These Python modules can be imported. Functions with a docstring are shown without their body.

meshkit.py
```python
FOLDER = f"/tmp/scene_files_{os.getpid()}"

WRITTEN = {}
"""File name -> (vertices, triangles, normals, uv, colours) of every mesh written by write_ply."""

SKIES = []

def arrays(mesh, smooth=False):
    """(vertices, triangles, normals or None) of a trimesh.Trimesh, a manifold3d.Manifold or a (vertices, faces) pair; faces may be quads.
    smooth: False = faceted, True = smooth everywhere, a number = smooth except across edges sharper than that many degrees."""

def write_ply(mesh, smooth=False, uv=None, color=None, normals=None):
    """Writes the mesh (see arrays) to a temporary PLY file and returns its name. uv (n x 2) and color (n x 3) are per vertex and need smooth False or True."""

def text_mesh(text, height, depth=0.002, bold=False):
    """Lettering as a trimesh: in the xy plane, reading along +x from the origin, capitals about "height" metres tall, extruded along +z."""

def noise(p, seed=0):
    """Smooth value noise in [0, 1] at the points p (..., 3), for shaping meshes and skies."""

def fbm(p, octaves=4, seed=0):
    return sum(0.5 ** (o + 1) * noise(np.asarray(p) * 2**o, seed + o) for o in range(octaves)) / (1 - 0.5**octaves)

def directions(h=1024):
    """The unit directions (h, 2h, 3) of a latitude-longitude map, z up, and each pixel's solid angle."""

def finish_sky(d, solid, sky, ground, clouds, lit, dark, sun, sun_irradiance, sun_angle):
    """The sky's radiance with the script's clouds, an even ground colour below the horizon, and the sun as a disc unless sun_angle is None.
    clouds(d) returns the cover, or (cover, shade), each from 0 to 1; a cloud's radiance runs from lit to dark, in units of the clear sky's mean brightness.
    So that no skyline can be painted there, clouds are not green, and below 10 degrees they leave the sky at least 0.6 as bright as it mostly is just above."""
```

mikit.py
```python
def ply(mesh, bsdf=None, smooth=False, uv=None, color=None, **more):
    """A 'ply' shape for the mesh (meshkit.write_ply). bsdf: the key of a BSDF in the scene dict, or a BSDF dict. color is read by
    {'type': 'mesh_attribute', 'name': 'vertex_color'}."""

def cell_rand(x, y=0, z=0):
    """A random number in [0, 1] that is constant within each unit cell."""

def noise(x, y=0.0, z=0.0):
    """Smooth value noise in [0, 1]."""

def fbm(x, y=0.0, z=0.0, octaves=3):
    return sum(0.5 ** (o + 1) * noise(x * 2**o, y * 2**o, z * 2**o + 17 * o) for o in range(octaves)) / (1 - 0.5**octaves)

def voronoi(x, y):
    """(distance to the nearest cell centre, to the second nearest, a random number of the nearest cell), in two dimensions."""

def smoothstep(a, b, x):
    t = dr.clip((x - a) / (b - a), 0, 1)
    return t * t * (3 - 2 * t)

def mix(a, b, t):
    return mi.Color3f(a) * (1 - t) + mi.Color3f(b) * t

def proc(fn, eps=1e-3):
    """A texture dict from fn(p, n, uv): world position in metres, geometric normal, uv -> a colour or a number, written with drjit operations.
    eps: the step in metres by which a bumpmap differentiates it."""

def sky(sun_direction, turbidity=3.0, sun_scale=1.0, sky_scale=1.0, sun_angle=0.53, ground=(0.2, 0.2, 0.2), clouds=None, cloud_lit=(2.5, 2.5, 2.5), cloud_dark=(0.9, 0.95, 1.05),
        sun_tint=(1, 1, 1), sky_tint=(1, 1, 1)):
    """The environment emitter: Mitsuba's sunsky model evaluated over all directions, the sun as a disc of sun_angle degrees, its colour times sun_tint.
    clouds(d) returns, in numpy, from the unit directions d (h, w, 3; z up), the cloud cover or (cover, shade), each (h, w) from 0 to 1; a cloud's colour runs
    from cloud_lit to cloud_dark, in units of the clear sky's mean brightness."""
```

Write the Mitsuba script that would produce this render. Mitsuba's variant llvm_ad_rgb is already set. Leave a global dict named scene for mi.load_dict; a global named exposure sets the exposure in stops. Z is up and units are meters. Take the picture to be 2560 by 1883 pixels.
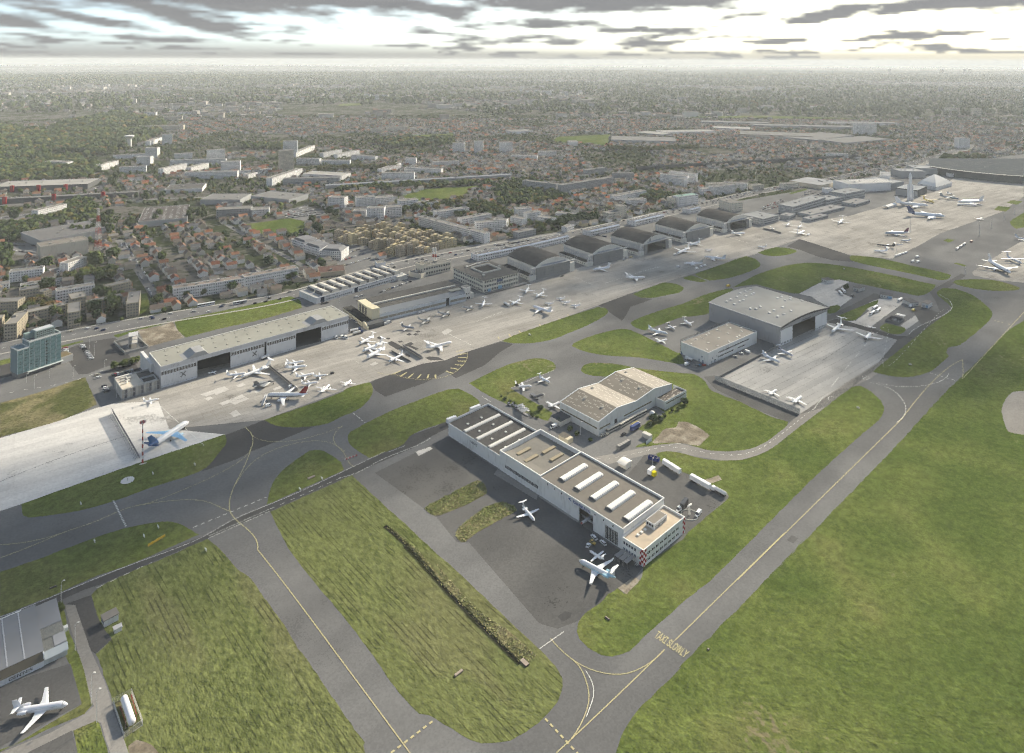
import math, random
import numpy as np, trimesh, shapely
import drjit as dr, mitsuba as mi
import mikit, meshkit
from shapely.geometry import Polygon, Point

# ------------------------------------------------------------------ camera, sky, exposure
# world: X to the right, Y away from the aircraft we photograph from, Z up, metres
HEIGHT, FOCAL, CX, CY = 263.0, 1710.0, 1280.0, 149.5     # flying height; survey constants of the 2560 x 1883 photograph
ROLL = 0.00254
exposure = 3.0
SUN = np.array([math.sin(math.radians(41)) * math.cos(math.radians(28)), math.cos(math.radians(41)) * math.cos(math.radians(28)), math.sin(math.radians(28))])
T = mi.ScalarTransform4f
scene, labels = {}, {}
scene['camera'] = {'type': 'perspective', 'fov': 2 * math.degrees(math.atan(1280 / FOCAL)), 'fov_axis': 'x', 'near_clip': 1.0, 'far_clip': 200000.0,
                   'principal_point_offset_y': (941.5 - CY) / 1883.0,
                   'to_world': T().look_at(origin=[0, 0, HEIGHT], target=[0, 1000, HEIGHT], up=[-ROLL, 0, 1]),
                   'medium': {'type': 'ref', 'id': 'haze_air'}}


def sky_clouds(d):
    az = np.degrees(np.arctan2(d[..., 0], d[..., 1]))
    el = np.degrees(np.arcsin(np.clip(d[..., 2], -1, 1)))
    e = np.maximum(el, 0.02)
    # far cumulus seen edge-on: rows that get smaller towards the horizon
    t = np.log(e + 0.55)
    q = np.stack([az * 0.26 / (0.55 + 0.12 * e), t * 5.2, np.zeros_like(t)], -1)
    n = meshkit.fbm(q + 11.3, 5, 3)
    n2 = meshkit.fbm(q * np.array([0.45, 0.8, 1]) + 3.1, 4, 9)
    top = np.clip((e - 2.2) / 2.6, 0, 1)
    cover = np.clip((0.62 * n + 0.38 * n2 - 0.455 + 0.09 * top) * 8.0, 0, 1)
    low = np.clip(1.3 - e * 0.75, 0, 1)
    cover = np.maximum(cover, low * 0.85)
    # undersides are grey: look a little higher in the field
    q2 = q + np.array([0, 0.16, 0])
    up = meshkit.fbm(q2 + 11.3, 5, 3)
    shade = np.clip(0.22 + (up - n) * 3.2 + 0.45 * (n2 - 0.45) * 2 + 0.35 * top, 0, 1)
    shade = shade * (1 - low * 0.9)
    glow = np.exp(-((az - 46) / 34.0) ** 2)
    shade = np.clip(shade - 0.2 * glow, 0, 1)
    high = np.clip((el - 12) / 25, 0, 1)
    cover = cover * (1 - 0.45 * high)
    return cover, shade


scene['sky_light'] = mikit.sky(SUN, turbidity=4, sun_scale=1.0, sky_scale=1.0, sun_angle=1.3, clouds=sky_clouds, cloud_lit=(0.50, 0.505, 0.505), cloud_dark=(0.40, 0.41, 0.42), sun_tint=(0.86, 0.98, 1.17))
scene['haze_air'] = {'type': 'homogeneous', 'albedo': {'type': 'rgb', 'value': [0.90, 0.95, 0.99]}, 'sigma_t': 7.5e-5}

# ------------------------------------------------------------------ survey: photograph measurement -> metres on the ground
ZONES = {'3': (0, 400, 2.6116), '4': (850, 400, 2.6116), '5': (1700, 400, 2.6116), '6': (0, 900, 2.6116), '7': (850, 900, 2.6116), '8': (1700, 900, 2.6116),
         '9': (0, 1333, 2.6116), '10': (850, 1333, 2.6116), '11': (1700, 1333, 2.6116), 'A1': (540, 880, 6.239), 'A2': (880, 780, 7.487), 'A3': (1160, 680, 7.487),
         'A4': (1600, 760, 13.764), 'A5': (1250, 900, 11.011), 'A6': (1880, 860, 8.2625), 'A7': (2160, 520, 9.72), 'A8': (2360, 440, 5.9), 'B1': (1900, 400, 6.239),
         'B2': (2000, 680, 6.239), 'B3': (1440, 1020, 7.487), 'B4': (1620, 1120, 7.508), 'B5': (280, 760, 6.239), 'B6': (600, 740, 6.239), 'B7': (0, 760, 6.606),
         'B8': (2200, 380, 6.239), 'H1': (1250, 500, 5.615), 'H2': (1600, 480, 5.615), 'L': (1400, 1280, 6.606), 'E1': (1080, 1000, 6.606), 'E2': (1280, 1180, 6.884),
         'R': (1980, 760, 6.884), 'K': (200, 1020, 6.884), 'F': (0, 1680, 5.911), 'T': (0, 0, 1.7547), 'U': (1280, 0, 1.7547), 'X': (2200, 440, 11.23), 'C4': (740, 640, 5.1045), 'C5': (1370, 910, 6.07),
         'C6': (1680, 690, 5.615), 'C7': (0, 1480, 6.885), 'S': (0, 0, 1.0)}


def drop(y):
    """How far the earth curves away below the level of the airfield."""
    d = np.maximum(np.asarray(y, float) - 2500.0, 0)
    return -d * d / (2 * 6.371e6)


def at(zone, x, y, h=0.0):
    """World (X, Y) of the point at height h that the photograph shows at x, y of a survey sheet."""
    ox, oy, s = ZONES[zone]
    px, py = ox + x / s, oy + y / s
    py = py - ROLL * (px - CX)
    Y = FOCAL * (HEIGHT - h) / max(py - CY, 4.0)
    return np.array([(px - CX) / FOCAL * Y, Y])


def pts(text, h=0.0, zone='S'):
    """'6 10,20 30,40 7 5,6': points of several sheets in one list."""
    out = []
    for tok in text.split():
        if ',' in tok:
            x, y = tok.split(',')
            out.append(at(zone, float(x), float(y), h))
        else:
            zone = tok
    return np.array(out)


def to_px(p):
    """The photograph's pixel of a world point (only used to print checks)."""
    x, y, z = p
    px = CX + x / y * FOCAL
    return px, CY + (HEIGHT - z) / y * FOCAL + ROLL * (px - CX)

# ------------------------------------------------------------------ helpers
def pack(c):
    """A piece's paint colour carried in two mesh coordinates."""
    c = np.clip(c, 0, 1)
    return np.stack([np.round(c[:, 0] * 1000) + 0.03 + 0.94 * c[:, 1], c[:, 2]], 1)


def unpack(uv):
    r = dr.floor(uv.x)
    return mi.Color3f(r * 0.001, (uv.x - r - 0.03) / 0.94, uv.y)


def entry(key, mesh, mat, smooth=False, color=None, **kw):
    """One shape of the scene. key 'thing', 'thing__part' or 'thing__part__sub'; numbered when taken."""
    k, n = key, 0
    while k in scene:
        n += 1
        k = f'{key}_{n:03d}'
    if isinstance(mesh, Build):
        v, f, c = mesh.arrays()
        scene[k] = mikit.ply((v, f), mat, smooth, uv=pack(c) if mat in PAINTS else None)
    else:
        scene[k] = mikit.ply(mesh, mat, smooth)
    if kw:
        labels[k] = kw
    return k


TAKEN = {}


def name_of(base):
    """The next free name of a thing: base, base_001, ..."""
    n = TAKEN.get(base, -1) + 1
    TAKEN[base] = n
    return base if n == 0 else f'{base}_{n:03d}'


def tag(key, label, category=None, group=None, kind=None):
    d = {'label': label}
    for a, b in (('category', category), ('group', group), ('kind', kind)):
        if b:
            d[a] = b
    labels[key] = {**labels.get(key, {}), **d}
    return key


class Build:
    """Collects triangles with a colour per piece."""

    def __init__(self, col=(0.6, 0.6, 0.6)):
        self.v, self.f, self.c, self.n, self.col = [], [], [], 0, col

    def add(self, v, f, col=None):
        v = np.asarray(v, float)
        f = np.asarray(f, int)
        if f.shape[1] == 4:
            f = np.vstack([f[:, [0, 1, 2]], f[:, [0, 2, 3]]])
        self.v.append(v)
        self.f.append(f + self.n)
        c = np.asarray(col if col is not None else self.col, float)
        self.c.append(np.broadcast_to(c, (len(v), 3)))
        self.n += len(v)
        return self

    def mesh(self, m, col=None):
        return self.add(np.array(m.vertices), np.array(m.faces), col)

    def quad(self, a, b, c, d, col=None):
        return self.add([a, b, c, d], [[0, 1, 2, 3]], col)

    def arrays(self):
        return np.vstack(self.v), np.vstack(self.f), np.vstack(self.c)


BOX_F = np.array([[0, 2, 3, 1], [4, 5, 7, 6], [0, 1, 5, 4], [2, 6, 7, 3], [0, 4, 6, 2], [1, 3, 7, 5]])


def box_v(x0, x1, y0, y1, z0, z1):
    return np.array([[x, y, z] for z in (z0, z1) for y in (y0, y1) for x in (x0, x1)], float)


BOX_F = np.array([[0, 2, 3, 1], [4, 5, 7, 6], [0, 1, 5, 4], [2, 6, 7, 3], [0, 4, 6, 2], [1, 3, 7, 5]])


class Frame:
    """A building's own axes on the ground: s along its front, d back from it (away from us), z up."""

    def __init__(self, o, along, flip=False):
        self.o = np.asarray(o, float)[:2]
        a = np.asarray(along, float)[:2] - self.o
        self.length = float(np.linalg.norm(a))
        self.s = a / self.length
        self.d = np.array([-self.s[1], self.s[0]]) * (-1 if flip else 1)
        self.det = np.sign(self.s[0] * self.d[1] - self.s[1] * self.d[0])

    def w(self, p):
        p = np.asarray(p, float).reshape(-1, 3)
        xy = self.o + p[:, :1] * self.s + p[:, 1:2] * self.d
        return np.hstack([xy, p[:, 2:3]])

    def box(self, b, s0, s1, d0, d1, z0, z1, col=None, faces=None):
        f = BOX_F if faces is None else BOX_F[faces]
        if self.det < 0:
            f = f[:, ::-1]
        return b.add(self.w(box_v(s0, s1, d0, d1, z0, z1)), f, col)

    def prism(self, b, sd, z0, z1, col=None):
        """An upright prism over the outline sd (list of s, d)."""
        poly = Polygon(sd)
        m = trimesh.creation.extrude_polygon(poly, z1 - z0, engine='earcut')
        m.apply_translation([0, 0, z0])
        f = np.array(m.faces)
        return b.add(self.w(m.vertices), f[:, ::-1] if self.det < 0 else f, col)

    def profile(self, b, sz, d0, d1, col=None, closed=True):
        """A section (list of s, z) drawn out from d0 to d1."""
        poly = Polygon(sz)
        m = trimesh.creation.extrude_polygon(poly, d1 - d0, engine='earcut')
        v = np.array(m.vertices)[:, [0, 2, 1]] + [0, d0, 0]
        f = np.array(m.faces)[:, ::-1]
        return b.add(self.w(v), f[:, ::-1] if self.det < 0 else f, col)

    def profile_d(self, b, dz, s0, s1, col=None):
        """A section (list of d, z) drawn out along the front from s0 to s1."""
        poly = Polygon(dz)
        m = trimesh.creation.extrude_polygon(poly, s1 - s0, engine='earcut')
        v = np.array(m.vertices)
        v = np.stack([v[:, 2] + s0, v[:, 0], v[:, 1]], 1)
        f = np.array(m.faces)
        return b.add(self.w(v), f[:, ::-1] if self.det < 0 else f, col)


def tube(b, path, r, sides=6, col=None):
    """A round bar through the points of path; r a number or one per point."""
    P = np.asarray(path, float)
    R = np.broadcast_to(np.asarray(r, float), (len(P),))
    rings = []
    for i in range(len(P)):
        t = P[min(i + 1, len(P) - 1)] - P[max(i - 1, 0)]
        t = t / (np.linalg.norm(t) + 1e-12)
        u = np.cross(t, [0, 0, 1] if abs(t[2]) < 0.9 else [1, 0, 0])
        u /= np.linalg.norm(u)
        w = np.cross(t, u)
        a = np.arange(sides) * 2 * np.pi / sides
        rings.append(P[i] + R[i] * (np.cos(a)[:, None] * u + np.sin(a)[:, None] * w))
    v = np.vstack(rings + [P[:1], P[-1:]])
    f = []
    k = sides
    for i in range(len(P) - 1):
        for j in range(k):
            a, c = i * k + j, i * k + (j + 1) % k
            f += [[a, a + k, c + k], [a, c + k, c]]
    e0, e1 = len(P) * k, len(P) * k + 1
    for j in range(k):
        f += [[e0, j, (j + 1) % k], [e1, (len(P) - 1) * k + (j + 1) % k, (len(P) - 1) * k + j]]
    return b.add(v, f, col)


# ------------------------------------------------------------------ materials
rgb = lambda *c: {'type': 'rgb', 'value': list(c)}
PAINTS = {'paint', 'gloss', 'weathered', 'roofing'}
C3 = mi.Color3f
N, FB, SS, MX = mikit.noise, mikit.fbm, mikit.smoothstep, mikit.mix


def material(key, d):
    scene[key] = d


def two(d):
    return {'type': 'twosided', 'bsdf': d}


def ground_tex(fn, rough=0.95, bump=None, height=0.1, eps=0.2):
    d = {'type': 'diffuse', 'reflectance': mikit.proc(fn)}
    if bump is not None:
        d = {'type': 'bumpmap', 'arbitrary': {**mikit.proc(bump, eps)}, 'bsdf': d, 'scale': height}
    return two(d)


def plain(p, n, uv):
    return unpack(uv)


def dirt(p, n, uv):
    a = FB(p.x * 0.11, p.y * 0.11, p.z * 0.07, 3)
    b = FB(p.x * 0.9, p.y * 0.9, p.z * 0.25, 2)
    return MX(unpack(uv), C3(0.20, 0.19, 0.17), SS(0.45, 0.88, 0.55 * a + 0.45 * b) * 0.45)


def roof_wear(p, n, uv):
    a = FB(p.x * 0.05 + 7, p.y * 0.05, 0, 3)
    b = FB(p.x * 0.5, p.y * 0.5, p.z * 0.5, 3)
    return MX(unpack(uv) * (0.85 + 0.3 * b), C3(0.15, 0.145, 0.13), SS(0.35, 0.75, 0.5 * a + 0.5 * b) * 0.35)


material('paint', two({'type': 'diffuse', 'reflectance': mikit.proc(plain)}))
material('gloss', two({'type': 'principled', 'base_color': mikit.proc(plain), 'roughness': 0.25, 'specular': 0.5}))
material('weathered', two({'type': 'diffuse', 'reflectance': mikit.proc(dirt)}))
material('roofing', two({'type': 'diffuse', 'reflectance': mikit.proc(roof_wear)}))


def grass_fn(p, n, uv):
    big = FB(p.x * 0.006, p.y * 0.006, 3.0, 3)
    mid = FB(p.x * 0.035, p.y * 0.035, 9.0, 3)
    fine = FB(p.x * 0.45, p.y * 0.45, 0.0, 3)
    tuft = FB(p.x * 1.5, p.y * 1.5, 5.0, 2)
    c = MX(C3(0.074, 0.106, 0.026), C3(0.122, 0.148, 0.042), SS(0.3, 0.72, big * 0.5 + mid * 0.5))
    c = MX(c, C3(0.155, 0.150, 0.060), SS(0.60, 0.80, mid * 0.6 + big * 0.4) * 0.6)
    c = c * (0.66 + 0.68 * fine) * (0.72 + 0.56 * tuft)
    worn = SS(0.70, 0.82, FB(p.x * 0.02 + 31, p.y * 0.02, 1.0, 3) * 0.6 + 0.4 * fine)
    return MX(c, C3(0.20, 0.165, 0.11), worn * 0.7)


def grass_bump(p, n, uv):
    return FB(p.x * 0.6, p.y * 0.6, 0.0, 3) * 1.0 + 0.4 * N(p.x * 2.2, p.y * 2.2, 4.0)


material('grass_ground', ground_tex(grass_fn, bump=grass_bump, height=0.55, eps=0.12))

ROW = np.array([0.681, -0.732])


def rows_fn(p, n, uv):
    u = p.x * 0.732 + p.y * 0.681
    s = p.x * 0.681 - p.y * 0.732
    wob = FB(s * 0.03, u * 0.05, 2.0, 2) * 1.5
    r = dr.abs(dr.sin((u + wob) * (math.pi / 2.3)))
    line = SS(0.86, 1.0, r) * SS(0.46, 0.66, FB(s * 0.09, u * 0.22, 7.0, 3))
    big = FB(p.x * 0.010, p.y * 0.010, 3.0, 3)
    fine = FB(s * 0.35, u * 0.8, 0.0, 3)
    tuft = FB(s * 0.9, u * 1.7, 5.0, 2)
    c = MX(C3(0.088, 0.112, 0.034), C3(0.130, 0.148, 0.054), SS(0.3, 0.7, big * 0.6 + 0.4 * fine))
    c = MX(c, C3(0.150, 0.150, 0.070), SS(0.55, 0.8, FB(s * 0.012, u * 0.05, 1.0, 3)) * 0.65)
    c = c * (0.62 + 0.72 * fine) * (0.75 + 0.5 * tuft)
    return c * (1 - 0.42 * line)


material('grass_rows', ground_tex(rows_fn, bump=grass_bump, height=0.5, eps=0.12))


def dry_fn(p, n, uv):
    a = FB(p.x * 0.06, p.y * 0.06, 3.0, 3)
    f = FB(p.x * 0.7, p.y * 0.7, 1.0, 3)
    c = MX(C3(0.19, 0.17, 0.09), C3(0.085, 0.095, 0.035), SS(0.35, 0.68, a))
    return c * (0.5 + 1.0 * f)


material('grass_dry', ground_tex(dry_fn, bump=grass_bump, height=0.7, eps=0.15))


def soil_fn(p, n, uv):
    a = FB(p.x * 0.12, p.y * 0.12, 3.0, 3)
    f = FB(p.x * 1.1, p.y * 1.1, 1.0, 3)
    return MX(C3(0.30, 0.27, 0.22), C3(0.17, 0.145, 0.11), SS(0.3, 0.7, a)) * (0.65 + 0.7 * f)


material('soil', ground_tex(soil_fn))


def asphalt_with(c0, c1, spots=0.5):
    def fn(p, n, uv):
        s = p.x * 0.727 + p.y * 0.687
        u = p.x * -0.687 + p.y * 0.727
        a = FB(s * 0.012, u * 0.05, 2.0, 3)
        b = FB(p.x * 0.03, p.y * 0.03, 8.0, 3)
        f = FB(p.x * 1.3, p.y * 1.3, 1.0, 2)
        c = MX(C3(*c0), C3(*c1), SS(0.28, 0.72, 0.55 * a + 0.45 * b)) * (0.86 + 0.28 * f)
        wet = SS(0.66, 0.78, FB(p.x * 0.05 + 9, p.y * 0.05, 4.0, 3) * 0.6 + 0.4 * f)
        return c * (1 - spots * 0.5 * wet)

    return ground_tex(fn)


material('asphalt', asphalt_with((0.125, 0.126, 0.128), (0.175, 0.176, 0.176)))
material('asphalt_dark', asphalt_with((0.066, 0.066, 0.068), (0.088, 0.087, 0.087)))
material('asphalt_mid', asphalt_with((0.088, 0.088, 0.088), (0.122, 0.121, 0.119), 0.9))
material('asphalt_pale', asphalt_with((0.20, 0.192, 0.182), (0.26, 0.25, 0.235)))


def concrete_with(c0, c1, ang, slab, joint=0.35, var=0.16):
    ca, sa = math.cos(math.radians(ang)), math.sin(math.radians(ang))

    def fn(p, n, uv):
        s, u = p.x * ca + p.y * sa, p.y * ca - p.x * sa
        b = FB(p.x * 0.018, p.y * 0.018, 8.0, 3)
        f = FB(p.x * 0.9, p.y * 0.9, 1.0, 2)
        st = FB(s * 0.02, u * 0.16, 4.0, 3)
        cell = mikit.cell_rand(s / slab[0], u / slab[1], 2.0)
        lane = mikit.cell_rand(u / slab[1], 5.0, 1.0)
        c = MX(C3(*c0), C3(*c1), SS(0.25, 0.75, 0.5 * b + 0.5 * st)) * (0.90 + 0.20 * f) * (1 - var * 0.5 + var * (0.6 * cell + 0.4 * lane))
        ju = dr.abs(u / slab[1] - dr.round(u / slab[1])) * slab[1]
        js = dr.abs(s / slab[0] - dr.round(s / slab[0])) * slab[0]
        j = dr.maximum(SS(0.22, 0.05, ju), SS(0.16, 0.04, js) * 0.6)
        oil = SS(0.62, 0.80, FB(p.x * 0.06 + 3, p.y * 0.06, 6.0, 3) * 0.65 + 0.35 * f)
        return c * (1 - joint * j) * (1 - 0.40 * oil)

    return ground_tex(fn)


material('concrete_beige', concrete_with((0.25, 0.24, 0.222), (0.37, 0.355, 0.33), 36.0, (7.5, 5.0), 0.25))
material('concrete_white', concrete_with((0.50, 0.49, 0.47), (0.62, 0.61, 0.585), 36.0, (40.0, 7.5), 0.16, 0.08))
material('concrete_grey', concrete_with((0.30, 0.30, 0.295), (0.43, 0.425, 0.41), 36.6, (26.0, 6.2), 0.45, 0.16))
material('concrete_patch', concrete_with((0.42, 0.41, 0.39), (0.50, 0.485, 0.46), 36.0, (7.5, 5.0), 0.2))
material('line_yellow', two({'type': 'diffuse', 'reflectance': rgb(0.46, 0.41, 0.24)}))
material('line_white', two({'type': 'diffuse', 'reflectance': rgb(0.66, 0.66, 0.63)}))


def city_fn(p, n, uv):
    d = dr.sqrt(p.x * p.x + p.y * p.y)
    far = SS(6000.0, 14000.0, d)
    big = FB(p.x * 0.0012, p.y * 0.0012, 1.0, 4)
    mid = FB(p.x * 0.02, p.y * 0.02, 5.0, 3)
    fine = FB(p.x * 0.16, p.y * 0.16, 2.0, 2)
    near = MX(C3(0.040, 0.050, 0.026), C3(0.105, 0.100, 0.092), SS(0.42, 0.62, mid * 0.6 + fine * 0.4)) * (0.7 + 0.6 * fine)
    cell = FB(p.x * 0.012, p.y * 0.0045, 4.0, 2)
    town = MX(C3(0.050, 0.056, 0.045), C3(0.24, 0.23, 0.21), SS(0.56, 0.72, cell))
    town = MX(town, C3(0.030, 0.038, 0.026), SS(0.50, 0.60, big))
    return MX(near, town, far)


material('city_ground', ground_tex(city_fn))

# ------------------------------------------------------------------ ground
def wobble(P, amp, step, seed, rounding=True):
    """The outline P with its gentle bends rounded and its edge made uneven."""
    P = np.asarray(P, float)
    out = []
    n = len(P)
    for i in range(n):
        p0, p1, p2, p3 = P[i - 1], P[i], P[(i + 1) % n], P[(i + 2) % n]
        L = np.linalg.norm(p2 - p1)
        k = max(1, min(60, int(L / step)))

        def turn(a, b, c):
            u, v = b - a, c - b
            return abs(math.degrees(math.atan2(u[0] * v[1] - u[1] * v[0], u @ v)))

        m1 = (p2 - p0) / 2 if rounding and turn(p0, p1, p2) < 50 else (p2 - p1)
        m2 = (p3 - p1) / 2 if rounding and turn(p1, p2, p3) < 50 else (p2 - p1)
        l0 = L / (np.linalg.norm(m1) + 1e-9)
        l1 = L / (np.linalg.norm(m2) + 1e-9)
        m1, m2 = m1 * min(1, l0), m2 * min(1, l1)
        for j in range(k):
            t = j / k
            h = (2 * t**3 - 3 * t**2 + 1, t**3 - 2 * t**2 + t, -2 * t**3 + 3 * t**2, t**3 - t**2)
            out.append(h[0] * p1 + h[1] * m1 + h[2] * p2 + h[3] * m2)
    out = np.array(out)
    if amp:
        q = np.hstack([out * 0.35, np.full((len(out), 1), seed * 3.7)])
        out = out + amp * 2 * np.stack([meshkit.fbm(q, 3, seed) - 0.5, meshkit.fbm(q + 50, 3, seed) - 0.5], 1)
    return out


def sheet(key, P, z, mat, **kw):
    poly = Polygon(P)
    if not poly.is_valid:
        poly = poly.buffer(0)
    parts = [g for g in getattr(poly, 'geoms', [poly]) if g.area > 0.5]
    b = Build()
    for g in parts:
        v, f = trimesh.creation.triangulate_polygon(g, engine='earcut')
        b.add(np.hstack([v, np.full((len(v), 1), z)]), f)
    kw.setdefault('kind', 'structure')
    return entry(key, b, mat, **kw)


def ground_mesh():
    r = np.concatenate([[0], np.geomspace(60, 90000, 90)])
    a = np.radians(np.linspace(0, 360, 145))
    R, A = np.meshgrid(r, a, indexing='ij')
    X, Y = R * np.sin(A), R * np.cos(A)
    Z = drop(np.hypot(X, Y))
    v = np.stack([X.ravel(), Y.ravel(), Z.ravel()], 1)
    i, j = np.meshgrid(np.arange(len(r) - 1), np.arange(len(a) - 1), indexing='ij')
    q = (i * len(a) + j).ravel()
    return v, np.stack([q, q + 1, q + len(a) + 1, q + len(a)], 1)


entry('ground', ground_mesh(), 'city_ground', True, kind='structure', label='dark ground of the town, streets and gardens out to the horizon')
BND = '3 -300,1270 0,1215 700,1080 1270,995 2246,790 4 0,690 560,600 1100,520 2246,340 5 0,330 700,215 1500,60 2246,-40 2600,-90 2900,400 2900,1400 11 2700,1800 9 -300,1900 6 -300,600'
sheet('airfield', pts(BND), 0.02, 'asphalt', label='grey asphalt of taxiways and airfield roads')

sheet('apron', wobble(pts('6 740,285 1050,188 3 1050,1425 1700,1280 2246,1150 4 60,1125 270,1050 900,870 950,880 1255,780 1650,680 2246,550 5 0,535 330,460 640,390 870,400 1000,380 1110,365 1350,295 1500,245 1660,210 1790,118 2246,150 2246,240 2100,340 1700,480 1560,560 1385,645 1110,620 785,516 510,610 0,770 4 1930,860 1690,950 1180,1130 1060,1180 830,1253 690,1308 545,1330 230,1436 7 195,146 0,207 6 1730,392 1110,450'), 0.0, 20, 1, False), 0.04, 'concrete_beige', label='long beige concrete apron in front of the row of hangars')
sheet('apron', pts('6 -250,590 0,512 300,425 640,312 740,285 1040,268 1110,450 1480,487 930,672 640,770 145,942 -250,1070'), 0.045, 'concrete_white', label='white new concrete apron beside the blast fence')
sheet('apron', pts('5 640,1214 960,1060 1022,1050 1425,1172 8 1290,28 785,357 232,132 270,100'), 0.04, 'concrete_grey', label='grey concrete apron with long joints before the big hangar')
sheet('apron', wobble(pts('5 1910,735 1935,712 2246,525 2700,300 2700,900 2246,800 2100,787 2000,770 1925,755'), 0, 30, 3), 0.04, 'concrete_beige', label='far pale apron where two airliners are parked')
sheet('yard', pts('5 780,875 920,800 1040,778 1110,795 1010,850 1130,900 1040,965 980,960 900,920 860,890'), 0.04, 'concrete_patch', label='pale concrete yard of the fuel compound')
sheet('yard', pts('5 1190,950 1300,907 1440,900 1490,915 1330,1030 1240,1100 1170,1082 1060,1058 1150,1050 1240,985'), 0.04, 'concrete_patch', label='concrete lane where the tank trucks park')
sheet('yard', pts('5 1445,1080 1540,1015 1590,1030 1480,1110'), 0.045, 'concrete_patch', label='small pale slab by the pump enclosure')
sheet('turning_pad', wobble(pts('4 235,1436 560,1325 690,1306 838,1252 1055,1186 1140,1200 1050,1255 950,1340 760,1425 7 700,75 560,150 300,240 235,200 205,150'), 0, 30, 5), 0.03, 'asphalt_dark', label='dark round pad with yellow ticks at the apron edge')
sheet('junction', wobble(pts('6 1480,489 1732,392 1800,427 1910,443 2060,434 1900,500 1640,600 1560,645 1320,730 1438,602 1480,540'), 0, 30, 6), 0.03, 'asphalt_dark', label='dark taxiway junction under the white apron')
sheet('junction', wobble(pts('4 1690,950 1930,862 2000,903 2050,906 1900,960 1875,1010 1845,1050 1757,990 1740,968'), 0, 30, 7), 0.03, 'asphalt_dark', label='dark taxiway link between two grass islands')
sheet('junction', wobble(pts('5 785,517 1110,622 1135,665 1000,655 900,630 780,585 700,565'), 0, 30, 8), 0.03, 'asphalt_dark', label='dark taxiway corner by the square apron end')
sheet('apron', wobble(pts('7 235,737 605,552 715,500 1310,900 1860,1260 1985,1345 10 1990,220 1900,335 1560,575 1430,625 1310,590 850,60 7 770,1190 640,1030 555,970'), 0, 30, 9, False), 0.03, 'asphalt_mid', label='dark asphalt apron before the long white hangar')
sheet('apron', pts('7 1035,715 1180,760 1300,880 1290,915 1010,745'), 0.04, 'asphalt_pale', label='grey concrete strip along the middle hangar wall')
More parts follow.
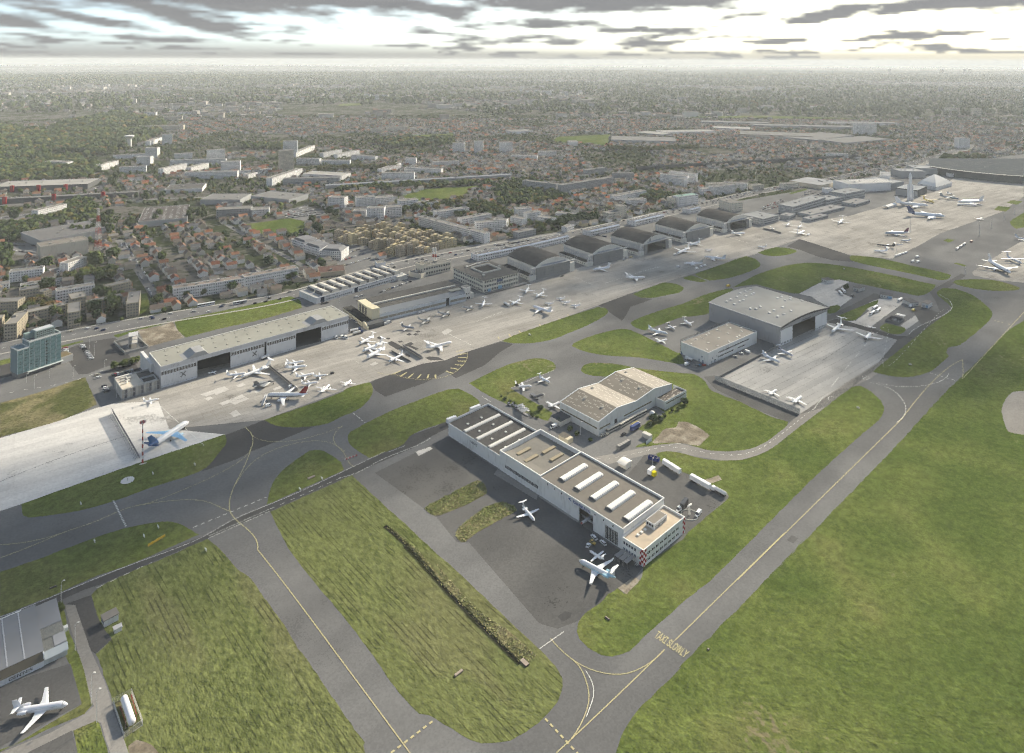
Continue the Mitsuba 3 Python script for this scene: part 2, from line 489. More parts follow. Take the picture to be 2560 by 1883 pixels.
sheet('yard', pts('B3 980,1260 1300,880 1390,870 1660,1000 2246,1290 B4 1190,700 1540,925 740,1620 340,1080'), 0.03, 'asphalt_mid', label='asphalt yard with white trailers behind the hangar')
sheet('service_road', wobble(pts('7 1640,640 1800,610 2050,560 2246,530 8 0,545 130,570 340,597 460,581 560,541 650,476 705,426 790,352 1340,-10 1420,-10 1250,120 1130,175 780,442 600,582 510,625 400,652 280,656 0,612 7 2246,595 2000,620 1760,680'), 0, 25, 11), 0.05, 'asphalt_pale', label='pale service road curving round the hangar yard')
sheet('service_road', pts('9 -60,575 360,412 870,205 1380,0 6 1500,1060 1770,943 2246,729 7 300,598 470,490 640,430 760,350 800,380 700,450 600,500 470,580 90,748 6 2246,776 1770,990 1368,1165 9 1365,36 1000,192 700,322 560,370 -60,640'), 0.05, 'asphalt_dark', label='dark service road with white edge lines across the taxiways')
sheet('service_road', pts('5 1480,915 1700,1000 1760,960 1775,975 1600,1110 1400,1270 1262,1382 8 1130,177 960,305 785,357 1290,30 5 1425,1172 1490,1150 1700,985 1660,900 1630,860 1840,742 1870,755 1690,880 1760,945 1775,975 1600,1110'), 0.05, 'asphalt_mid', label='service road with dashes beside the grey apron')
sheet('service_road', pts('5 960,1060 1020,1035 1140,1065 1425,1150 1490,1150 1425,1175 1140,1092'), 0.055, 'asphalt_dark', label='dark service road along the far edge of the grey apron')
sheet('service_road', wobble(pts('5 1120,950 1270,870 1340,890 1300,905 1180,960 1100,1010 1000,1040 965,1050 965,1020'), 0, 25, 12), 0.055, 'asphalt_mid', label='side road into the fuel compound')
sheet('service_road', pts('8 160,110 240,100 330,170 790,355 715,407 500,322 235,190'), 0.045, 'asphalt_mid', label='strip of asphalt behind the blast fence')

LAWNS = [
    ('grass_dry', 'rough dry grass field between the road and the white apron', '6 -200,350 0,283 250,215 560,112 600,200 640,290 400,395 0,505 -200,560'),
    ('grass_ground', 'dark grass island under the floodlight mast', '6 145,942 400,850 930,667 1475,486 1482,540 1440,602 1322,722 1000,832 750,922 520,985 200,1030 158,1016'),
    ('grass_ground', 'grass island beside the airliner with boarding stairs', '6 1730,392 2000,300 2246,206 7 60,180 195,146 215,165 218,210 190,265 120,325 0,378 6 2150,412 2050,433 1900,441 1790,424'),
    ('grass_ground', 'grass island facing the end of the long white hangar', '7 57,490 75,470 250,375 400,308 700,195 780,187 840,215 905,260 917,285 900,310 850,335 700,402 560,452 470,492 420,550 330,592 200,642 150,612 75,556 55,515'),
    ('grass_ground', 'leaf shaped grass island beside the taxiway crossing', '6 1750,945 1765,870 1810,770 1900,680 2030,592 2095,587 2150,610 2230,668 7 30,712 6 2246,724'),
    ('grass_ground', 'grass strip with the orange board between taxiway and service road', '6 -200,1450 0,1388 230,1310 430,1235 700,1135 900,1080 1070,1056 1170,1068 1240,1100 1305,1140 9 870,200 600,295 360,405 0,548 -200,630'),
    ('grass_rows', 'broad mown field beside the gas tank', '9 700,325 1000,195 1365,38 1440,105 1560,235 1652,305 2246,1168 10 0,1126 168,1370 155,1384 250,1600 9 900,1650 845,1420 820,1345 745,1100 700,960 665,860 635,790 740,690 680,610 640,530 605,403'),
    ('grass_rows', 'long mown field with furrows and a ditch', '6 1772,991 2246,779 7 85,752 220,880 430,1070 640,1265 840,1436 10 700,180 900,370 1100,560 1310,757 1420,870 1462,945 1466,1000 1430,1100 1340,1205 1180,1325 1060,1366 940,1374 860,1350 740,1275 590,1190 525,1182 365,1000 180,740 0,508 9 2100,370 1960,195 1905,118 6 1860,1170 1785,1020'),
    ('grass_ground', 'rounded lawn round the white office and the trailer yard', '10 1556,645 1566,585 1610,525 1710,455 1760,400 1822,362 1870,395 1965,312 1990,222 7 1990,1350 2246,1168 B4 740,1620 1130,1280 1540,925 1505,850 1190,680 840,520 640,440 420,340 250,230 165,115 230,85 380,62 620,92 880,165 1150,220 1400,237 1800,218 8 290,657 410,652 510,623 600,581 780,441 960,305 1130,177 1185,168 1250,205 1318,268 1337,330 1300,395 1200,480 880,770 540,1110 210,1436 10 2246,455 1965,705 1900,772 1780,806 1715,798 1630,750 1572,690'),
    ('grass_ground', 'lawn between the gabled hangar and the curved road', '7 1578,58 1600,32 1660,18 1800,25 2000,60 2246,86 8 95,93 160,130 215,200 400,275 600,370 715,405 705,425 650,475 560,540 460,580 340,595 200,591 120,570 0,543 B3 1120,745 1190,690 1430,600 1300,440 1180,400 1400,230 1700,110 7 1830,100 1750,108 1640,100 1590,80'),
    ('grass_ground', 'lawn beside the four parked jets near the gabled hangar', '7 848,152 960,95 4 1100,1338 1240,1300 1320,1296 1385,1315 1412,1345 1395,1378 7 1250,118 1118,185 1200,235 1395,345 1365,398 1300,365 1100,250 1035,262 940,212'),
    ('grass_ground', 'bright lawn left of the low white building', '4 1518,1215 1545,1188 1690,1135 1840,1103 1900,1110 2030,1170 2200,1255 2225,1262 2246,1290 5 40,1330 0,1333 4 2140,1318 1950,1290 1740,1276 1600,1250'),
    ('grass_ground', 'grass strip beside the big hangar', '4 1905,1062 1960,1030 2100,980 2246,937 5 150,885 290,845 340,838 350,850 200,935 195,1000 90,1020 0,1032 4 2100,1075 1990,1113 1925,1090'),
    ('grass_ground', 'lens shaped grass island at the beige apron edge', '4 1060,1183 1180,1130 1500,1020 1690,960 1740,968 1755,990 1735,1015 1640,1070 1500,1130 1380,1175 1240,1197 1120,1195'),
    ('grass_ground', 'small grass island in front of the arched hangars', '4 1915,877 1990,845 2120,798 2200,810 2245,833 5 22,850 0,866 4 2150,880 2050,900 1970,900'),
    ('grass_ground', 'narrow grass wedge by the taxiway link', '5 20,770 80,752 130,770 180,792 140,798 60,785'),
    ('grass_ground', 'grass island below the two white airliners', '5 95,745 200,710 400,637 440,628 500,650 528,680 510,705 400,750 300,775 200,788 140,770'),
    ('grass_ground', 'small oval grass island with a round marker', '5 512,605 580,580 640,570 720,578 765,590 760,602 700,620 620,628 560,622'),
    ('grass_ground', 'long grass field behind the big hangar', '5 350,832 480,760 600,715 720,685 830,672 960,678 1150,705 1400,755 1600,800 1675,815 1660,840 1600,880 1550,887 1450,865 1300,835 1040,780 920,802 780,872 720,868 500,812'),
    ('grass_ground', 'tapering grass strip along the far taxiway', '5 1110,635 1130,622 1300,640 1500,685 1700,730 1775,752 1750,780 1700,785 1500,740 1250,690 1130,660'),
    ('grass_ground', 'oval grass island below the far parked airliners', '5 1785,800 1810,785 1950,778 2080,790 2200,825 2225,838 2200,850 2080,855 1950,845 1830,820'),
    ('grass_ground', 'curved lawn between service road and right taxiway', '5 1680,865 1720,835 1800,840 1900,875 1980,930 2040,990 2030,1040 1950,1115 1830,1210 1760,1225 1745,1260 1760,1280 1700,1335 1640,1380 1550,1410 1450,1418 1350,1405 1262,1382 1400,1270 1600,1110 1775,975 1760,945 1690,885'),
    ('grass_ground', 'great rough meadow beyond the right taxiway', '5 2700,760 2246,1052 2150,1112 1960,1300 1830,1436 8 1960,0 1730,220 1400,580 1100,890 840,1160 580,1436 11 860,0 390,490 0,880 10 2246,872 1990,1122 1900,1232 1850,1332 1790,1480 11 -120,1750 2700,1750'),
    ('grass_ground', 'grass patch at the corner of the big hangar', '5 965,1000 975,960 1030,945 1055,962 1030,990 985,1005'),
    ('grass_ground', 'grass patch along the lane of the tank trucks', '5 1040,1017 1250,930 1300,912 1290,940 1230,970 1150,1045 1090,1050 1045,1035'),
    ('grass_ground', 'small lawn below the pump enclosure', '5 1310,1090 1350,1065 1470,1095 1480,1110 1440,1138 1380,1135 1320,1110'),
    ('grass_ground', 'far grass field beside the apron taxi lane', '5 2160,400 2246,345 2700,100 2700,330 2246,440 2200,450 2170,430'),
    ('grass_ground', 'little far grass square on the museum apron', '5 2052,325 2080,300 2165,310 2130,338'),
    ('grass_ground', 'farthest little grass square on the museum apron', '5 2135,280 2170,262 2240,270 2205,292'),
    ('grass_ground', 'green vacant lot behind the long hangar', '3 1145,1060 1160,1045 1500,975 1900,890 1960,915 1975,965 1700,1045 1450,1100 1215,1160 1165,1110'),
    ('grass_ground', 'grass verge between the lower hangar and the path', '9 372,452 425,500 460,640 520,780 575,930 612,1120 560,1180 300,1290 0,1436 0,1420 80,1395 540,1120 470,855 440,800 410,600'),
    ('grass_ground', 'square lawn beside the path to the gas tank', '9 490,1290 640,1225 660,1245 720,1436 760,1600 560,1600'),
    ('grass_ground', 'weedy bank along the yard wall', '7 1040,262 1100,250 1300,365 1370,400 1330,390 1180,330'),
    ('grass_ground', 'narrow grass verge along the boulevard', '3 745,1145 900,1105 1130,1048 1060,1075 900,1115 770,1160'),
    ('grass_ground', 'small faded grass patch on the far lane', '5 1720,525 1750,513 1795,522 1760,540'),
    ('grass_ground', 'thin grass strip in the far asphalt', '5 1790,675 1810,670 1875,690 1860,697'),
]
for i, (m, lab, t) in enumerate(LAWNS):
    sheet('lawn', wobble(pts(t), 0.7, 3.0, i + 1), 0.07 + 0.002 * (i % 5), m, label=lab)
for lab, t in (('bare pale soil beside the curved road', 'B3 1480,600 1560,520 1690,390 1880,360 1940,265 2120,262 2246,330 8 110,430 200,492 130,562 0,540 B3 2246,700 1900,650 1500,672 1430,640'),
               ('bare building plot with rubble behind the hangar', '3 900,1110 1060,1080 1130,1050 1150,1085 1170,1115 1210,1160 1100,1185 960,1225 925,1150'),
               ('bare soil below the gas tank', '9 845,1390 900,1350 960,1365 1040,1420 1090,1500 870,1500'),
               ('worn pad in the corner of the lawn', '10 1822,362 1875,398 1965,312 1930,285'),
               ('broken old paving in the meadow', '8 2110,300 2180,210 2300,200 2300,500 2150,470 2120,400'),
               ('brown patch beside the trailer yard', 'B4 1060,605 1345,515 1410,595 1190,670')):
    sheet('soil', wobble(pts(lab and t), 0.8, 3.0, len(scene) % 50), 0.085, 'soil' if 'paving' not in lab else 'asphalt_pale', label=lab)
sheet('path', wobble(pts('9 430,470 500,470 600,760 690,960 730,1080 745,1150 820,1345 860,1460 740,1460 700,1350 670,1245 640,1225 490,1290 100,1480 0,1480 0,1440 330,1310 560,1185 625,1130 605,1100 560,900 500,720'), 0, 20, 44), 0.10, 'asphalt_pale', label='narrow tarmac path past the gas tank')
sheet('yard', pts('9 440,462 605,405 640,530 680,615 740,692 635,788 600,760 500,470'), 0.11, 'asphalt_dark', label='dark parking bay beside the path')
sheet('yard', pts('9 -200,1100 0,1010 250,920 470,853 545,1115 300,1245 0,1400 -200,1490'), 0.10, 'asphalt_mid', label='small worn apron under the parked white jet')
sheet('yard', pts('9 100,1480 480,1290 530,1480'), 0.105, 'asphalt_mid', label='asphalt corner at the bottom path')

# ------------------------------------------------------------------ painted markings
def strip(b, P, w, z, dash=None, tick=None):
    """A painted line of width w through the points P (rounded), or dashes (on, off)."""
    P = np.asarray(P, float)
    d = np.concatenate([[0], np.cumsum(np.linalg.norm(np.diff(P, axis=0), axis=1))])
    if len(P) > 2:
        from scipy.interpolate import CubicSpline, PchipInterpolator
        f = PchipInterpolator(d, P) if len(P) < 4 else CubicSpline(d, P)
        t = np.linspace(0, d[-1], max(8, int(d[-1] / 3)))
        P = f(t)
        d = t
    def seg(a, c):
        t = np.unique(np.concatenate([[a], d[(d > a) & (d < c)], [c]]))
        Q = np.stack([np.interp(t, d, P[:, 0]), np.interp(t, d, P[:, 1])], 1)
        g = np.gradient(Q, axis=0)
        g /= np.linalg.norm(g, axis=1, keepdims=True) + 1e-9
        nrm = np.stack([-g[:, 1], g[:, 0]], 1) * w / 2
        v = np.hstack([np.vstack([Q + nrm, Q - nrm]), np.full((2 * len(Q), 1), z)])
        k = len(Q)
        i = np.arange(k - 1)
        b.add(v, np.stack([i + k, i + k + 1, i + 1, i], 1))
    if dash is None:
        seg(0, d[-1])
    else:
        x = 0.0
        while x < d[-1]:
            seg(x, min(x + dash[0], d[-1]))
            x += sum(dash)
    return b


def marking(label, mat, lines, w, z=0.16, dash=None):
    b = Build()
    for t in lines:
        strip(b, pts(t), w, z, dash)
    entry('road_marking', b, mat, kind='structure', label=label)


marking('yellow centre line of the right taxiway', 'line_yellow', ['10 1425,1436 1520,1348 2130,760', '10 2195,703 11 690,0', '8 385,1436 1455,385', '8 1455,385 1850,0 5 1850,1430', '5 1850,1430 2160,1092', '5 2160,1092 2500,720'], 0.42)
marking('yellow curved turn-off lines by the apron entry', 'line_yellow', ['10 1385,690 1530,828 1600,870 1690,905 1790,923 1880,918 1960,890 2030,850 2130,760', '10 1530,828 1580,882 1615,960 1635,1040 1635,1100 1610,1190 1560,1290 1520,1348'], 0.38)
marking('yellow centre line of the left taxiway', 'line_yellow', ['6 1598,435 1650,490 1657,540 1640,600 1590,720 1530,840 1507,920 1508,985 1560,1055 1690,1240', '6 1690,1240 1845,1436 10 0,806 415,1365 470,1440 560,1570'], 0.45)
marking('faint curved guide lines over the taxiway junction', 'line_yellow', ['6 1650,490 1700,520 1780,535 1900,530 2050,500 2246,430', '6 1547,810 1600,730 1680,650 1800,585 1920,548 2050,530 2150,538 2210,565 2260,600', '6 950,945 1200,850 1400,760 1530,690 1620,620 1645,570', '6 2246,430 2200,470 2190,540 2246,600 7 60,660 100,700'], 0.3)
marking('yellow guide lines of the lower left taxiway', 'line_yellow', ['6 -100,1210 0,1208 150,1195 300,1165 430,1125', '6 -100,1340 0,1298 140,1245 300,1180 430,1125 620,1060 850,965 1000,935 1200,915 1350,925 1450,965 1508,990'], 0.34)
marking('white curves worn on the right taxiway junction', 'line_white', ['8 1250,150 1380,190 1450,250 1480,310 1470,360 1420,410', '8 1300,150 1450,175 1560,172 1660,155 1760,90', '10 1615,900 1650,960 1668,1040 1650,1120 1620,1200'], 0.3)
marking('white edge lines of the dark service road', 'line_white', ['9 0,553 360,412 870,205 1380,0 6 1500,1060 1770,943 2246,730 7 300,600', '6 1366,1166 1765,990', '6 1372,1150 1765,977', '7 0,770 90,748 260,662 470,575 600,510', '7 310,608 430,562'], 0.28)
marking('white dashes along the dark service road', 'line_white', ['9 640,360 1000,190', '6 1770,975 2246,765'], 0.28, dash=(3, 3))
marking('white dashes across the taxiway by the service road', 'line_white', ['6 1270,1095 1745,898', '8 1635,85 1810,137', '7 95,350 170,410'], 0.5, dash=(2.2, 1.8))
marking('row of white dots across the lower taxiway', 'line_white', ['6 748,920 832,1090'], 0.9, dash=(0.9, 0.9))
marking('broad yellow dashes of the holding lines', 'line_yellow', ['10 300,1470 345,1436 615,1230', '10 1350,1212 1600,1480', '5 2035,1043 2160,1075'], 0.8, dash=(1.6, 1.3))
marking('white centre dashes of the right service road', 'line_white', ['8 -40,570 130,598 340,622 480,600 570,555 700,460 880,320', '8 880,320 1330,5 5 1330,1330 1560,1150 1760,990', 'B3 400,955 900,905 1500,760 2000,665'], 0.28, dash=(3, 3))
marking('white edge line beside the parked jets', 'line_white', ['7 1118,185 1405,65', '7 935,240 990,275', '10 1312,757 1470,645'], 0.3)
A_TICKS = '785,1165 935,1100|915,1210 1040,1135|1065,1240 1165,1158|1240,1245 1305,1172|1425,1245 1450,1172|1580,1240 1575,1175|1770,1105 1905,1155|1860,1047 2010,1080|1935,988 2095,1000|1985,921 2150,925|2000,858 2160,852|1995,802 2155,778|1968,745 2100,712'.split('|')
marking('yellow ticks round the dark turning pad', 'line_yellow', ['A2 ' + t for t in A_TICKS], 1.25)
marking('yellow arc of the dark turning pad', 'line_yellow', ['A2 500,1130 620,1165 780,1168 1000,1230 1300,1262 1600,1245 1880,1165 2050,1040 2150,910 2175,760'], 0.35)
marking('yellow bars at the apron edge', 'line_yellow', ['A3 1420,975 1445,1015', 'A3 1780,860 1805,890', 'A3 1955,795 1972,822', 'A3 1035,1100 1080,1140', 'A3 850,1160 893,1222', 'A3 650,1215 672,1250'], 1.2)
marking('faint white guide lines on the long apron', 'line_white', ['A3 240,930 720,750', 'H1 1050,1080 1320,1195', 'H1 1480,1170 2246,930', 'H2 1170,615 1570,730', 'H2 0,1120 270,1055', 'A2 2246,620 1800,400', 'A1 2246,180 2190,140', '6 1050,300 1340,560'], 0.35)
marking('black joint lines across the concrete aprons', 'asphalt_dark', ['K -1400,1290 0,745 815,485', 'R 525,980 1190,545'], 0.35, z=0.14)
marking('double white line where the right road meets the apron', 'line_white', ['5 1500,1140 1600,1070 1775,935 1700,880', '8 975,262 990,240 1015,247', '8 1195,115 1215,130 1240,115 1220,105 1195,115', '8 1200,122 1225,108'], 0.35)
for i, t in enumerate(('A1 60,800 120,835 470,700 420,665|A1 240,790 300,825 530,730 480,705|A1 60,990 100,1025 330,900 405,975 290,1015 235,965|A1 325,525 370,550 475,510 435,485|A1 895,575 930,605 1050,555 1010,530|A1 0,640 0,680 210,590 150,540 0,570|A1 600,620 640,648 715,612 680,590').split('|') + 'K 1405,185 1450,215 1590,165 1550,130|B5 1380,1415 1480,1440 1840,1330 1760,1285|B5 1450,1480 1510,1505 1600,1470 1540,1440|B5 1950,1275 2000,1300 2100,1260 2050,1230|A2 350,980 400,1010 510,965 450,930|A2 1680,380 1760,430 1900,350 1810,310'.split('|')):
    sheet('apron__patch', pts(t), 0.055, 'concrete_patch')
for i, t in enumerate('A2 470,480 545,525 640,490 550,450|A2 650,580 870,710 970,655 760,545|A2 975,620 1060,650 1170,600 1120,560|A2 870,555 910,578 975,555 930,535|A2 1025,425 1085,445 1140,415 1080,395|A2 1150,425 1210,445 1265,415 1205,395|A2 1190,370 1245,390 1300,365 1240,345|A2 1060,640 1210,715 1270,685 1110,625|A2 640,495 690,520 740,495 690,478|A2 980,800 1080,850 1130,830 1030,775|A2 1380,860 1480,905 1740,905 1640,850 1460,830'.split('|')):
    sheet('apron__patch', pts(t), 0.056, 'asphalt_dark')
sheet('apron_004__patch', pts('7 500,600 595,565 613,580 520,627'), 0.045, 'concrete_patch')
sheet('apron_004__patch', pts('10 1430,545 1480,510 1520,520 1515,550 1460,580'), 0.045, 'asphalt_dark')
sheet('airfield__patch', pts('11 705,45 740,12 780,35 745,68'), 0.04, 'asphalt_mid')


def painted_text(key, text, zone, x0, y0, x1, y1, hx, hy, mat, z=0.17, **kw):
    """Lettering painted on the ground: baseline from x0,y0 to x1,y1, capitals reaching to hx,hy above the first letter."""
    a, c, h = at(zone, x0, y0), at(zone, x1, y1), at(zone, hx, hy)
    m = meshkit.text_mesh(text, 1.0, 0.02, bold=True)
    v = np.array(m.vertices)
    s = (v[:, 0] - v[:, 0].min()) / np.ptp(v[:, 0])
    t = v[:, 1]
    xy = a + s[:, None] * (c - a) + t[:, None] * (h - a)
    b = Build()
    f = np.array(m.faces)
    b.add(np.hstack([xy, (v[:, 2:3] + z)]), f)
    return entry(key, b, mat, **kw)


painted_text('road_marking', 'TAXI SLOWLY', 'S', 1638.5, 1592, 1716, 1646, 1650, 1578, 'line_yellow', kind='structure', label='yellow letters TAXI SLOWLY painted across the right taxiway')

# ------------------------------------------------------------------ airfield buildings
WHITE, OFFW, CREAM, GREYM, DARK, GLASSC = (0.72, 0.73, 0.73), (0.62, 0.62, 0.60), (0.62, 0.57, 0.42), (0.36, 0.37, 0.385), (0.045, 0.047, 0.05), (0.07, 0.08, 0.09)


class Thing:
    """A thing of the scene: every part() becomes one entry under its key."""

    def __init__(self, base, label, category, group=None):
        self.key = name_of(base)
        tag(self.key, label, category, group)

    def part(self, name, b, mat='paint', smooth=False, **kw):
        return entry(f'{self.key}__{name}', b, mat, smooth, **kw)


def one(F, *args, **kw):
    b = Build()
    F.box(b, *args, **kw)
    return b


def holes(F, b, s0, s1, d, t, z1, openings, col, z0=0.0):
    """A front wall from s0 to s1 (thickness t behind d) with openings (sa, sb, za, zb)."""
    x = s0
    for sa, sb, za, zb in sorted(openings):
        if sa > x:
            F.box(b, x, sa, d, d + t, z0, z1, col)
        if za > z0:
            F.box(b, sa, sb, d, d + t, z0, za, col)
        if zb < z1:
            F.box(b, sa, sb, d, d + t, zb, z1, col)
        x = sb
    if x < s1:
        F.box(b, x, s1, d, d + t, z0, z1, col)
    return b


def wall_windows(b, F, face, lo, hi, fixed, n, zs, w, h, col=GLASSC, proud=0.05):
    """n windows of w x h per row (sills zs) on a face: f front, k back, l left, r right; fixed = that face's d or s."""
    step = (hi - lo) / n
    for z in zs:
        for i in range(n):
            c = lo + (i + 0.5) * step
            a, e = c - w / 2, c + w / 2
            if face == 'f':
                F.box(b, a, e, fixed - proud, fixed + 0.02, z, z + h, col)
            elif face == 'k':
                F.box(b, a, e, fixed - 0.02, fixed + proud, z, z + h, col)
            elif face == 'l':
                F.box(b, fixed - proud, fixed + 0.02, a, e, z, z + h, col)
            else:
                F.box(b, fixed - 0.02, fixed + proud, a, e, z, z + h, col)
    return b


def parapet(F, b, s0, s1, d0, d1, z0, z1, t=0.35, col=WHITE):
    F.box(b, s0, s1, d0, d0 + t, z0, z1, col)
    F.box(b, s0, s1, d1 - t, d1, z0, z1, col)
    F.box(b, s0, s0 + t, d0 + t, d1 - t, z0, z1, col)
    F.box(b, s1 - t, s1, d0 + t, d1 - t, z0, z1, col)
    return b


def lettering(F, text, s0, z0, height, d, col, stretch=1.0):
    """Letters standing on a front wall."""
    m = meshkit.text_mesh(text, height, 0.06, bold=True)
    v = np.array(m.vertices)
    p = np.stack([s0 + v[:, 0] * stretch, d - v[:, 2], z0 + v[:, 1]], 1)
    b = Build(col)
    b.add(F.w(p), np.array(m.faces)[:, ::1 if F.det > 0 else -1])
    return b


# --- the long white hangar in front, three blocks and an open door
E = Frame((-43.9, 478.8), (60.5, 366.6))
t = Thing('white_hangar', 'long white hangar of three joined blocks with barrel skylights and blue lettering', 'hangar')
b = Build(WHITE)
E.box(b, 0, 54, 0, 0.4, 0, 8.7)
E.box(b, 0, 0.4, 0.4, 36.6, 0, 10.0)
E.box(b, 0.4, 54, 36.6, 37, 0, 10.0)
E.box(b, 54, 90.5, -0.15, 0.4, 0, 12.1)
E.box(b, 54, 54.5, 0.4, 36.6, 7, 12.1)
E.box(b, 54, 90.5, 36.6, 37.0, 0, 12.1)
E.box(b, 90.0, 90.5, 0.4, 36.6, 0, 12.1)
holes(E, b, 90.5, 153.4, 0, 0.5, 11.4, [(121.4, 131.9, 0, 8.0), (140.4, 149.4, 0.4, 7.6)], WHITE)
E.box(b, 90.5, 153.4, 36.6, 37.1, 0, 12.4)
E.box(b, 153.0, 153.4, 0.5, 36.6, 0, 12.2)
E.box(b, 112, 112.3, 0.6, 30, 0, 11, (0.5, 0.5, 0.48))
E.box(b, 138, 138.3, 0.6, 30, 0, 11, (0.5, 0.5, 0.48))
E.box(b, 112, 138, 30, 30.3, 0, 11, (0.55, 0.55, 0.52))
t.part('wall', b, 'weathered')
t.part('roof', one(E, 0.4, 54, 0.4, 36.6, 8.35, 8.65, (0.085, 0.083, 0.082)), 'roofing')
b = Build((0.21, 0.20, 0.18))
E.profile_d(b, [(0.4, 9.0), (36.6, 9.0), (36.6, 9.4), (26, 9.4), (18, 9.15), (9, 9.4), (0.4, 10.6)], 54.5, 90.0, (0.22, 0.21, 0.19))
t.part('roof', b, 'roofing')
b = one(E, 90.5, 153, 0.5, 36.6, 11.0, 11.35, (0.19, 0.175, 0.155))
t.part('roof', b, 'roofing')
b = Build(WHITE)
parapet(E, b, 53.8, 90.7, -0.2, 37.2, 12.1, 12.3, 0.6, (0.80, 0.80, 0.78))
E.box(b, 90.7, 153.5, 36.6, 37.3, 12.4, 12.55)
E.box(b, 153.0, 153.6, -0.05, 37.3, 12.2, 12.4)
t.part('parapet', b, 'paint')


def barrel(F, s, w, d0, d1, z, h, col):
    a = np.linspace(0, np.pi, 9)
    sec = [(s - w / 2 * math.cos(x), z + h * math.sin(x)) for x in a] + [(s + w / 2, z - 0.2), (s - w / 2, z - 0.2)]
    b = Build(col)
    F.profile(b, sec[::-1], d0, d1)
    return b


for s in (16.3, 29.4, 42.1):
    k = t.part('skylight', barrel(E, s, 3.0, 1.2, 33.4, 8.7, 1.0, (0.66, 0.65, 0.61)))
    b = Build((0.5, 0.5, 0.47))
    for q in range(12):
        E.box(b, s - 1.52, s + 1.52, 1.6 + q * 2.85, 1.68 + q * 2.85, 8.8, 9.05)
    entry(k + '__rib', b, 'paint', kind='stuff')
for s in (10.5, 23, 36, 49.5):
    for d in (9, 21.5):
        b = one(E, s - 0.75, s + 0.75, d - 0.75, d + 0.75, 8.65, 9.05, (0.6, 0.6, 0.57))
        E.box(b, s - 0.6, s + 0.6, d - 0.6, d + 0.6, 9.05, 9.25, (0.75, 0.74, 0.70))
        t.part('roof_hatch', b)
for i in range(5):
    s = 101.5 + 12.0 * i
    b = Build((0.70, 0.70, 0.68))
    E.profile(b, [(s - 2.2, 11.2), (s - 2.2, 12.0), (s - 1.4, 12.5), (s, 12.7), (s + 1.4, 12.5), (s + 2.2, 12.0), (s + 2.2, 11.2)][::-1], 7, 29)
    E.box(b, s - 2.3, s + 2.3, 6.6, 7.2, 11.3, 12.3, (0.16, 0.16, 0.16))
    k = t.part('skylight', b)
    b = Build((0.52, 0.52, 0.50))
    for q in range(14):
        E.box(b, s + 1.2, s + 2.25, 7.8 + q * 1.5, 7.95 + q * 1.5, 12.0, 12.56)
    entry(k + '__rib', b, 'paint', kind='stuff')
for s, d in ((62, 8), (72, 21), (71, 6), (81, 19)):
    b = Build((0.36, 0.31, 0.22))
    E.box(b, s - 1.2, s + 1.2, d, d + 11, 9.2, 10.2)
    t.part('roof_box', b, 'roofing')
for s in (96.5, 102.1, 107.8, 133.3, 139.5, 146):
    t.part('vent', one(E, s - 0.35, s + 0.35, -0.06, 0.05, 9.2, 10.1, DARK))
for i in range(27):
    t.part('window', one(E, 59.3 + i * 1.1, 60.15 + i * 1.1, -0.22, -0.12, 3.4, 5.3, (0.10, 0.11, 0.12)))
for i in range(4):
    s = 140.7 + i * 2.18
    k = t.part('glass_door', one(E, s, s + 2.0, 0.1, 0.2, 0.5, 7.4, (0.04, 0.045, 0.05)), 'gloss')
    b = Build((0.7, 0.7, 0.68))
    for q in (0, 0.95, 1.9):
        E.box(b, s + q, s + q + 0.1, -0.02, 0.1, 0.5, 7.4)
    entry(k + '__frame', b, 'paint')
t.part('door_track', one(E, 90.5, 121.4, -1.2, -0.05, 0, 0.25, (0.3, 0.3, 0.29)))
t.part('signboard', lettering(E, 'EMBRAER', 117.0, 8.55, 1.5, -0.03, (0.05, 0.10, 0.30), 1.35), label='blue letters on the hangar front')
b = Build((0.05, 0.10, 0.30))
E.profile(b, [(113.0, 9.3), (115.6, 10.6), (114.6, 9.5), (115.8, 8.4)], -0.08, -0.01)
t.part('emblem', b, label='blue bird emblem before the letters')
t.part('signboard', lettering(E, 'UNIJET', 24.5, 5.3, 1.25, -0.03, (0.06, 0.07, 0.10), 1.1), label='small dark letters on the left block')

o = Thing('office_building', 'white two storey office with beige roof terrace and red checkered corners', 'office')
b = Build(WHITE)
E.box(b, 153.6, 167.6, -2, -1.6, 0, 8.6)
E.box(b, 167.2, 167.6, -1.6, 36.4, 0, 8.6)
E.box(b, 153.6, 167.6, 36.0, 36.4, 0, 8.6)
E.box(b, 153.6, 154.0, -1.6, 36.0, 0, 8.3)
o.part('wall', b, 'weathered')
o.part('roof', one(E, 154, 167.2, -1.6, 36.0, 7.4, 7.7, (0.52, 0.44, 0.34)), 'roofing')
o.part('parapet', parapet(E, Build((0.78, 0.78, 0.76)), 153.65, 167.7, -2.1, 36.5, 8.6, 8.8, 0.5, (0.78, 0.78, 0.76)))
b = one(E, 156, 161.5, 16, 28, 7.7, 10.8, WHITE)
k = o.part('penthouse', b, 'weathered')
entry(k + '__roof', one(E, 156.3, 161.2, 16.3, 27.7, 10.75, 10.85, (0.24, 0.22, 0.19)), 'roofing')
b = Build(DARK)
wall_windows(b, E, 'f', 156.3, 161.2, 16, 3, (8.8,), 1.1, 1.3, DARK)
wall_windows(b, E, 'r', 17, 27.5, 161.5, 9, (7.9,), 0.5, 1.6, (0.08, 0.08, 0.08))
entry(k + '__window', b, 'paint', kind='stuff')
for i in range(3):
    b = one(E, 157.2, 158.8, 5.4 + 3.2 * i, 7.0 + 3.2 * i, 7.7, 8.2, (0.7, 0.68, 0.62))
    E.box(b, 157.4, 158.6, 5.6 + 3.2 * i, 6.8 + 3.2 * i, 8.2, 8.4, (0.78, 0.78, 0.74))
    o.part('roof_hatch', b)
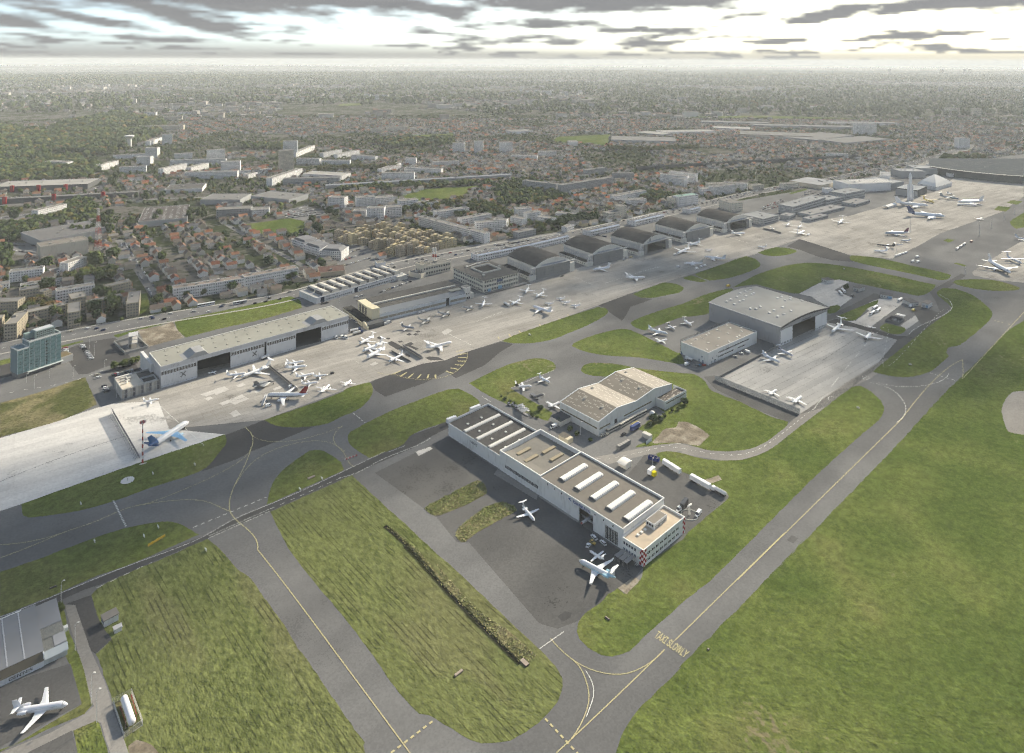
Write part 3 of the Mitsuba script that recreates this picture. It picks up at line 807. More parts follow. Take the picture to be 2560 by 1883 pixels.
for z in (1.7, 4.9):
    for i in range(8):
        for q in (0, 1.35):
            d = 1.6 + i * 3.75 + q
            o.part('window', one(E, 167.58, 167.66, d, d + 0.95, z, z + 1.15, (0.05, 0.055, 0.06)))
for i in range(5):
    o.part('window', one(E, 154.7 + i * 1.75, 155.8 + i * 1.75, -2.06, -1.95, 5.6, 7.0, (0.05, 0.06, 0.08)))
    o.part('window', one(E, 154.7 + i * 1.75, 155.8 + i * 1.75, -2.06, -1.95, 2.4, 3.8, (0.12, 0.15, 0.20)))
for i in range(6):
    for q in range(5):
        red = (i + q) % 2 == 0
        if red:
            z0 = 0.3 + i * 1.4
            if q < 2:
                o.part('checker_panel', one(E, 164.9 + q * 1.35, 166.25 + q * 1.35, -2.07, -1.96, z0, z0 + 1.4, (0.34, 0.03, 0.035)))
            elif q < 4:
                o.part('checker_panel', one(E, 167.55, 167.67, -2.0 + (q - 2) * 1.35, -0.65 + (q - 2) * 1.35, z0, z0 + 1.4, (0.34, 0.03, 0.035)))
            for dd in ((34.2, 35.4) if q < 2 else ()):
                if (dd > 35) == (q == 1):
                    o.part('checker_panel', one(E, 167.55, 167.67, dd, dd + 1.15, z0, z0 + 1.4, (0.34, 0.03, 0.035)))
b = Build((0.30, 0.29, 0.28))
for i in range(3):
    E.box(b, 154.5 + i * 2.9, 157.0 + i * 2.9, -9.5, -2.4, 2.9, 3.05)
    for q in (-9.3, -2.6):
        E.box(b, 154.6 + i * 2.9, 154.75 + i * 2.9, q, q + 0.15, 0, 2.9)
        E.box(b, 156.7 + i * 2.9, 156.85 + i * 2.9, q, q + 0.15, 0, 2.9)
o.part('canopy', b)
b = Build((0.6, 0.6, 0.6))
for q in range(8):
    E.box(b, 164.0, 165.4, -4.2 + q * 0.27, -3.95 + q * 0.27, 0.5 + q * 0.5, 0.62 + q * 0.5)
for q in (163.9, 165.4):
    tube(b, E.w([(q, -4.4, 1.4), (q, -2.1, 5.6)]), 0.05, 4)
    for z in (-4.2, -3.2, -2.2):
        tube(b, E.w([(q, z, 0), (q, z, 5.3 if z > -3 else 3.0)]), 0.06, 4)
E.box(b, 163.9, 165.5, -2.6, -2.0, 4.4, 7.8, (0.72, 0.72, 0.70))
o.part('staircase', b)

# --- the gabled hangar with the two-tone roof
M = Frame(at('7', 1695, 500), at('7', 2170, 157, 10.2))
t = Thing('gabled_hangar', 'pale grey hangar with two low gables and a roof of alternating brown and pale slopes', 'hangar')
prof = [(0, 10.0), (20, 13.4), (42, 10.9), (63, 13.4), (86, 10.0)]
b = Build((0.50, 0.53, 0.54))
M.profile(b, ([(0, 0)] + prof + [(86, 0)])[::-1], 0.0, 0.4)
M.profile(b, ([(0, 0)] + prof + [(86, 0)])[::-1], 37.6, 38.0)
M.box(b, 0, 0.4, 0.4, 37.6, 0, 9.9)
M.box(b, 85.6, 86, 0.4, 37.6, 0, 9.9)
t.part('wall', b, 'weathered')
for i in range(4):
    (a, za), (c, zc) = prof[i], prof[i + 1]
    b = Build()
    M.profile(b, [(a, za - 0.12), (a, za + 0.12), (c, zc + 0.12), (c, zc - 0.12)][::-1], 0.4, 37.7, ((0.225, 0.205, 0.175), (0.42, 0.385, 0.335))[i % 2])
    k = t.part('roof', b, 'roofing', label=('brown weathered roof slope', 'pale roof slope')[i % 2])
    b = Build((0.40, 0.37, 0.32) if i % 2 == 0 else (0.54, 0.51, 0.46))
    rng = random.Random(i)
    for r in range(9):
        for q in range(4):
            if rng.random() < 0.85:
                u = a + (c - a) * (0.16 + 0.21 * q + (0.05 if r % 2 else 0))
                z = za + (zc - za) * (u - a) / (c - a) + 0.12
                dd = 2.5 + r * 3.8 + rng.uniform(-0.3, 0.3)
                z2 = z + (zc - za) / (c - a) * 1.3
                for e in (0, 1.5):
                    b.quad(*M.w([(u, dd + e, z + 0.03), (u + 1.3, dd + e, z2 + 0.03), (u + 1.3, dd + e + 0.9, z2 + 0.03), (u, dd + e + 0.9, z + 0.03)]))
    entry(k + '__rooflight', b, 'paint', kind='stuff')
b = Build((0.66, 0.69, 0.72))
for i in range(4):
    (a, za), (c, zc) = prof[i], prof[i + 1]
    for dd in (0.0, 37.5):
        M.profile(b, [(a, za + 0.1), (a, za + 0.32), (c, zc + 0.32), (c, zc + 0.1)][::-1], dd - 0.1, dd + 0.5)
M.box(b, -0.15, 0.3, -0.1, 38, 9.8, 10.15)
t.part('roof_edge', b)
t.part('window_band', one(M, -0.05, 0.02, 1.5, 36.5, 4.6, 5.5, (0.12, 0.11, 0.085)))
for a, c in ((1.0, 17.5), (27, 48.5), (48.5, 60)):
    t.part('window_band', one(M, a, c, -0.05, 0.03, 4.4, 5.4, (0.13, 0.12, 0.09)))
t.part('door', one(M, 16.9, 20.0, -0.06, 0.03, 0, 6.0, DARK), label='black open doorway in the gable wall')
t.part('door_leaf', one(M, 20.0, 27, -0.12, 0.03, 0, 5.6, (0.50, 0.53, 0.54)))
t.part('door_leaf', one(M, 12.5, 16.9, -0.12, 0.03, 0, 5.6, (0.50, 0.53, 0.54)))
for s, d in ((14, 26), (14, 9), (57, 26), (57, 9), (30, 33), (70, 33)):
    z = np.interp(s, [p[0] for p in prof], [p[1] for p in prof])
    b = one(M, s - 0.9, s + 0.9, d - 0.9, d + 0.9, z - 0.3, z + 0.9, (0.6, 0.58, 0.52))
    M.box(b, s - 0.6, s + 0.6, d - 0.6, d + 0.6, z + 0.88, z + 0.95, (0.10, 0.09, 0.08))
    t.part('roof_vent', b)
b = Build((0.50, 0.53, 0.54))
M.box(b, 64.6, 65.0, -9.0, -0.1, 0, 6.6)
M.box(b, 65.0, 92.0, -9.0, -8.6, 0, 6.6)
M.box(b, 91.6, 92.0, -8.6, 3.0, 0, 6.6)
k = t.part('annex', b, 'weathered')
entry(k + '__roof', one(M, 65, 91.6, -8.6, 0.0, 5.2, 5.5, (0.11, 0.10, 0.095)), 'roofing')
b = Build((0.45, 0.42, 0.37))
rng = random.Random(4)
for i in range(18):
    s, d = 67 + rng.random() * 22, -7.5 + rng.random() * 6
    M.box(b, s, s + 2.2, d, d + 0.5, 5.5, 5.55)
entry(k + '__rooflight', b, 'paint', kind='stuff')
entry(k + '__window_band', one(M, 66, 90, -9.06, -8.98, 4.2, 5.0, (0.13, 0.12, 0.09)), 'paint')
b = one(M, -11.0, -0.6, 26.5, 36.5, 0, 3.6, (0.55, 0.55, 0.52))
k = t.part('shed', b, 'weathered')
entry(k + '__roof', one(M, -11.2, -0.4, 26.3, 36.7, 3.6, 3.85, (0.06, 0.068, 0.085)), 'roofing')

# --- the big grey hangar with the curved roof
B = Frame((247.1, 629.8), (313.6, 679.3))
t = Thing('big_hangar', 'huge grey metal hangar with gently arched roof and half open white doors', 'hangar')
arc = [(s, 17.6 + 3.2 * (1 - ((s - 41.5) / 41.5) ** 2)) for s in np.linspace(0, 83, 15)]
b = Build((0.33, 0.335, 0.35))
B.box(b, 0, 0.4, 0.4, 78, 0, 17.6)
B.box(b, 82.6, 83, 0.4, 78, 0, 17.6)
B.profile(b, ([(0, 0)] + arc + [(83, 0)])[::-1], 78, 78.4)
B.profile(b, ([(0, 14.2)] + arc + [(83, 14.2)])[::-1], 0.0, 0.4)
B.box(b, 0, 1.2, 0, 0.4, 0, 14.2)
B.box(b, 81.8, 83, 0, 0.4, 0, 14.2)
t.part('wall', b, 'weathered')
b = Build((0.30, 0.305, 0.30))
B.profile(b, (arc + [(s, z + 0.35) for s, z in arc[::-1]]), -1.6, 79.2)
t.part('roof', b, 'roofing')
b = Build((0.09, 0.09, 0.095))
B.profile(b, ([(s, z - 0.9) for s, z in arc] + [(s, z + 0.42) for s, z in arc[::-1]]), -2.2, -1.6)
B.box(b, 82.9, 84.2, -2.2, 79.2, 17.0, 18.0)
t.part('roof_edge', b)
t.part('roof_edge', one(B, -0.25, 0.25, -1.6, 79, 17.45, 18.1, (0.6, 0.6, 0.6)))
for a, c in ((1.2, 21), (60.5, 81.8)):
    n = 4
    for i in range(n):
        w = (c - a) / n
        k = t.part('door_panel', one(B, a + i * w + 0.05, a + (i + 1) * w - 0.05, -0.35 + 0.1 * (i % 2), -0.1 + 0.1 * (i % 2), 0.1, 14.0, (0.66, 0.68, 0.70)))
        for q in range(2):
            entry(k + '__pane', one(B, a + i * w + 0.9 + q * 2.2, a + i * w + 1.9 + q * 2.2, -0.42, -0.30, 0.8, 2.3, (0.16, 0.17, 0.18)), 'paint')
t.part('signboard', one(B, 37, 53, -0.12, 0.02, 14.6, 15.9, (0.15, 0.15, 0.17)), label='dark panel over the hangar door')
rng = random.Random(9)
for s, d in [(12, 66), (19, 66), (29, 66), (12, 57), (21, 57), (27, 57), (14, 40), (17, 36), (24, 36), (40, 70), (50, 70), (59, 71), (38, 62), (47, 61), (52, 62), (18, 22), (26, 22), (39, 21), (16, 12), (25, 11), (37, 11), (60, 40), (69, 41), (78, 36), (60, 31), (70, 32), (78, 24)]:
    z = float(np.interp(s, [p[0] for p in arc], [p[1] for p in arc])) + 0.3
    b = one(B, s - 1.1, s + 1.1, d - 1.1, d + 1.1, z, z + 0.6, (0.66, 0.66, 0.65))
    B.box(b, s - 0.9, s + 0.9, d - 0.9, d + 0.9, z + 0.6, z + 0.8, (0.78, 0.78, 0.76))
    t.part('roof_hatch', b)

# --- the low white building beside it
W = Frame((170.0, 589.9), (228.6, 636.5))
t = Thing('flat_white_building', 'long flat roofed white building with ribbon windows and lattice frame behind', 'building')
b = Build((0.66, 0.68, 0.68))
W.box(b, 0, 74.9, 0, 0.4, 0, 10.9)
W.box(b, 0, 0.4, 0.4, 28.8, 0, 10.9)
W.box(b, 74.5, 74.9, 0.4, 28.8, 0, 10.9)
W.box(b, 0, 74.9, 28.8, 29.2, 0, 10.9)
t.part('wall', b, 'weathered')
t.part('roof', one(W, 0.4, 74.5, 0.4, 28.8, 10.2, 10.5, (0.25, 0.235, 0.215)), 'roofing')
for s, d in [(4, 21), (5, 5), (16, 24), (18, 13), (19, 4), (31, 24), (36, 25), (34, 13), (35, 3), (49, 25), (50, 14), (49, 4), (54, 5), (62, 20), (64, 9), (66, 26), (71, 14)]:
    b = one(W, s - 0.8, s + 0.8, d - 0.8, d + 0.8, 10.5, 10.85, (0.66, 0.64, 0.60))
    W.box(b, s - 0.65, s + 0.65, d - 0.65, d + 0.65, 10.85, 11.0, (0.76, 0.75, 0.70))
    t.part('roof_hatch', b)
b = Build(DARK)
wall_windows(b, W, 'f', 14, 62, 0, 36, (6.6,), 1.05, 1.0, (0.06, 0.06, 0.065))
wall_windows(b, W, 'f', 14, 38, 0, 18, (3.0,), 1.05, 1.0, (0.06, 0.06, 0.065))
wall_windows(b, W, 'f', 44, 56, 0, 9, (3.0,), 1.05, 1.0, (0.06, 0.06, 0.065))
t.part('window', b, kind='stuff')
for s, z, h in ((4.5, 0, 2.4), (5.8, 4, 1.4), (8.5, 0, 2.6), (10, 0, 2.6), (11.4, 4.4, 1.3)):
    t.part('door', one(W, s, s + 0.9, -0.06, 0.03, z, z + h, (0.12, 0.16, 0.22)))
for d, z, h in ((5, 0, 2.5), (9, 0, 2.4), (6, 4.5, 1.3), (27.5, 0, 2.5)):
    t.part('door', one(W, -0.06, 0.03, d, d + 1.2, z, z + h, (0.10, 0.15, 0.24)))
b = Build((0.12, 0.12, 0.12))
for i in range(19):
    a, c = W.w([(i * 4.0, 29.6, 11.0), ((i + 1) * 4.0, 29.6, 11.0)])
    u = np.array([0, 0, 1.7])
    tube(b, [a, c + u], 0.09, 4)
    tube(b, [a + u, c], 0.09, 4)
tube(b, W.w([(0, 29.6, 12.7), (76, 29.6, 12.7)]), 0.14, 4)
tube(b, W.w([(0, 29.6, 11.0), (76, 29.6, 11.0)]), 0.14, 4)
for s in (0, 25, 50, 76):
    tube(b, W.w([(s, 29.6, 0), (s, 29.6, 12.7)]), 0.2, 4)
t.part('lattice_frame', b)
b = Build((0.7, 0.7, 0.68))
for s in (10, 22, 36, 49):
    tube(b, W.w([(s, 29.6, 12.6), (s, 21, 10.6)]), 0.12, 4)
t.part('brace', b)

# --- the long hangar with the two crosses
H = Frame((-279.7, 545.6), (-155.9, 655.5))
t = Thing('long_hangar', 'very long grey roofed hangar with white sliding doors and two dark crosses', 'hangar')
GH = (0.50, 0.51, 0.53)
b = Build(GH)
H.box(b, 0, 165.5, 0, 0.5, 14.0, 17.4)
H.box(b, 0, 0.5, 0.5, 34, 0, 17.4)
H.box(b, 165, 165.5, 0.5, 34, 0, 17.4)
H.box(b, 0, 165.5, 34, 34.5, 0, 17.2)
for s in (27.6, 54.9, 83.6, 85.9, 112.6, 137.6):
    H.box(b, s - 0.3, s + 0.3, 0, 0.5, 0, 14)
for s0 in (16.5, 123.3):
    H.profile(b, [(s0, 17.3), (s0 + 4, 18.0), (s0 + 9.8, 21.2), (s0 + 17, 21.2), (s0 + 20.6, 17.3)][::-1], 0.0, 14, (0.34, 0.345, 0.35))
t.part('wall', b, 'weathered')
t.part('roof', one(H, 0.5, 165, 0.5, 34, 17.2, 17.5, (0.31, 0.31, 0.275)), 'roofing')
b = one(H, 0, 165.5, 33.4, 34.6, 17.45, 17.9, (0.46, 0.46, 0.44))
H.box(b, -0.1, 0.5, 0, 34, 17.45, 17.75, (0.60, 0.60, 0.58))
H.box(b, 165, 165.6, 0, 34, 17.45, 17.75, (0.60, 0.60, 0.58))
t.part('roof_edge', b)
rng = random.Random(3)
for i in range(17):
    for d in (8, 19, 29):
        s = 5 + i * 9.6 + (d * 0.2)
        if any(s0 - 2 < s < s0 + 22 and d < 16 for s0 in (16.5, 123.3)) or rng.random() < 0.15:
            continue
        b = one(H, s, s + 1.5, d, d + 0.9, 17.5, 18.0, (0.42, 0.41, 0.36))
        H.box(b, s - 0.5, s - 0.1, d, d + 0.9, 17.5, 17.9, (0.10, 0.10, 0.09))
        t.part('roof_hatch', b)
BAYS = ((0.3, 27.3), (55.2, 83.3), (86.2, 112.3), (137.9, 165.2))
for a, c in BAYS:
    n = 12
    w = (c - a) / n
    for i in range(n):
        s = a + i * w
        k = t.part('door_panel', one(H, s + 0.04, s + w - 0.04, 0.05 + 0.05 * (i % 2), 0.3, 0.1, 13.95, (0.60, 0.615, 0.64)), 'weathered')
        entry(k + '__pane', one(H, s + 0.35, s + w - 0.35, -0.02, 0.12, 10.2, 12.9, (0.12, 0.115, 0.11)), 'paint')
        entry(k + '__kickplate', one(H, s + 0.5, s + w - 0.6, -0.03, 0.12, 1.4, 1.62, (0.30, 0.30, 0.31)), 'paint')
for s in (17.0, 75.2):
    b = Build((0.16, 0.165, 0.17))
    for sg in (-1, 1):
        m = trimesh.creation.box([5.6, 0.12, 0.75])
        m.apply_transform(trimesh.transformations.rotation_matrix(sg * math.radians(45), [0, 1, 0]))
        v = np.array(m.vertices) + [s, -0.12, 6.6]
        b.add(H.w(v), np.array(m.faces))
    t.part('cross', b, label='dark painted cross on the door')
b = Build((0.11, 0.10, 0.095))
H.box(b, 27.9, 54.6, 33.0, 33.4, 0, 14, (0.14, 0.135, 0.125))
H.box(b, 112.9, 137.4, 33.0, 33.4, 0, 14, (0.14, 0.135, 0.125))
t.part('inner_wall', b)
b = one(H, 1, 164, 36, 44, 0, 5.5, (0.33, 0.33, 0.32))
k = t.part('rear_annex', b, 'weathered')
entry(k + '__roof', one(H, 0.6, 164.4, 34.6, 44.4, 5.5, 5.8, (0.17, 0.17, 0.165)), 'roofing')
b = one(H, -2.5, -0.1, 20, 52, 0, 13.5, (0.62, 0.63, 0.63))
t.part('end_wing', b, 'weathered', label='white blank end wing')
for q, (s, txt) in enumerate(((8.0, ''), (12.2, ''))):
    b = Build((0.30, 0.29, 0.30))
    for x0, x1, z0, z1 in ((0, 2.2, 16.6, 16.75), (0, 2.2, 14.5, 14.65), (0, 0.15, 14.65, 16.6), (2.05, 2.2, 14.65, 16.6), (0.6, 1.5, 15.2, 15.9)):
        H.box(b, s + x0, s + x1, -0.06, 0.02, z0, z1)
    t.part('emblem', b)

A = Thing('glazed_annex', 'low glazed office annex with cream roof and terrace at the end of the long hangar', 'annex')
b = Build((0.42, 0.42, 0.41))
H.box(b, -27.5, -1.0, 4.5, 5.0, 0, 0.6)
H.box(b, -27.5, -27.0, 0, 26, 0, 8)
H.box(b, -27.0, -0.6, 25.6, 26, 0, 8)
A.part('wall', b, 'weathered')
A.part('roof', one(H, -27.4, -12, 0.4, 25.6, 7.0, 7.3, (0.60, 0.55, 0.46)), 'roofing', label='cream roof terrace')
A.part('roof', one(H, -12, -0.6, 0.4, 25.6, 6.4, 6.7, (0.08, 0.08, 0.08)), 'roofing')
b = Build((0.40, 0.41, 0.41))
for z in (0.1, 3.6, 7.1, 7.9):
    H.box(b, -27.5, -0.8, -0.25, 0.1, z, z + 0.25)
for i in range(15):
    H.box(b, -27.5 + i * 1.9, -27.3 + i * 1.9, -0.2, 0.1, 0, 8.0)
A.part('frame', b)
for z in (0.4, 3.9):
    for i in range(14):
        A.part('pane', one(H, -27.2 + i * 1.9, -25.65 + i * 1.9, -0.05, 0.05, z, z + 3.1, ((0.30, 0.29, 0.27), (0.12, 0.12, 0.13), (0.42, 0.41, 0.38))[(i * 7 + int(z)) % 3]), 'paint')
b = Build((0.55, 0.55, 0.52))
for q in ((-25, 15), (-22, 12), (-19.5, 17), (-24, 20)):
    H.box(b, q[0], q[0] + 3, q[1], q[1] + 1.8, 7.3, 8.5, (0.5, 0.48, 0.44))
tube(b, H.w([(-26, 10, 8), (-22, 10, 8), (-20, 14, 8), (-20, 22, 8)]), 0.5, 8, (0.66, 0.64, 0.58))
H.box(b, -27, -15, 23.5, 25, 7.3, 8.6, (0.66, 0.64, 0.60))
A.part('air_plant', b)
b = Build((0.4, 0.4, 0.4))
parapet(H, b, -12, -2, 1, 12, 6.7, 8.2, 0.3, (0.45, 0.46, 0.46))
A.part('parapet', b)

# --- the cream hangar with the glazed slope
C = Frame((-134.5, 684.3), (-50.6, 745.7))
t = Thing('cream_end_hangar', 'long hangar with dark stepped roof, glass slope and cream end towers', 'hangar')
b = Build((0.52, 0.56, 0.60))
holes(C, b, 2, 104, -1.5, 0.4, 8.2, [(79.3, 83.3, 0, 8.2)], (0.52, 0.56, 0.60))
C.box(b, 2, 104, 38, 38.4, 0, 12)
C.box(b, 103.6, 104, -1.1, 38, 0, 9)
t.part('wall', b, 'weathered')
b = Build()
C.profile_d(b, [(-1.7, 8.2), (4.5, 11.8), (4.5, 11.5), (-1.3, 8.0)], 2, 104, (0.20, 0.215, 0.23))
t.part('glass_slope', b, 'gloss')
b = Build((0.085, 0.085, 0.085))
C.profile_d(b, [(4.5, 11.5), (4.5, 11.9), (14, 13.0), (14, 12.6)], 2, 104)
C.profile_d(b, [(14.6, 13.2), (14.6, 13.6), (38.4, 12.4), (38.4, 12.0)], -6, 104)
t.part('roof', b, 'roofing')
t.part('rooflight', one(C, 1, 100, 13.2, 15.2, 13.0, 14.5, (0.42, 0.42, 0.40)))
t.part('rooflight', one(C, 88, 102, 3, 12, 12.2, 12.5, (0.25, 0.26, 0.24)), 'roofing')
for i in range(8):
    a, c = 2.5 + i * 9.6, 11.6 + i * 9.6
    if a < 78:
        t.part('window_band', one(C, a, c, -1.57, -1.46, 2.6, 5.0, (0.27, 0.25, 0.21)))
for a, c in ((84.2, 94), (94.4, 103.4)):
    t.part('window_band', one(C, a, c, -1.57, -1.46, 2.6, 5.0, (0.27, 0.25, 0.21)))
for i in range(10):
    t.part('rail', one(C, 2.2 + i * 10.1, 2.4 + i * 10.1, -1.6, -1.4, 0, 8.2, (0.40, 0.44, 0.48)))
t.part('door', one(C, 79.3, 83.3, -1.2, -1.05, 0, 8.2, DARK))
t.part('end_tower', one(C, -6.3, 1.9, -2.2, 6.5, 4.6, 15.0, CREAM), 'weathered', label='cream end tower')
b = one(C, -6.5, 1.9, 6.5, 32, 0, 14.2, CREAM)
k = t.part('end_wall', b, 'weathered', label='cream end wall with three tall windows')
for i in range(3):
    entry(k + '__window', one(C, -6.6, -6.45, 10 + i * 6.6, 14.5 + i * 6.6, 5.2, 12.6, (0.16, 0.15, 0.14)), 'paint')
b = one(C, -16.5, -6.7, -1.5, 47, 0, 4.4, CREAM)
k = t.part('low_wing', b, 'weathered', label='low cream wing with dark roof')
entry(k + '__roof', one(C, -16.7, -6.7, -1.7, 47.2, 4.4, 4.7, (0.035, 0.035, 0.035)), 'roofing')
b = Build()
wall_windows(b, C, 'l', 0, 46, -16.5, 14, (1.3,), 1.1, 1.7, (0.14, 0.12, 0.09))
entry(k + '__window', b, 'paint', kind='stuff')
t.part('porch', one(C, -14.8, 2.0, -12.5, -2.3, 0, 4.4, (0.10, 0.105, 0.11)), 'weathered')
b = Build()
C.profile_d(b, [(-13.5, 0), (-13.5, 3), (-6.5, 5.6), (-3.0, 5.6), (-3.0, 0)], -16.4, -14.9, CREAM)
t.part('porch_wall', b, 'weathered')
b = one(C, 104.2, 111.8, 1.0, 9.0, 0, 13.5, (0.62, 0.61, 0.57))
k = t.part('end_tower', b, 'weathered', label='white corner tower')
entry(k + '__roof', one(C, 105, 111, 1.8, 8.2, 13.45, 13.6, (0.2, 0.2, 0.19)), 'roofing')
b = Build()
wall_windows(b, C, 'f', 104.6, 111.4, 1.0, 3, (0.6,), 1.6, 2.6, DARK)
wall_windows(b, C, 'f', 105.4, 110.8, 1.0, 2, (6.2,), 1.4, 1.3, DARK)
entry(k + '__window', b, 'paint', kind='stuff')
t.part('end_lodge', one(C, 111.8, 116.5, 2.0, 9.0, 0, 6.0, (0.60, 0.59, 0.55)), 'weathered')

# --- the sawtooth workshop behind
S_ = Frame((-209.7, 734.6), (-129.2, 822.2))
t = Thing('sawtooth_workshop', 'white workshop with two rows of barrel roof monitors along the boulevard', 'workshop')
b = Build((0.66, 0.67, 0.68))
S_.box(b, 0, 118, 0, 0.4, 0, 6.6)
S_.box(b, 0, 0.4, 0.4, 34, 0, 6.6)
S_.box(b, 117.6, 118, 0.4, 34, 0, 6.6)
S_.box(b, 0, 118, 34, 34.4, 0, 6.6)
t.part('wall', b, 'weathered')
t.part('roof', one(S_, 0.4, 117.6, 0.4, 34, 6.0, 6.4, (0.36, 0.36, 0.35)), 'roofing')
for i in range(9):
    s = 8.0 + i * 12.2
    for d0, d1 in ((1.5, 16.5), (18.5, 33)):
        b = Build((0.56, 0.54, 0.49))
        S_.profile(b, [(s, 6.2), (s + 1.4, 9.6), (s + 3.2, 10.4), (s + 6.0, 10.3), (s + 8.6, 9.2), (s + 10.4, 6.4)][::-1], d0, d1)
        k = t.part('roof_monitor', b, 'roofing')
        b = Build((0.13, 0.13, 0.135))
        b.quad(*S_.w([(s - 0.05, d0 + 0.4, 6.6), (s - 0.05, d1 - 0.4, 6.6), (s + 1.30, d1 - 0.4, 9.5), (s + 1.30, d0 + 0.4, 9.5)]))
        entry(k + '__glazing', b, 'paint')
b = Build()
wall_windows(b, S_, 'f', 12, 46, 0, 13, (1.2,), 1.9, 1.5, (0.20, 0.21, 0.22))
wall_windows(b, S_, 'f', 54, 104, 0, 20, (1.2,), 1.9, 1.7, (0.16, 0.17, 0.18))
wall_windows(b, S_, 'f', 12, 30, 0, 3, (4.6,), 5.0, 0.5, (0.13, 0.14, 0.16))
wall_windows(b, S_, 'f', 54, 100, 0, 5, (5.0,), 8.5, 0.5, (0.13, 0.14, 0.16))
t.part('window', b, kind='stuff')
for s in (5.5, 48.6):
    t.part('door', one(S_, s, s + 4.6, -0.08, 0.03, 0, 5.6, (0.03, 0.045, 0.075)), label='dark blue sliding door')
t.part('end_office', one(S_, 107, 121, -4, 18, 0, 5.2, (0.55, 0.54, 0.50)), 'weathered')

# --- the office block with the courtyard
O = Frame((-31.6, 771.4), (7.9, 802.2))
t = Thing('square_office_block', 'cream three storey office block with rows of windows and a roof courtyard', 'office')
b = one(O, 0, 50.5, 0, 62, 0, 13.6, (0.63, 0.61, 0.53))
t.part('wall', b, 'weathered')
b = Build((0.13, 0.125, 0.118))
O.prism(b, [(-0.5, -0.5), (51, -0.5), (51, 62.5), (-0.5, 62.5)], 13.6, 13.95)
t.part('roof', b, 'roofing')
b = parapet(O, Build((0.6, 0.59, 0.54)), 14, 40, 20, 46, 13.9, 15.6, 0.8, (0.58, 0.57, 0.52))
O.box(b, 16, 38, 22, 44, 13.95, 14.05, (0.05, 0.05, 0.05))
t.part('courtyard_kerb', b)
b = Build()
for s, d in ((8, 12), (44, 30), (30, 52), (12, 52)):
    O.box(b, s, s + 3, d, d + 2, 13.95, 15.6, (0.45, 0.45, 0.42))
tube(b, O.w([(10, 50, 15), (30, 56, 15), (46, 54, 15)]), 0.5, 6, (0.62, 0.61, 0.58))
t.part('air_plant', b)
b = Build()
wall_windows(b, O, 'f', 1, 49.5, 0, 14, (1.0, 5.6, 10.4), 2.5, 2.3, (0.10, 0.105, 0.11))
wall_windows(b, O, 'l', 1, 61, 0, 16, (1.0, 5.6, 10.4), 2.5, 2.3, (0.13, 0.135, 0.14))
t.part('window', b, kind='stuff')
t.part('canopy', one(O, 6, 10, -0.5, -0.02, 0, 3.2, (0.30, 0.45, 0.58)))
t.part('canopy', one(O, 20.5, 26, -0.5, -0.02, 0, 4.0, (0.28, 0.43, 0.56)))
t.part('banner', one(O, 19, 27.5, -0.2, -0.02, 8.4, 11.2, (0.10, 0.12, 0.19)), label='dark banner on the front')
w_ = Thing('apron_wall', 'low dark retaining wall along the apron in front of the cream office block', 'wall')
b = Build((0.16, 0.155, 0.15))
O.box(b, -2, 62, -7.5, -6.9, 0, 1.6)
O.box(b, 61.4, 62, -6.9, 6, 0, 1.6)
entry(w_.key, b, 'weathered')

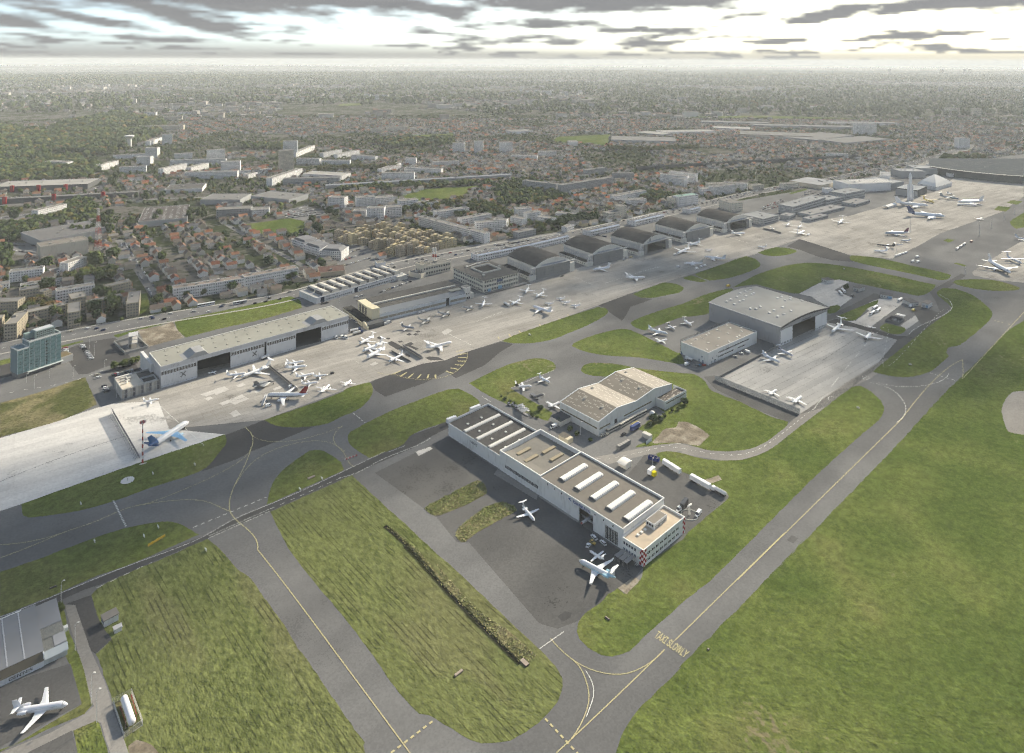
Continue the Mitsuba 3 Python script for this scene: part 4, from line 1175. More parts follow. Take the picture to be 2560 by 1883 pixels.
# --- five arched hangars
ARCH = [("H1 430,1140 1065,990", 'first', False), ("H1 1240,940 1790,815", 'second', False), ("H1 1970,790 H2 470,770", 'third', True), ("H2 605,715 1040,610", 'fourth', False), ("H2 1180,575 1560,490", 'fifth', True)]
AL = ['shut arched hangar nearest the cream office block', 'second arched hangar in the row with all its doors shut', 'open arched hangar with a round dark emblem on its gable', 'fourth arched hangar in the row with shut doors', 'last open arched hangar of the row beside the low terminal offices']
for n, (txt, _, is_open) in enumerate(ARCH):
    F = Frame(*pts(txt))
    F.o = F.o - 0.0 * F.s
    L = 70.0
    t = Thing('arched_hangar', AL[n], 'hangar', 'arched hangars in a row')
    PALE = (0.60, 0.595, 0.55)
    a = np.linspace(0, 1, 17)
    arch = [(9.0 + 53 * u, 14.6 + 9.0 * math.sin(math.pi * (0.06 + 0.88 * u)) ** 0.9 - 1.6) for u in a]
    b = Build((0.068, 0.066, 0.066))
    F.profile(b, arch + [(s, z + 0.4) for s, z in arch[::-1]], 1.0, 59.5)
    t.part('roof', b, 'roofing')
    b = Build(PALE)
    F.profile(b, ([(9.0, 14.0)] + [(s, z + 0.45) for s, z in arch] + [(62.0, 14.0)])[::-1], 0.4, 1.0)
    F.profile(b, ([(9.0, 0.0)] + [(s, z + 0.2) for s, z in arch] + [(62.0, 0.0)])[::-1], 59.5, 60.0)
    t.part('gable', b, 'weathered')
    b = Build(PALE)
    for s in (9.0, 61.6):
        F.box(b, s, s + 0.4, 1, 59.5, 0, 5.0)
        F.box(b, s, s + 0.4, 1, 59.5, 11.6, 14.6)
        for i in range(17):
            F.box(b, s - 0.1, s + 0.5, 1 + i * 3.6, 1.5 + i * 3.6, 5, 11.6)
        F.box(b, s - 0.05, s + 0.45, 1, 59.5, 8.1, 8.4)
    F.box(b, 0.5, 9.0, 3, 59, 0, 4.6)
    F.box(b, 62.0, 69.5, 3, 59, 0, 4.6)
    t.part('wall', b, 'weathered')
    for q, s in enumerate((9.1, 61.7)):
        for i in range(8):
            t.part('side_window', one(F, s, s + 0.2, 1.6 + i * 7.2, 8.5 + i * 7.2, 5.0, 11.6, (0.40, 0.42, 0.46)), 'paint')
    b = Build((0.05, 0.05, 0.05))
    F.box(b, 0.4, 9.0, 2.9, 59.1, 4.6, 4.8)
    F.box(b, 62.0, 69.6, 2.9, 59.1, 4.6, 4.8)
    t.part('lean_to_roof', b, 'roofing')
    b = Build()
    wall_windows(b, F, 'l', 5, 58, 0.5, 14, (1.4,), 1.5, 1.6, (0.16, 0.16, 0.16))
    t.part('window', b, kind='stuff')
    b = Build(PALE)
    F.box(b, 0, 9.0, 0, 3.0, 0, 5.6)
    F.box(b, 62.0, 70.0, 0, 3.0, 0, 11.0)
    t.part('door_post', b, 'weathered')
    b = Build((0.55, 0.55, 0.53))
    F.box(b, 0, 70.5, -1.2, -0.2, 13.9, 14.5, (0.40, 0.40, 0.40))
    F.box(b, 0, 70.5, -1.4, 0.3, 14.5, 14.7)
    t.part('door_beam', b)
    b = Build((0.62, 0.62, 0.60))
    for d in (1.2, 3.4, 24, 27.5):
        tube(b, F.w([(1.2, d, 5.0), (9.0, d + (1 if d < 10 else 0), 13.6)]), 0.28, 4)
        tube(b, F.w([(69, d, 5.0), (62.0, d, 13.6)]), 0.28, 4)
    tube(b, F.w([(1.2, 0.6, 5.4), (1.8, -0.6, 14)]), 0.25, 4)
    tube(b, F.w([(6.5, 0.6, 5.4), (2.2, -0.6, 14)]), 0.25, 4)
    t.part('strut', b)
    t.part('gable_window', one(F, 17, 56, 0.25, 0.42, 14.8, 16.4, (0.30, 0.32, 0.36)))
    panels = 8
    w = 53.0 / panels
    for i in range(panels):
        if is_open and 1 <= i <= 6:
            continue
        s = 9.0 + i * w
        k = t.part('door_panel', one(F, s + 0.12, s + w - 0.12, -0.5 + 0.15 * (i % 2), -0.2 + 0.15 * (i % 2), 0, 13.9, (0.235, 0.24, 0.245)), 'weathered')
        b = Build((0.16, 0.16, 0.165))
        for q in range(1, 4):
            F.box(b, s + 0.12, s + w - 0.12, -0.56, -0.45, q * 3.4, q * 3.4 + 0.15)
        entry(k + '__rail', b, 'paint')
    if n == 2:
        m = trimesh.creation.annulus(1.2, 1.9, 0.1)
        v = np.array(m.vertices)
        b = Build((0.06, 0.06, 0.07))
        b.add(F.w(np.stack([v[:, 0] + 22, v[:, 2] + 0.2, v[:, 1] + 18.6], 1)), np.array(m.faces))
        t.part('emblem', b, label='round dark emblem')
    if is_open:
        b = Build((0.22, 0.22, 0.20))
        F.box(b, 9.6, 61.4, 57, 57.4, 0, 12)
        for i in range(9):
            F.box(b, 12 + i * 6, 16 + i * 6, 56.9, 57.05, 5, 9, (0.45, 0.46, 0.45))
        t.part('inner_wall', b)

# --- lower left hangar
L_ = Frame((-214.0, 285.8), (-201.8, 296.1))
t = Thing('grey_roof_hangar', 'hangar with wide grey metal roof and white lettered wall at the lower corner', 'hangar')
b = Build((0.62, 0.65, 0.68))
L_.box(b, -40, 15.9, 0, 0.3, 0, 2.6)
L_.box(b, -40, 15.9, 33.7, 34, 0, 5.5)
L_.box(b, 15.6, 15.9, 0.3, 33.7, 0, 5.2)
t.part('wall', b, 'weathered')
b = Build((0.235, 0.245, 0.265))
L_.profile_d(b, [(2.2, 5.0), (2.2, 5.3), (34.3, 5.9), (34.3, 5.6)], -40, 16.0)
t.part('roof', b, 'roofing')
b = Build((0.11, 0.10, 0.08))
L_.profile_d(b, [(-0.2, 2.6), (2.3, 5.25), (2.3, 5.0), (0.1, 2.5)], -40, 16.0)
t.part('eaves_slope', b)
for s in (3.2, 9.2):
    b = Build((0.42, 0.43, 0.45))
    L_.profile_d(b, [(2.4, 5.3), (2.4, 5.42), (34.0, 6.02), (34.0, 5.9)], s - 0.25, s + 0.25)
    t.part('roof_seam', b)
t.part('gutter', one(L_, -40, 10.5, 33.9, 34.5, 5.7, 6.0, (0.70, 0.70, 0.68)))
b = one(L_, 16, 24.5, 0.4, 33.7, 0, 3.0, (0.52, 0.56, 0.56))
k = t.part('side_bay', b, 'weathered')
b = Build((0.25, 0.26, 0.28))
L_.box(b, 16, 24.2, 17, 34, 3.0, 5.0)
L_.box(b, 20, 24.6, 3, 10, 3.0, 4.6, (0.33, 0.34, 0.36))
entry(k + '__roof', b, 'roofing')
b = Build((0.30, 0.30, 0.28))
for i in range(26):
    L_.box(b, 16.05 + i * 0.32, 16.2 + i * 0.32, 10, 17, 4.55, 4.75, (0.36, 0.36, 0.33))
    if i < 12:
        L_.box(b, 16.05 + i * 0.32, 16.2 + i * 0.32, 2.5, 10, 4.2, 4.4, (0.36, 0.36, 0.33))
L_.box(b, 16, 24.4, 10, 17, 4.2, 4.55, (0.16, 0.16, 0.15))
L_.box(b, 16, 20, 2.5, 10, 3.8, 4.2, (0.16, 0.16, 0.15))
entry(k + '__corrugated_sheet', b, 'paint', kind='stuff')
b = Build()
L_.profile_d(b, [(-0.5, 2.8), (2.6, 4.4), (2.6, 4.1), (0.0, 2.6)], 16, 24.8, (0.42, 0.46, 0.48))
entry(k + '__canopy', b, 'paint')
t.part('signboard', lettering(L_, 'CENTER', 3.4, 0.75, 1.15, -0.03, (0.09, 0.09, 0.10), 1.35), label='dark letters along the white wall')
t.part('air_unit', one(L_, 25.0, 26.6, 15.0, 17.2, 0, 1.8, (0.6, 0.62, 0.62)))

# ------------------------------------------------------------------ aircraft
def loft(b, st, sides, col, a0=0.0, a1=2 * np.pi, grow=0.0, cap=True):
    """A body of round sections: st = rows of x, half width, half height, centre height; col(angle in turns from the top, x) -> colour."""
    n = sides
    ang = a0 + (a1 - a0) * np.arange(n + 1) / n
    for (xa, wa, ha, za), (xb, wb, hb, zb) in zip(st[:-1], st[1:]):
        for j in range(n):
            t0, t1 = ang[j], ang[j + 1]
            P = [[x, (w + grow) * math.sin(t), z + (h + grow) * math.cos(t)] for (x, w, h, z), t in (((xa, wa, ha, za), t0), ((xb, wb, hb, zb), t0), ((xb, wb, hb, zb), t1), ((xa, wa, ha, za), t1))]
            b.quad(*P, col=col((t0 + t1) / 2, (xa + xb) / 2))
    return b


def wing_panel(b, root, tip, cr, ct, th, col):
    """A tapered lifting surface from root to tip (leading edge points), chords cr and ct backward, thickness ratio th."""
    r, t = np.asarray(root, float), np.asarray(tip, float)
    span = t - r
    up = np.cross([1, 0, 0], span)
    up /= np.linalg.norm(up) + 1e-9
    if up[2] < 0 or (abs(up[2]) < 1e-6 and up[1] < 0):
        up = -up
    sec = [(0, 0), (-0.12, 0.5), (-0.38, 0.62), (-1.0, 0.04), (-0.4, -0.3), (-0.1, -0.35)]
    v = [r + np.array([x * cr, 0, 0]) + up * z * th * cr for x, z in sec] + [t + np.array([x * ct, 0, 0]) + up * z * th * ct for x, z in sec]
    k = len(sec)
    f = []
    for i in range(k):
        j = (i + 1) % k
        f += [[i, j, j + k], [i, j + k, i + k]]
    for i in range(1, k - 1):
        f += [[0, i + 1, i], [k, k + i, k + i + 1]]
    return b.add(v, f, col)


SPEC = {  # length, span, body radius, sweep of the tip, root and tip chord, wing x, engines, tail
    'light': dict(L=14.5, span=15.5, r=0.95, sweep=1.2, cr=2.6, ct=1.1, wx=-0.2, eng='aft', tail='T', er=0.42, el=2.0),
    'bizjet': dict(L=20.5, span=19.6, r=1.22, sweep=4.2, cr=4.2, ct=1.3, wx=0.6, eng='aft', tail='T', er=0.62, el=3.4),
    'falcon': dict(L=20.2, span=19.6, r=1.22, sweep=4.2, cr=4.3, ct=1.3, wx=0.8, eng='aft', tail='mid', er=0.62, el=3.2),
    'trijet': dict(L=21.5, span=20.8, r=1.30, sweep=4.4, cr=4.6, ct=1.4, wx=0.9, eng='tri', tail='mid', er=0.60, el=3.2),
    'longjet': dict(L=29.5, span=28.0, r=1.36, sweep=6.8, cr=5.6, ct=1.5, wx=0.4, eng='aft', tail='T', er=0.80, el=4.6),
    'airliner': dict(L=36.0, span=34.5, r=1.95, sweep=8.2, cr=6.6, ct=1.7, wx=3.2, eng='wing2', tail='low', er=1.05, el=4.0),
    'jumbo': dict(L=72.7, span=79.0, r=3.9, sweep=20.0, cr=17.5, ct=4.0, wx=10.5, eng='wing4', tail='low', er=1.75, el=6.0),
    'straight': dict(L=15.0, span=18.5, r=0.95, sweep=0.4, cr=2.3, ct=1.2, wx=0.6, eng='turbo', tail='low', er=0.42, el=2.6),
    'highwing': dict(L=23.0, span=26.0, r=1.3, sweep=0.5, cr=2.7, ct=1.5, wx=1.2, eng='turbo', tail='T', er=0.5, el=3.2, high=True),
    'prop': dict(L=8.6, span=10.6, r=0.62, sweep=0.2, cr=1.7, ct=1.1, wx=1.3, eng='nose', tail='low', er=0.3, el=0.5),
    'fighter': dict(L=15.5, span=9.2, r=0.85, sweep=5.0, cr=7.2, ct=1.0, wx=0.5, eng='none', tail='low', er=0.4, el=1.0),
}


def aircraft(key, kind, nose, heading, scale, paint, detail=2):
    """All parts of one aircraft; nose = (X, Y) of the nose, heading = unit vector the nose points along."""
    S = SPEC[kind]
    L, r = S['L'], S['r']
    body, belly, wingc, finc, engc = (paint.get(k, d) for k, d in (('body', (0.74, 0.75, 0.76)), ('belly', None), ('wing', (0.70, 0.71, 0.72)), ('fin', None), ('eng', None)))
    belly = belly or body
    finc = finc or body
    engc = engc or body
    tailc = paint.get('tailcone', body)
    nosec = paint.get('nose', body)
    zc = {'jumbo': 5.6, 'airliner': 3.3, 'prop': 1.25, 'fighter': 1.9}.get(kind, 2.05 if L < 18 else 2.25 if L < 24 else 2.5)
    hd = np.asarray(heading, float)
    lf = np.array([-hd[1], hd[0]])

    def world(b):
        v, f, c = b.arrays()
        p = np.asarray(v) * scale
        xy = np.asarray(nose)[:2] + (p[:, :1]) * hd + p[:, 1:2] * lf
        return np.hstack([xy, p[:, 2:3] + 0.06]), f, c

    def put(name, b, mat='gloss', **kw):
        v, f, c = world(b)
        k = f'{key}__{name}'
        n = 0
        while k in scene:
            n += 1
            k = f'{key}__{name}_{n:03d}'
        scene[k] = mikit.ply((v, f), mat, False, uv=pack(c))
        if kw:
            labels[k] = kw
        return k

    # body: x from 0 (nose tip) back to -L
    if kind == 'fighter':
        st = [(0, .03, .03, 0), (-1.2, .22, .24, 0), (-3, .48, .55, .05), (-5, .75, .82, .12), (-9, .85, .85, .05), (-13, .75, .75, 0), (-15.3, .5, .5, 0)]
    else:
        tip = r * 0.05
        nl, tl = (1.9 * r, 6.0 * r) if kind != 'prop' else (0.6 * r, 4.2)
        st = [(0, tip, tip, -0.28 * r), (-0.10 * nl, .30 * r, .27 * r, -.25 * r), (-.32 * nl, .58 * r, .52 * r, -.20 * r), (-.62 * nl, .82 * r, .80 * r, -.10 * r), (-nl, .97 * r, .97 * r, -.02 * r), (-1.35 * nl, r, r, 0),
              (-(L - tl), r, r, 0), (-(L - .62 * tl), .90 * r, .86 * r, .12 * r), (-(L - .28 * tl), .56 * r, .52 * r, .42 * r), (-(L - .05 * tl), .22 * r, .20 * r, .66 * r), (-L, .06 * r, .06 * r, .70 * r)]
    st = [(x, w, h, z + zc) for x, w, h, z in st]

    def col(t, x):
        if x > -0.10 * L and nosec is not body:
            return nosec
        if x < -0.80 * L and tailc is not body:
            return tailc
        c = math.cos(t)
        band = paint.get('band')
        if band is not None and paint.get('bandlo', -0.5) < c < paint.get('bandhi', -0.1):
            return band
        return body if c > paint.get('split', -0.35) else belly

    b = Build(body)
    loft(b, st, 20 if detail > 1 else 12, col)
    put('fuselage', b)
    # windscreen and cabin windows
    b = Build((0.03, 0.035, 0.04))
    if kind == 'prop' or kind == 'fighter':
        x0 = -0.22 * L if kind == 'prop' else -3.2
        x1 = x0 - (2.2 if kind == 'prop' else 2.4)
        zt = zc + (0.55 * r if kind == 'prop' else 0.60)
        loft(b, [(x0, .2 * r, .1 * r, zt), (x0 - .5, .62 * r, .55 * r, zt + .1), (x1 + .5, .62 * r, .55 * r, zt + .1), (x1, .3 * r, .1 * r, zt)], 10, lambda t, x: (0.03, 0.035, 0.04), -1.7, 1.7)
        put('canopy', b)
    else:
        nl = 1.9 * r
        i0 = 2 if kind != 'jumbo' else 2
        for a0, a1 in ((-1.15, -0.62), (-0.56, -0.04), (0.04, 0.56), (0.62, 1.15)):
            loft(b, [tuple(np.array(st[i0]) * .45 + np.array(st[i0 + 1]) * .55), tuple(np.array(st[i0 + 1]) * .55 + np.array(st[i0 + 2]) * .45)], 3, lambda t, x: (0.03, 0.035, 0.04), a0, a1, 0.02)
        put('windscreen', b)
        if detail > 1:
            b = Build((0.06, 0.065, 0.075))
            step = max(0.8, L / 42)
            rows = ((0.32,), (0.12, 0.62))[kind == 'jumbo']
            for zz in rows:
                y = r * math.sqrt(max(0.0, 1 - zz * zz))
                x = -1.5 * nl
                while x > -(L - 6.3 * r):
                    for s in (-1, 1):
                        b.quad([x, s * (y + .03), zc + zz * r - .16 * r], [x - step * .48, s * (y + .03), zc + zz * r - .16 * r], [x - step * .48, s * (y - .02), zc + zz * r + .10 * r], [x, s * (y - .02), zc + zz * r + .10 * r])
                    x -= step
            put('cabin_window', b, kind='stuff')
    # wings
    high = S.get('high')
    zw = zc + (0.85 * r if high else -0.62 * r)
    if kind == 'fighter':
        zw = zc + 0.1
    xw = -0.5 * L + S['wx'] + S['cr'] / 2
    half = S['span'] / 2
    dih = 0.0 if high else half * (0.045 if kind != 'fighter' else -0.03)
    for s in (1, -1):
        b = Build(wingc)
        root = [xw, s * r * 0.6, zw]
        tip = [xw - S['sweep'], s * half, zw + dih]
        if S['sweep'] > 4 and kind != 'fighter':   # kinked trailing edge
            q = 0.36
            mid = [root[i] + q * (tip[i] - root[i]) for i in range(3)]
            cm = S['cr'] * 0.60
            wing_panel(b, root, mid, S['cr'], cm, 0.12, wingc)
            wing_panel(b, mid, tip, cm, S['ct'], 0.11, wingc)
        else:
            wing_panel(b, root, tip, S['cr'], S['ct'], 0.13, wingc)
        k = put('wing', b)
        if paint.get('winglet'):
            b = Build(wingc)
            wing_panel(b, [tip[0] - .1, tip[1], tip[2]], [tip[0] - 1.5, tip[1] + s * .45, tip[2] + 1.5], S['ct'] * .9, S['ct'] * .4, 0.1, paint.get('wingletc', wingc))
            v, f, c = world(b)
            scene[k + '__winglet'] = mikit.ply((v, f), 'gloss', False, uv=pack(c))
    # tail
    fh = {'fighter': 2.6, 'prop': 1.5, 'jumbo': 14.5, 'airliner': 6.3}.get(kind, 0.165 * L + 0.6)
    fx = -L + 0.235 * L if kind != 'fighter' else -10.2
    fc = {'fighter': 4.2}.get(kind, 0.19 * L)
    zf = zc + 0.55 * r
    b = Build(finc)
    fs = {'T': 0.13, 'mid': 0.14, 'low': 0.16}[S['tail']] * L
    wing_panel(b, [fx, 0, zf], [fx - fs, 0, zf + fh], fc, fc * .48, 0.11, finc)
    put('fin', b)
    hz = {'T': zf + fh - 0.15, 'mid': zf + fh * 0.34, 'low': zc + 0.35 * r}[S['tail']]
    hx = {'T': fx - fs * 0.96, 'mid': fx - fs * .55, 'low': -L + 0.155 * L}[S['tail']]
    hs = half * 0.36 if kind != 'fighter' else 2.4
    hc = fc * (0.50 if S['tail'] == 'T' else 0.56)
    if kind == 'fighter':
        hx, hz = -12.6, zc
    for s in (1, -1):
        b = Build(wingc)
        wing_panel(b, [hx, s * (0.05 if S['tail'] != 'low' else .3 * r), hz], [hx - 0.30 * hs, s * hs, hz + (0.02 if S['tail'] == 'T' else 0.1) * hs], hc, hc * .5, 0.1, paint.get('tailplane', wingc))
        put('tailplane', b)
    # engines
    def nacelle(x, y, z, er, el):
        b = Build(engc)
        loft(b, [(x, er * .80, er * .80, z), (x - .12 * el, er * .98, er * .98, z), (x - .5 * el, er, er, z), (x - el, er * .62, er * .62, z)], 12, lambda t, xx: engc)
        m = 10
        a = np.arange(m) * 2 * np.pi / m
        for xx, rr in ((x - .05 * el, er * .8), (x - el * .98, er * .6)):
            v = np.vstack([[[xx, y * 0, z]], np.stack([np.full(m, xx), rr * np.cos(a), z + rr * np.sin(a)], 1)])
            b.add(v, [[0, 1 + i, 1 + (i + 1) % m] for i in range(m)], (0.05, 0.05, 0.055))
        for k in range(len(b.v)):
            b.v[k] = b.v[k] + [0, y, 0]
        return b

    er, el = S['er'], S['el']
    if S['eng'] in ('aft', 'tri'):
        xe = -0.70 * L
        for s in (1, -1):
            b = nacelle(xe, s * (r + er * 1.05), zc + .42 * r, er, el)
            wing_panel(b, [xe - .3 * el, s * .7 * r, zc + .4 * r], [xe - .35 * el, s * (r + er * .5), zc + .42 * r], el * .45, el * .4, 0.2, engc)
            put('engine', b)
        if S['eng'] == 'tri':
            put('engine', nacelle(-0.745 * L, 0, zc + 1.5 * r, er, el * 1.1))
    elif S['eng'] in ('wing2', 'wing4'):
        for q in ((0.34,), (0.33, 0.62))[S['eng'] == 'wing4']:
            for s in (1, -1):
                xx = xw - S['sweep'] * q + el * 0.62
                yy = s * half * q
                zz = zw + dih * q - er * (1.05 if kind == 'jumbo' else 1.0)
                b = nacelle(xx, yy, zz, er, el)
                wing_panel(b, [xx - .5 * el, yy - .12, zz + er * .7], [xx - .6 * el, yy - .12, zz + er * 1.45], el * .5, el * .5, 0.15, engc)
                put('engine', b)
    elif S['eng'] in ('turbo', 'nose'):
        spots = [(0.25, 0, zc - 0.28 * r)] if S['eng'] == 'nose' else [(xw + 1.5, s * half * .30, zw + (0 if high else .25)) for s in (1, -1)]
        for x, y, z in spots:
            if S['eng'] == 'turbo':
                put('engine', nacelle(x, y, z, er, el))
            b = Build((0.12, 0.12, 0.12))
            pr = 1.0 if S['eng'] == 'nose' else 1.35
            for k in range(3):
                a = k * 2 * np.pi / 3 + 0.5
                d = np.array([0, math.cos(a), math.sin(a)])
                e = np.array([0.05, -math.sin(a) * .09, math.cos(a) * .09])
                c0 = np.array([x + .18, y, z])
                b.quad(c0 - e, c0 + d * pr - e * .7, c0 + d * pr + e * .7, c0 + e)
                b.quad(c0 + e + [.03, 0, 0], c0 + d * pr + e * .7 + [.03, 0, 0], c0 + d * pr - e * .7 + [.03, 0, 0], c0 - e + [.03, 0, 0])
            tube(b, [(x + .35, y, z), (x, y, z)], [.04, .16], 6)
            put('propeller', b)
    # landing gear
    wr = {'jumbo': .7, 'airliner': .52}.get(kind, .30)
    for x, y in ((-0.12 * L, 0), (-0.56 * L, 0.12 * S['span'] * .8), (-0.56 * L, -0.12 * S['span'] * .8)):
        b = Build((0.35, 0.35, 0.36))
        tube(b, [(x, y, wr), (x, y * .9, zc - .5 * r)], 0.09 * (1 + (kind == 'jumbo') * 1.5), 5)
        for q in (-1, 1):
            yy = y + q * wr * .55
            tube(b, [(x, yy - wr * .22, wr), (x, yy + wr * .22, wr)], wr, 10, (0.03, 0.03, 0.03))
        put('landing_gear', b)


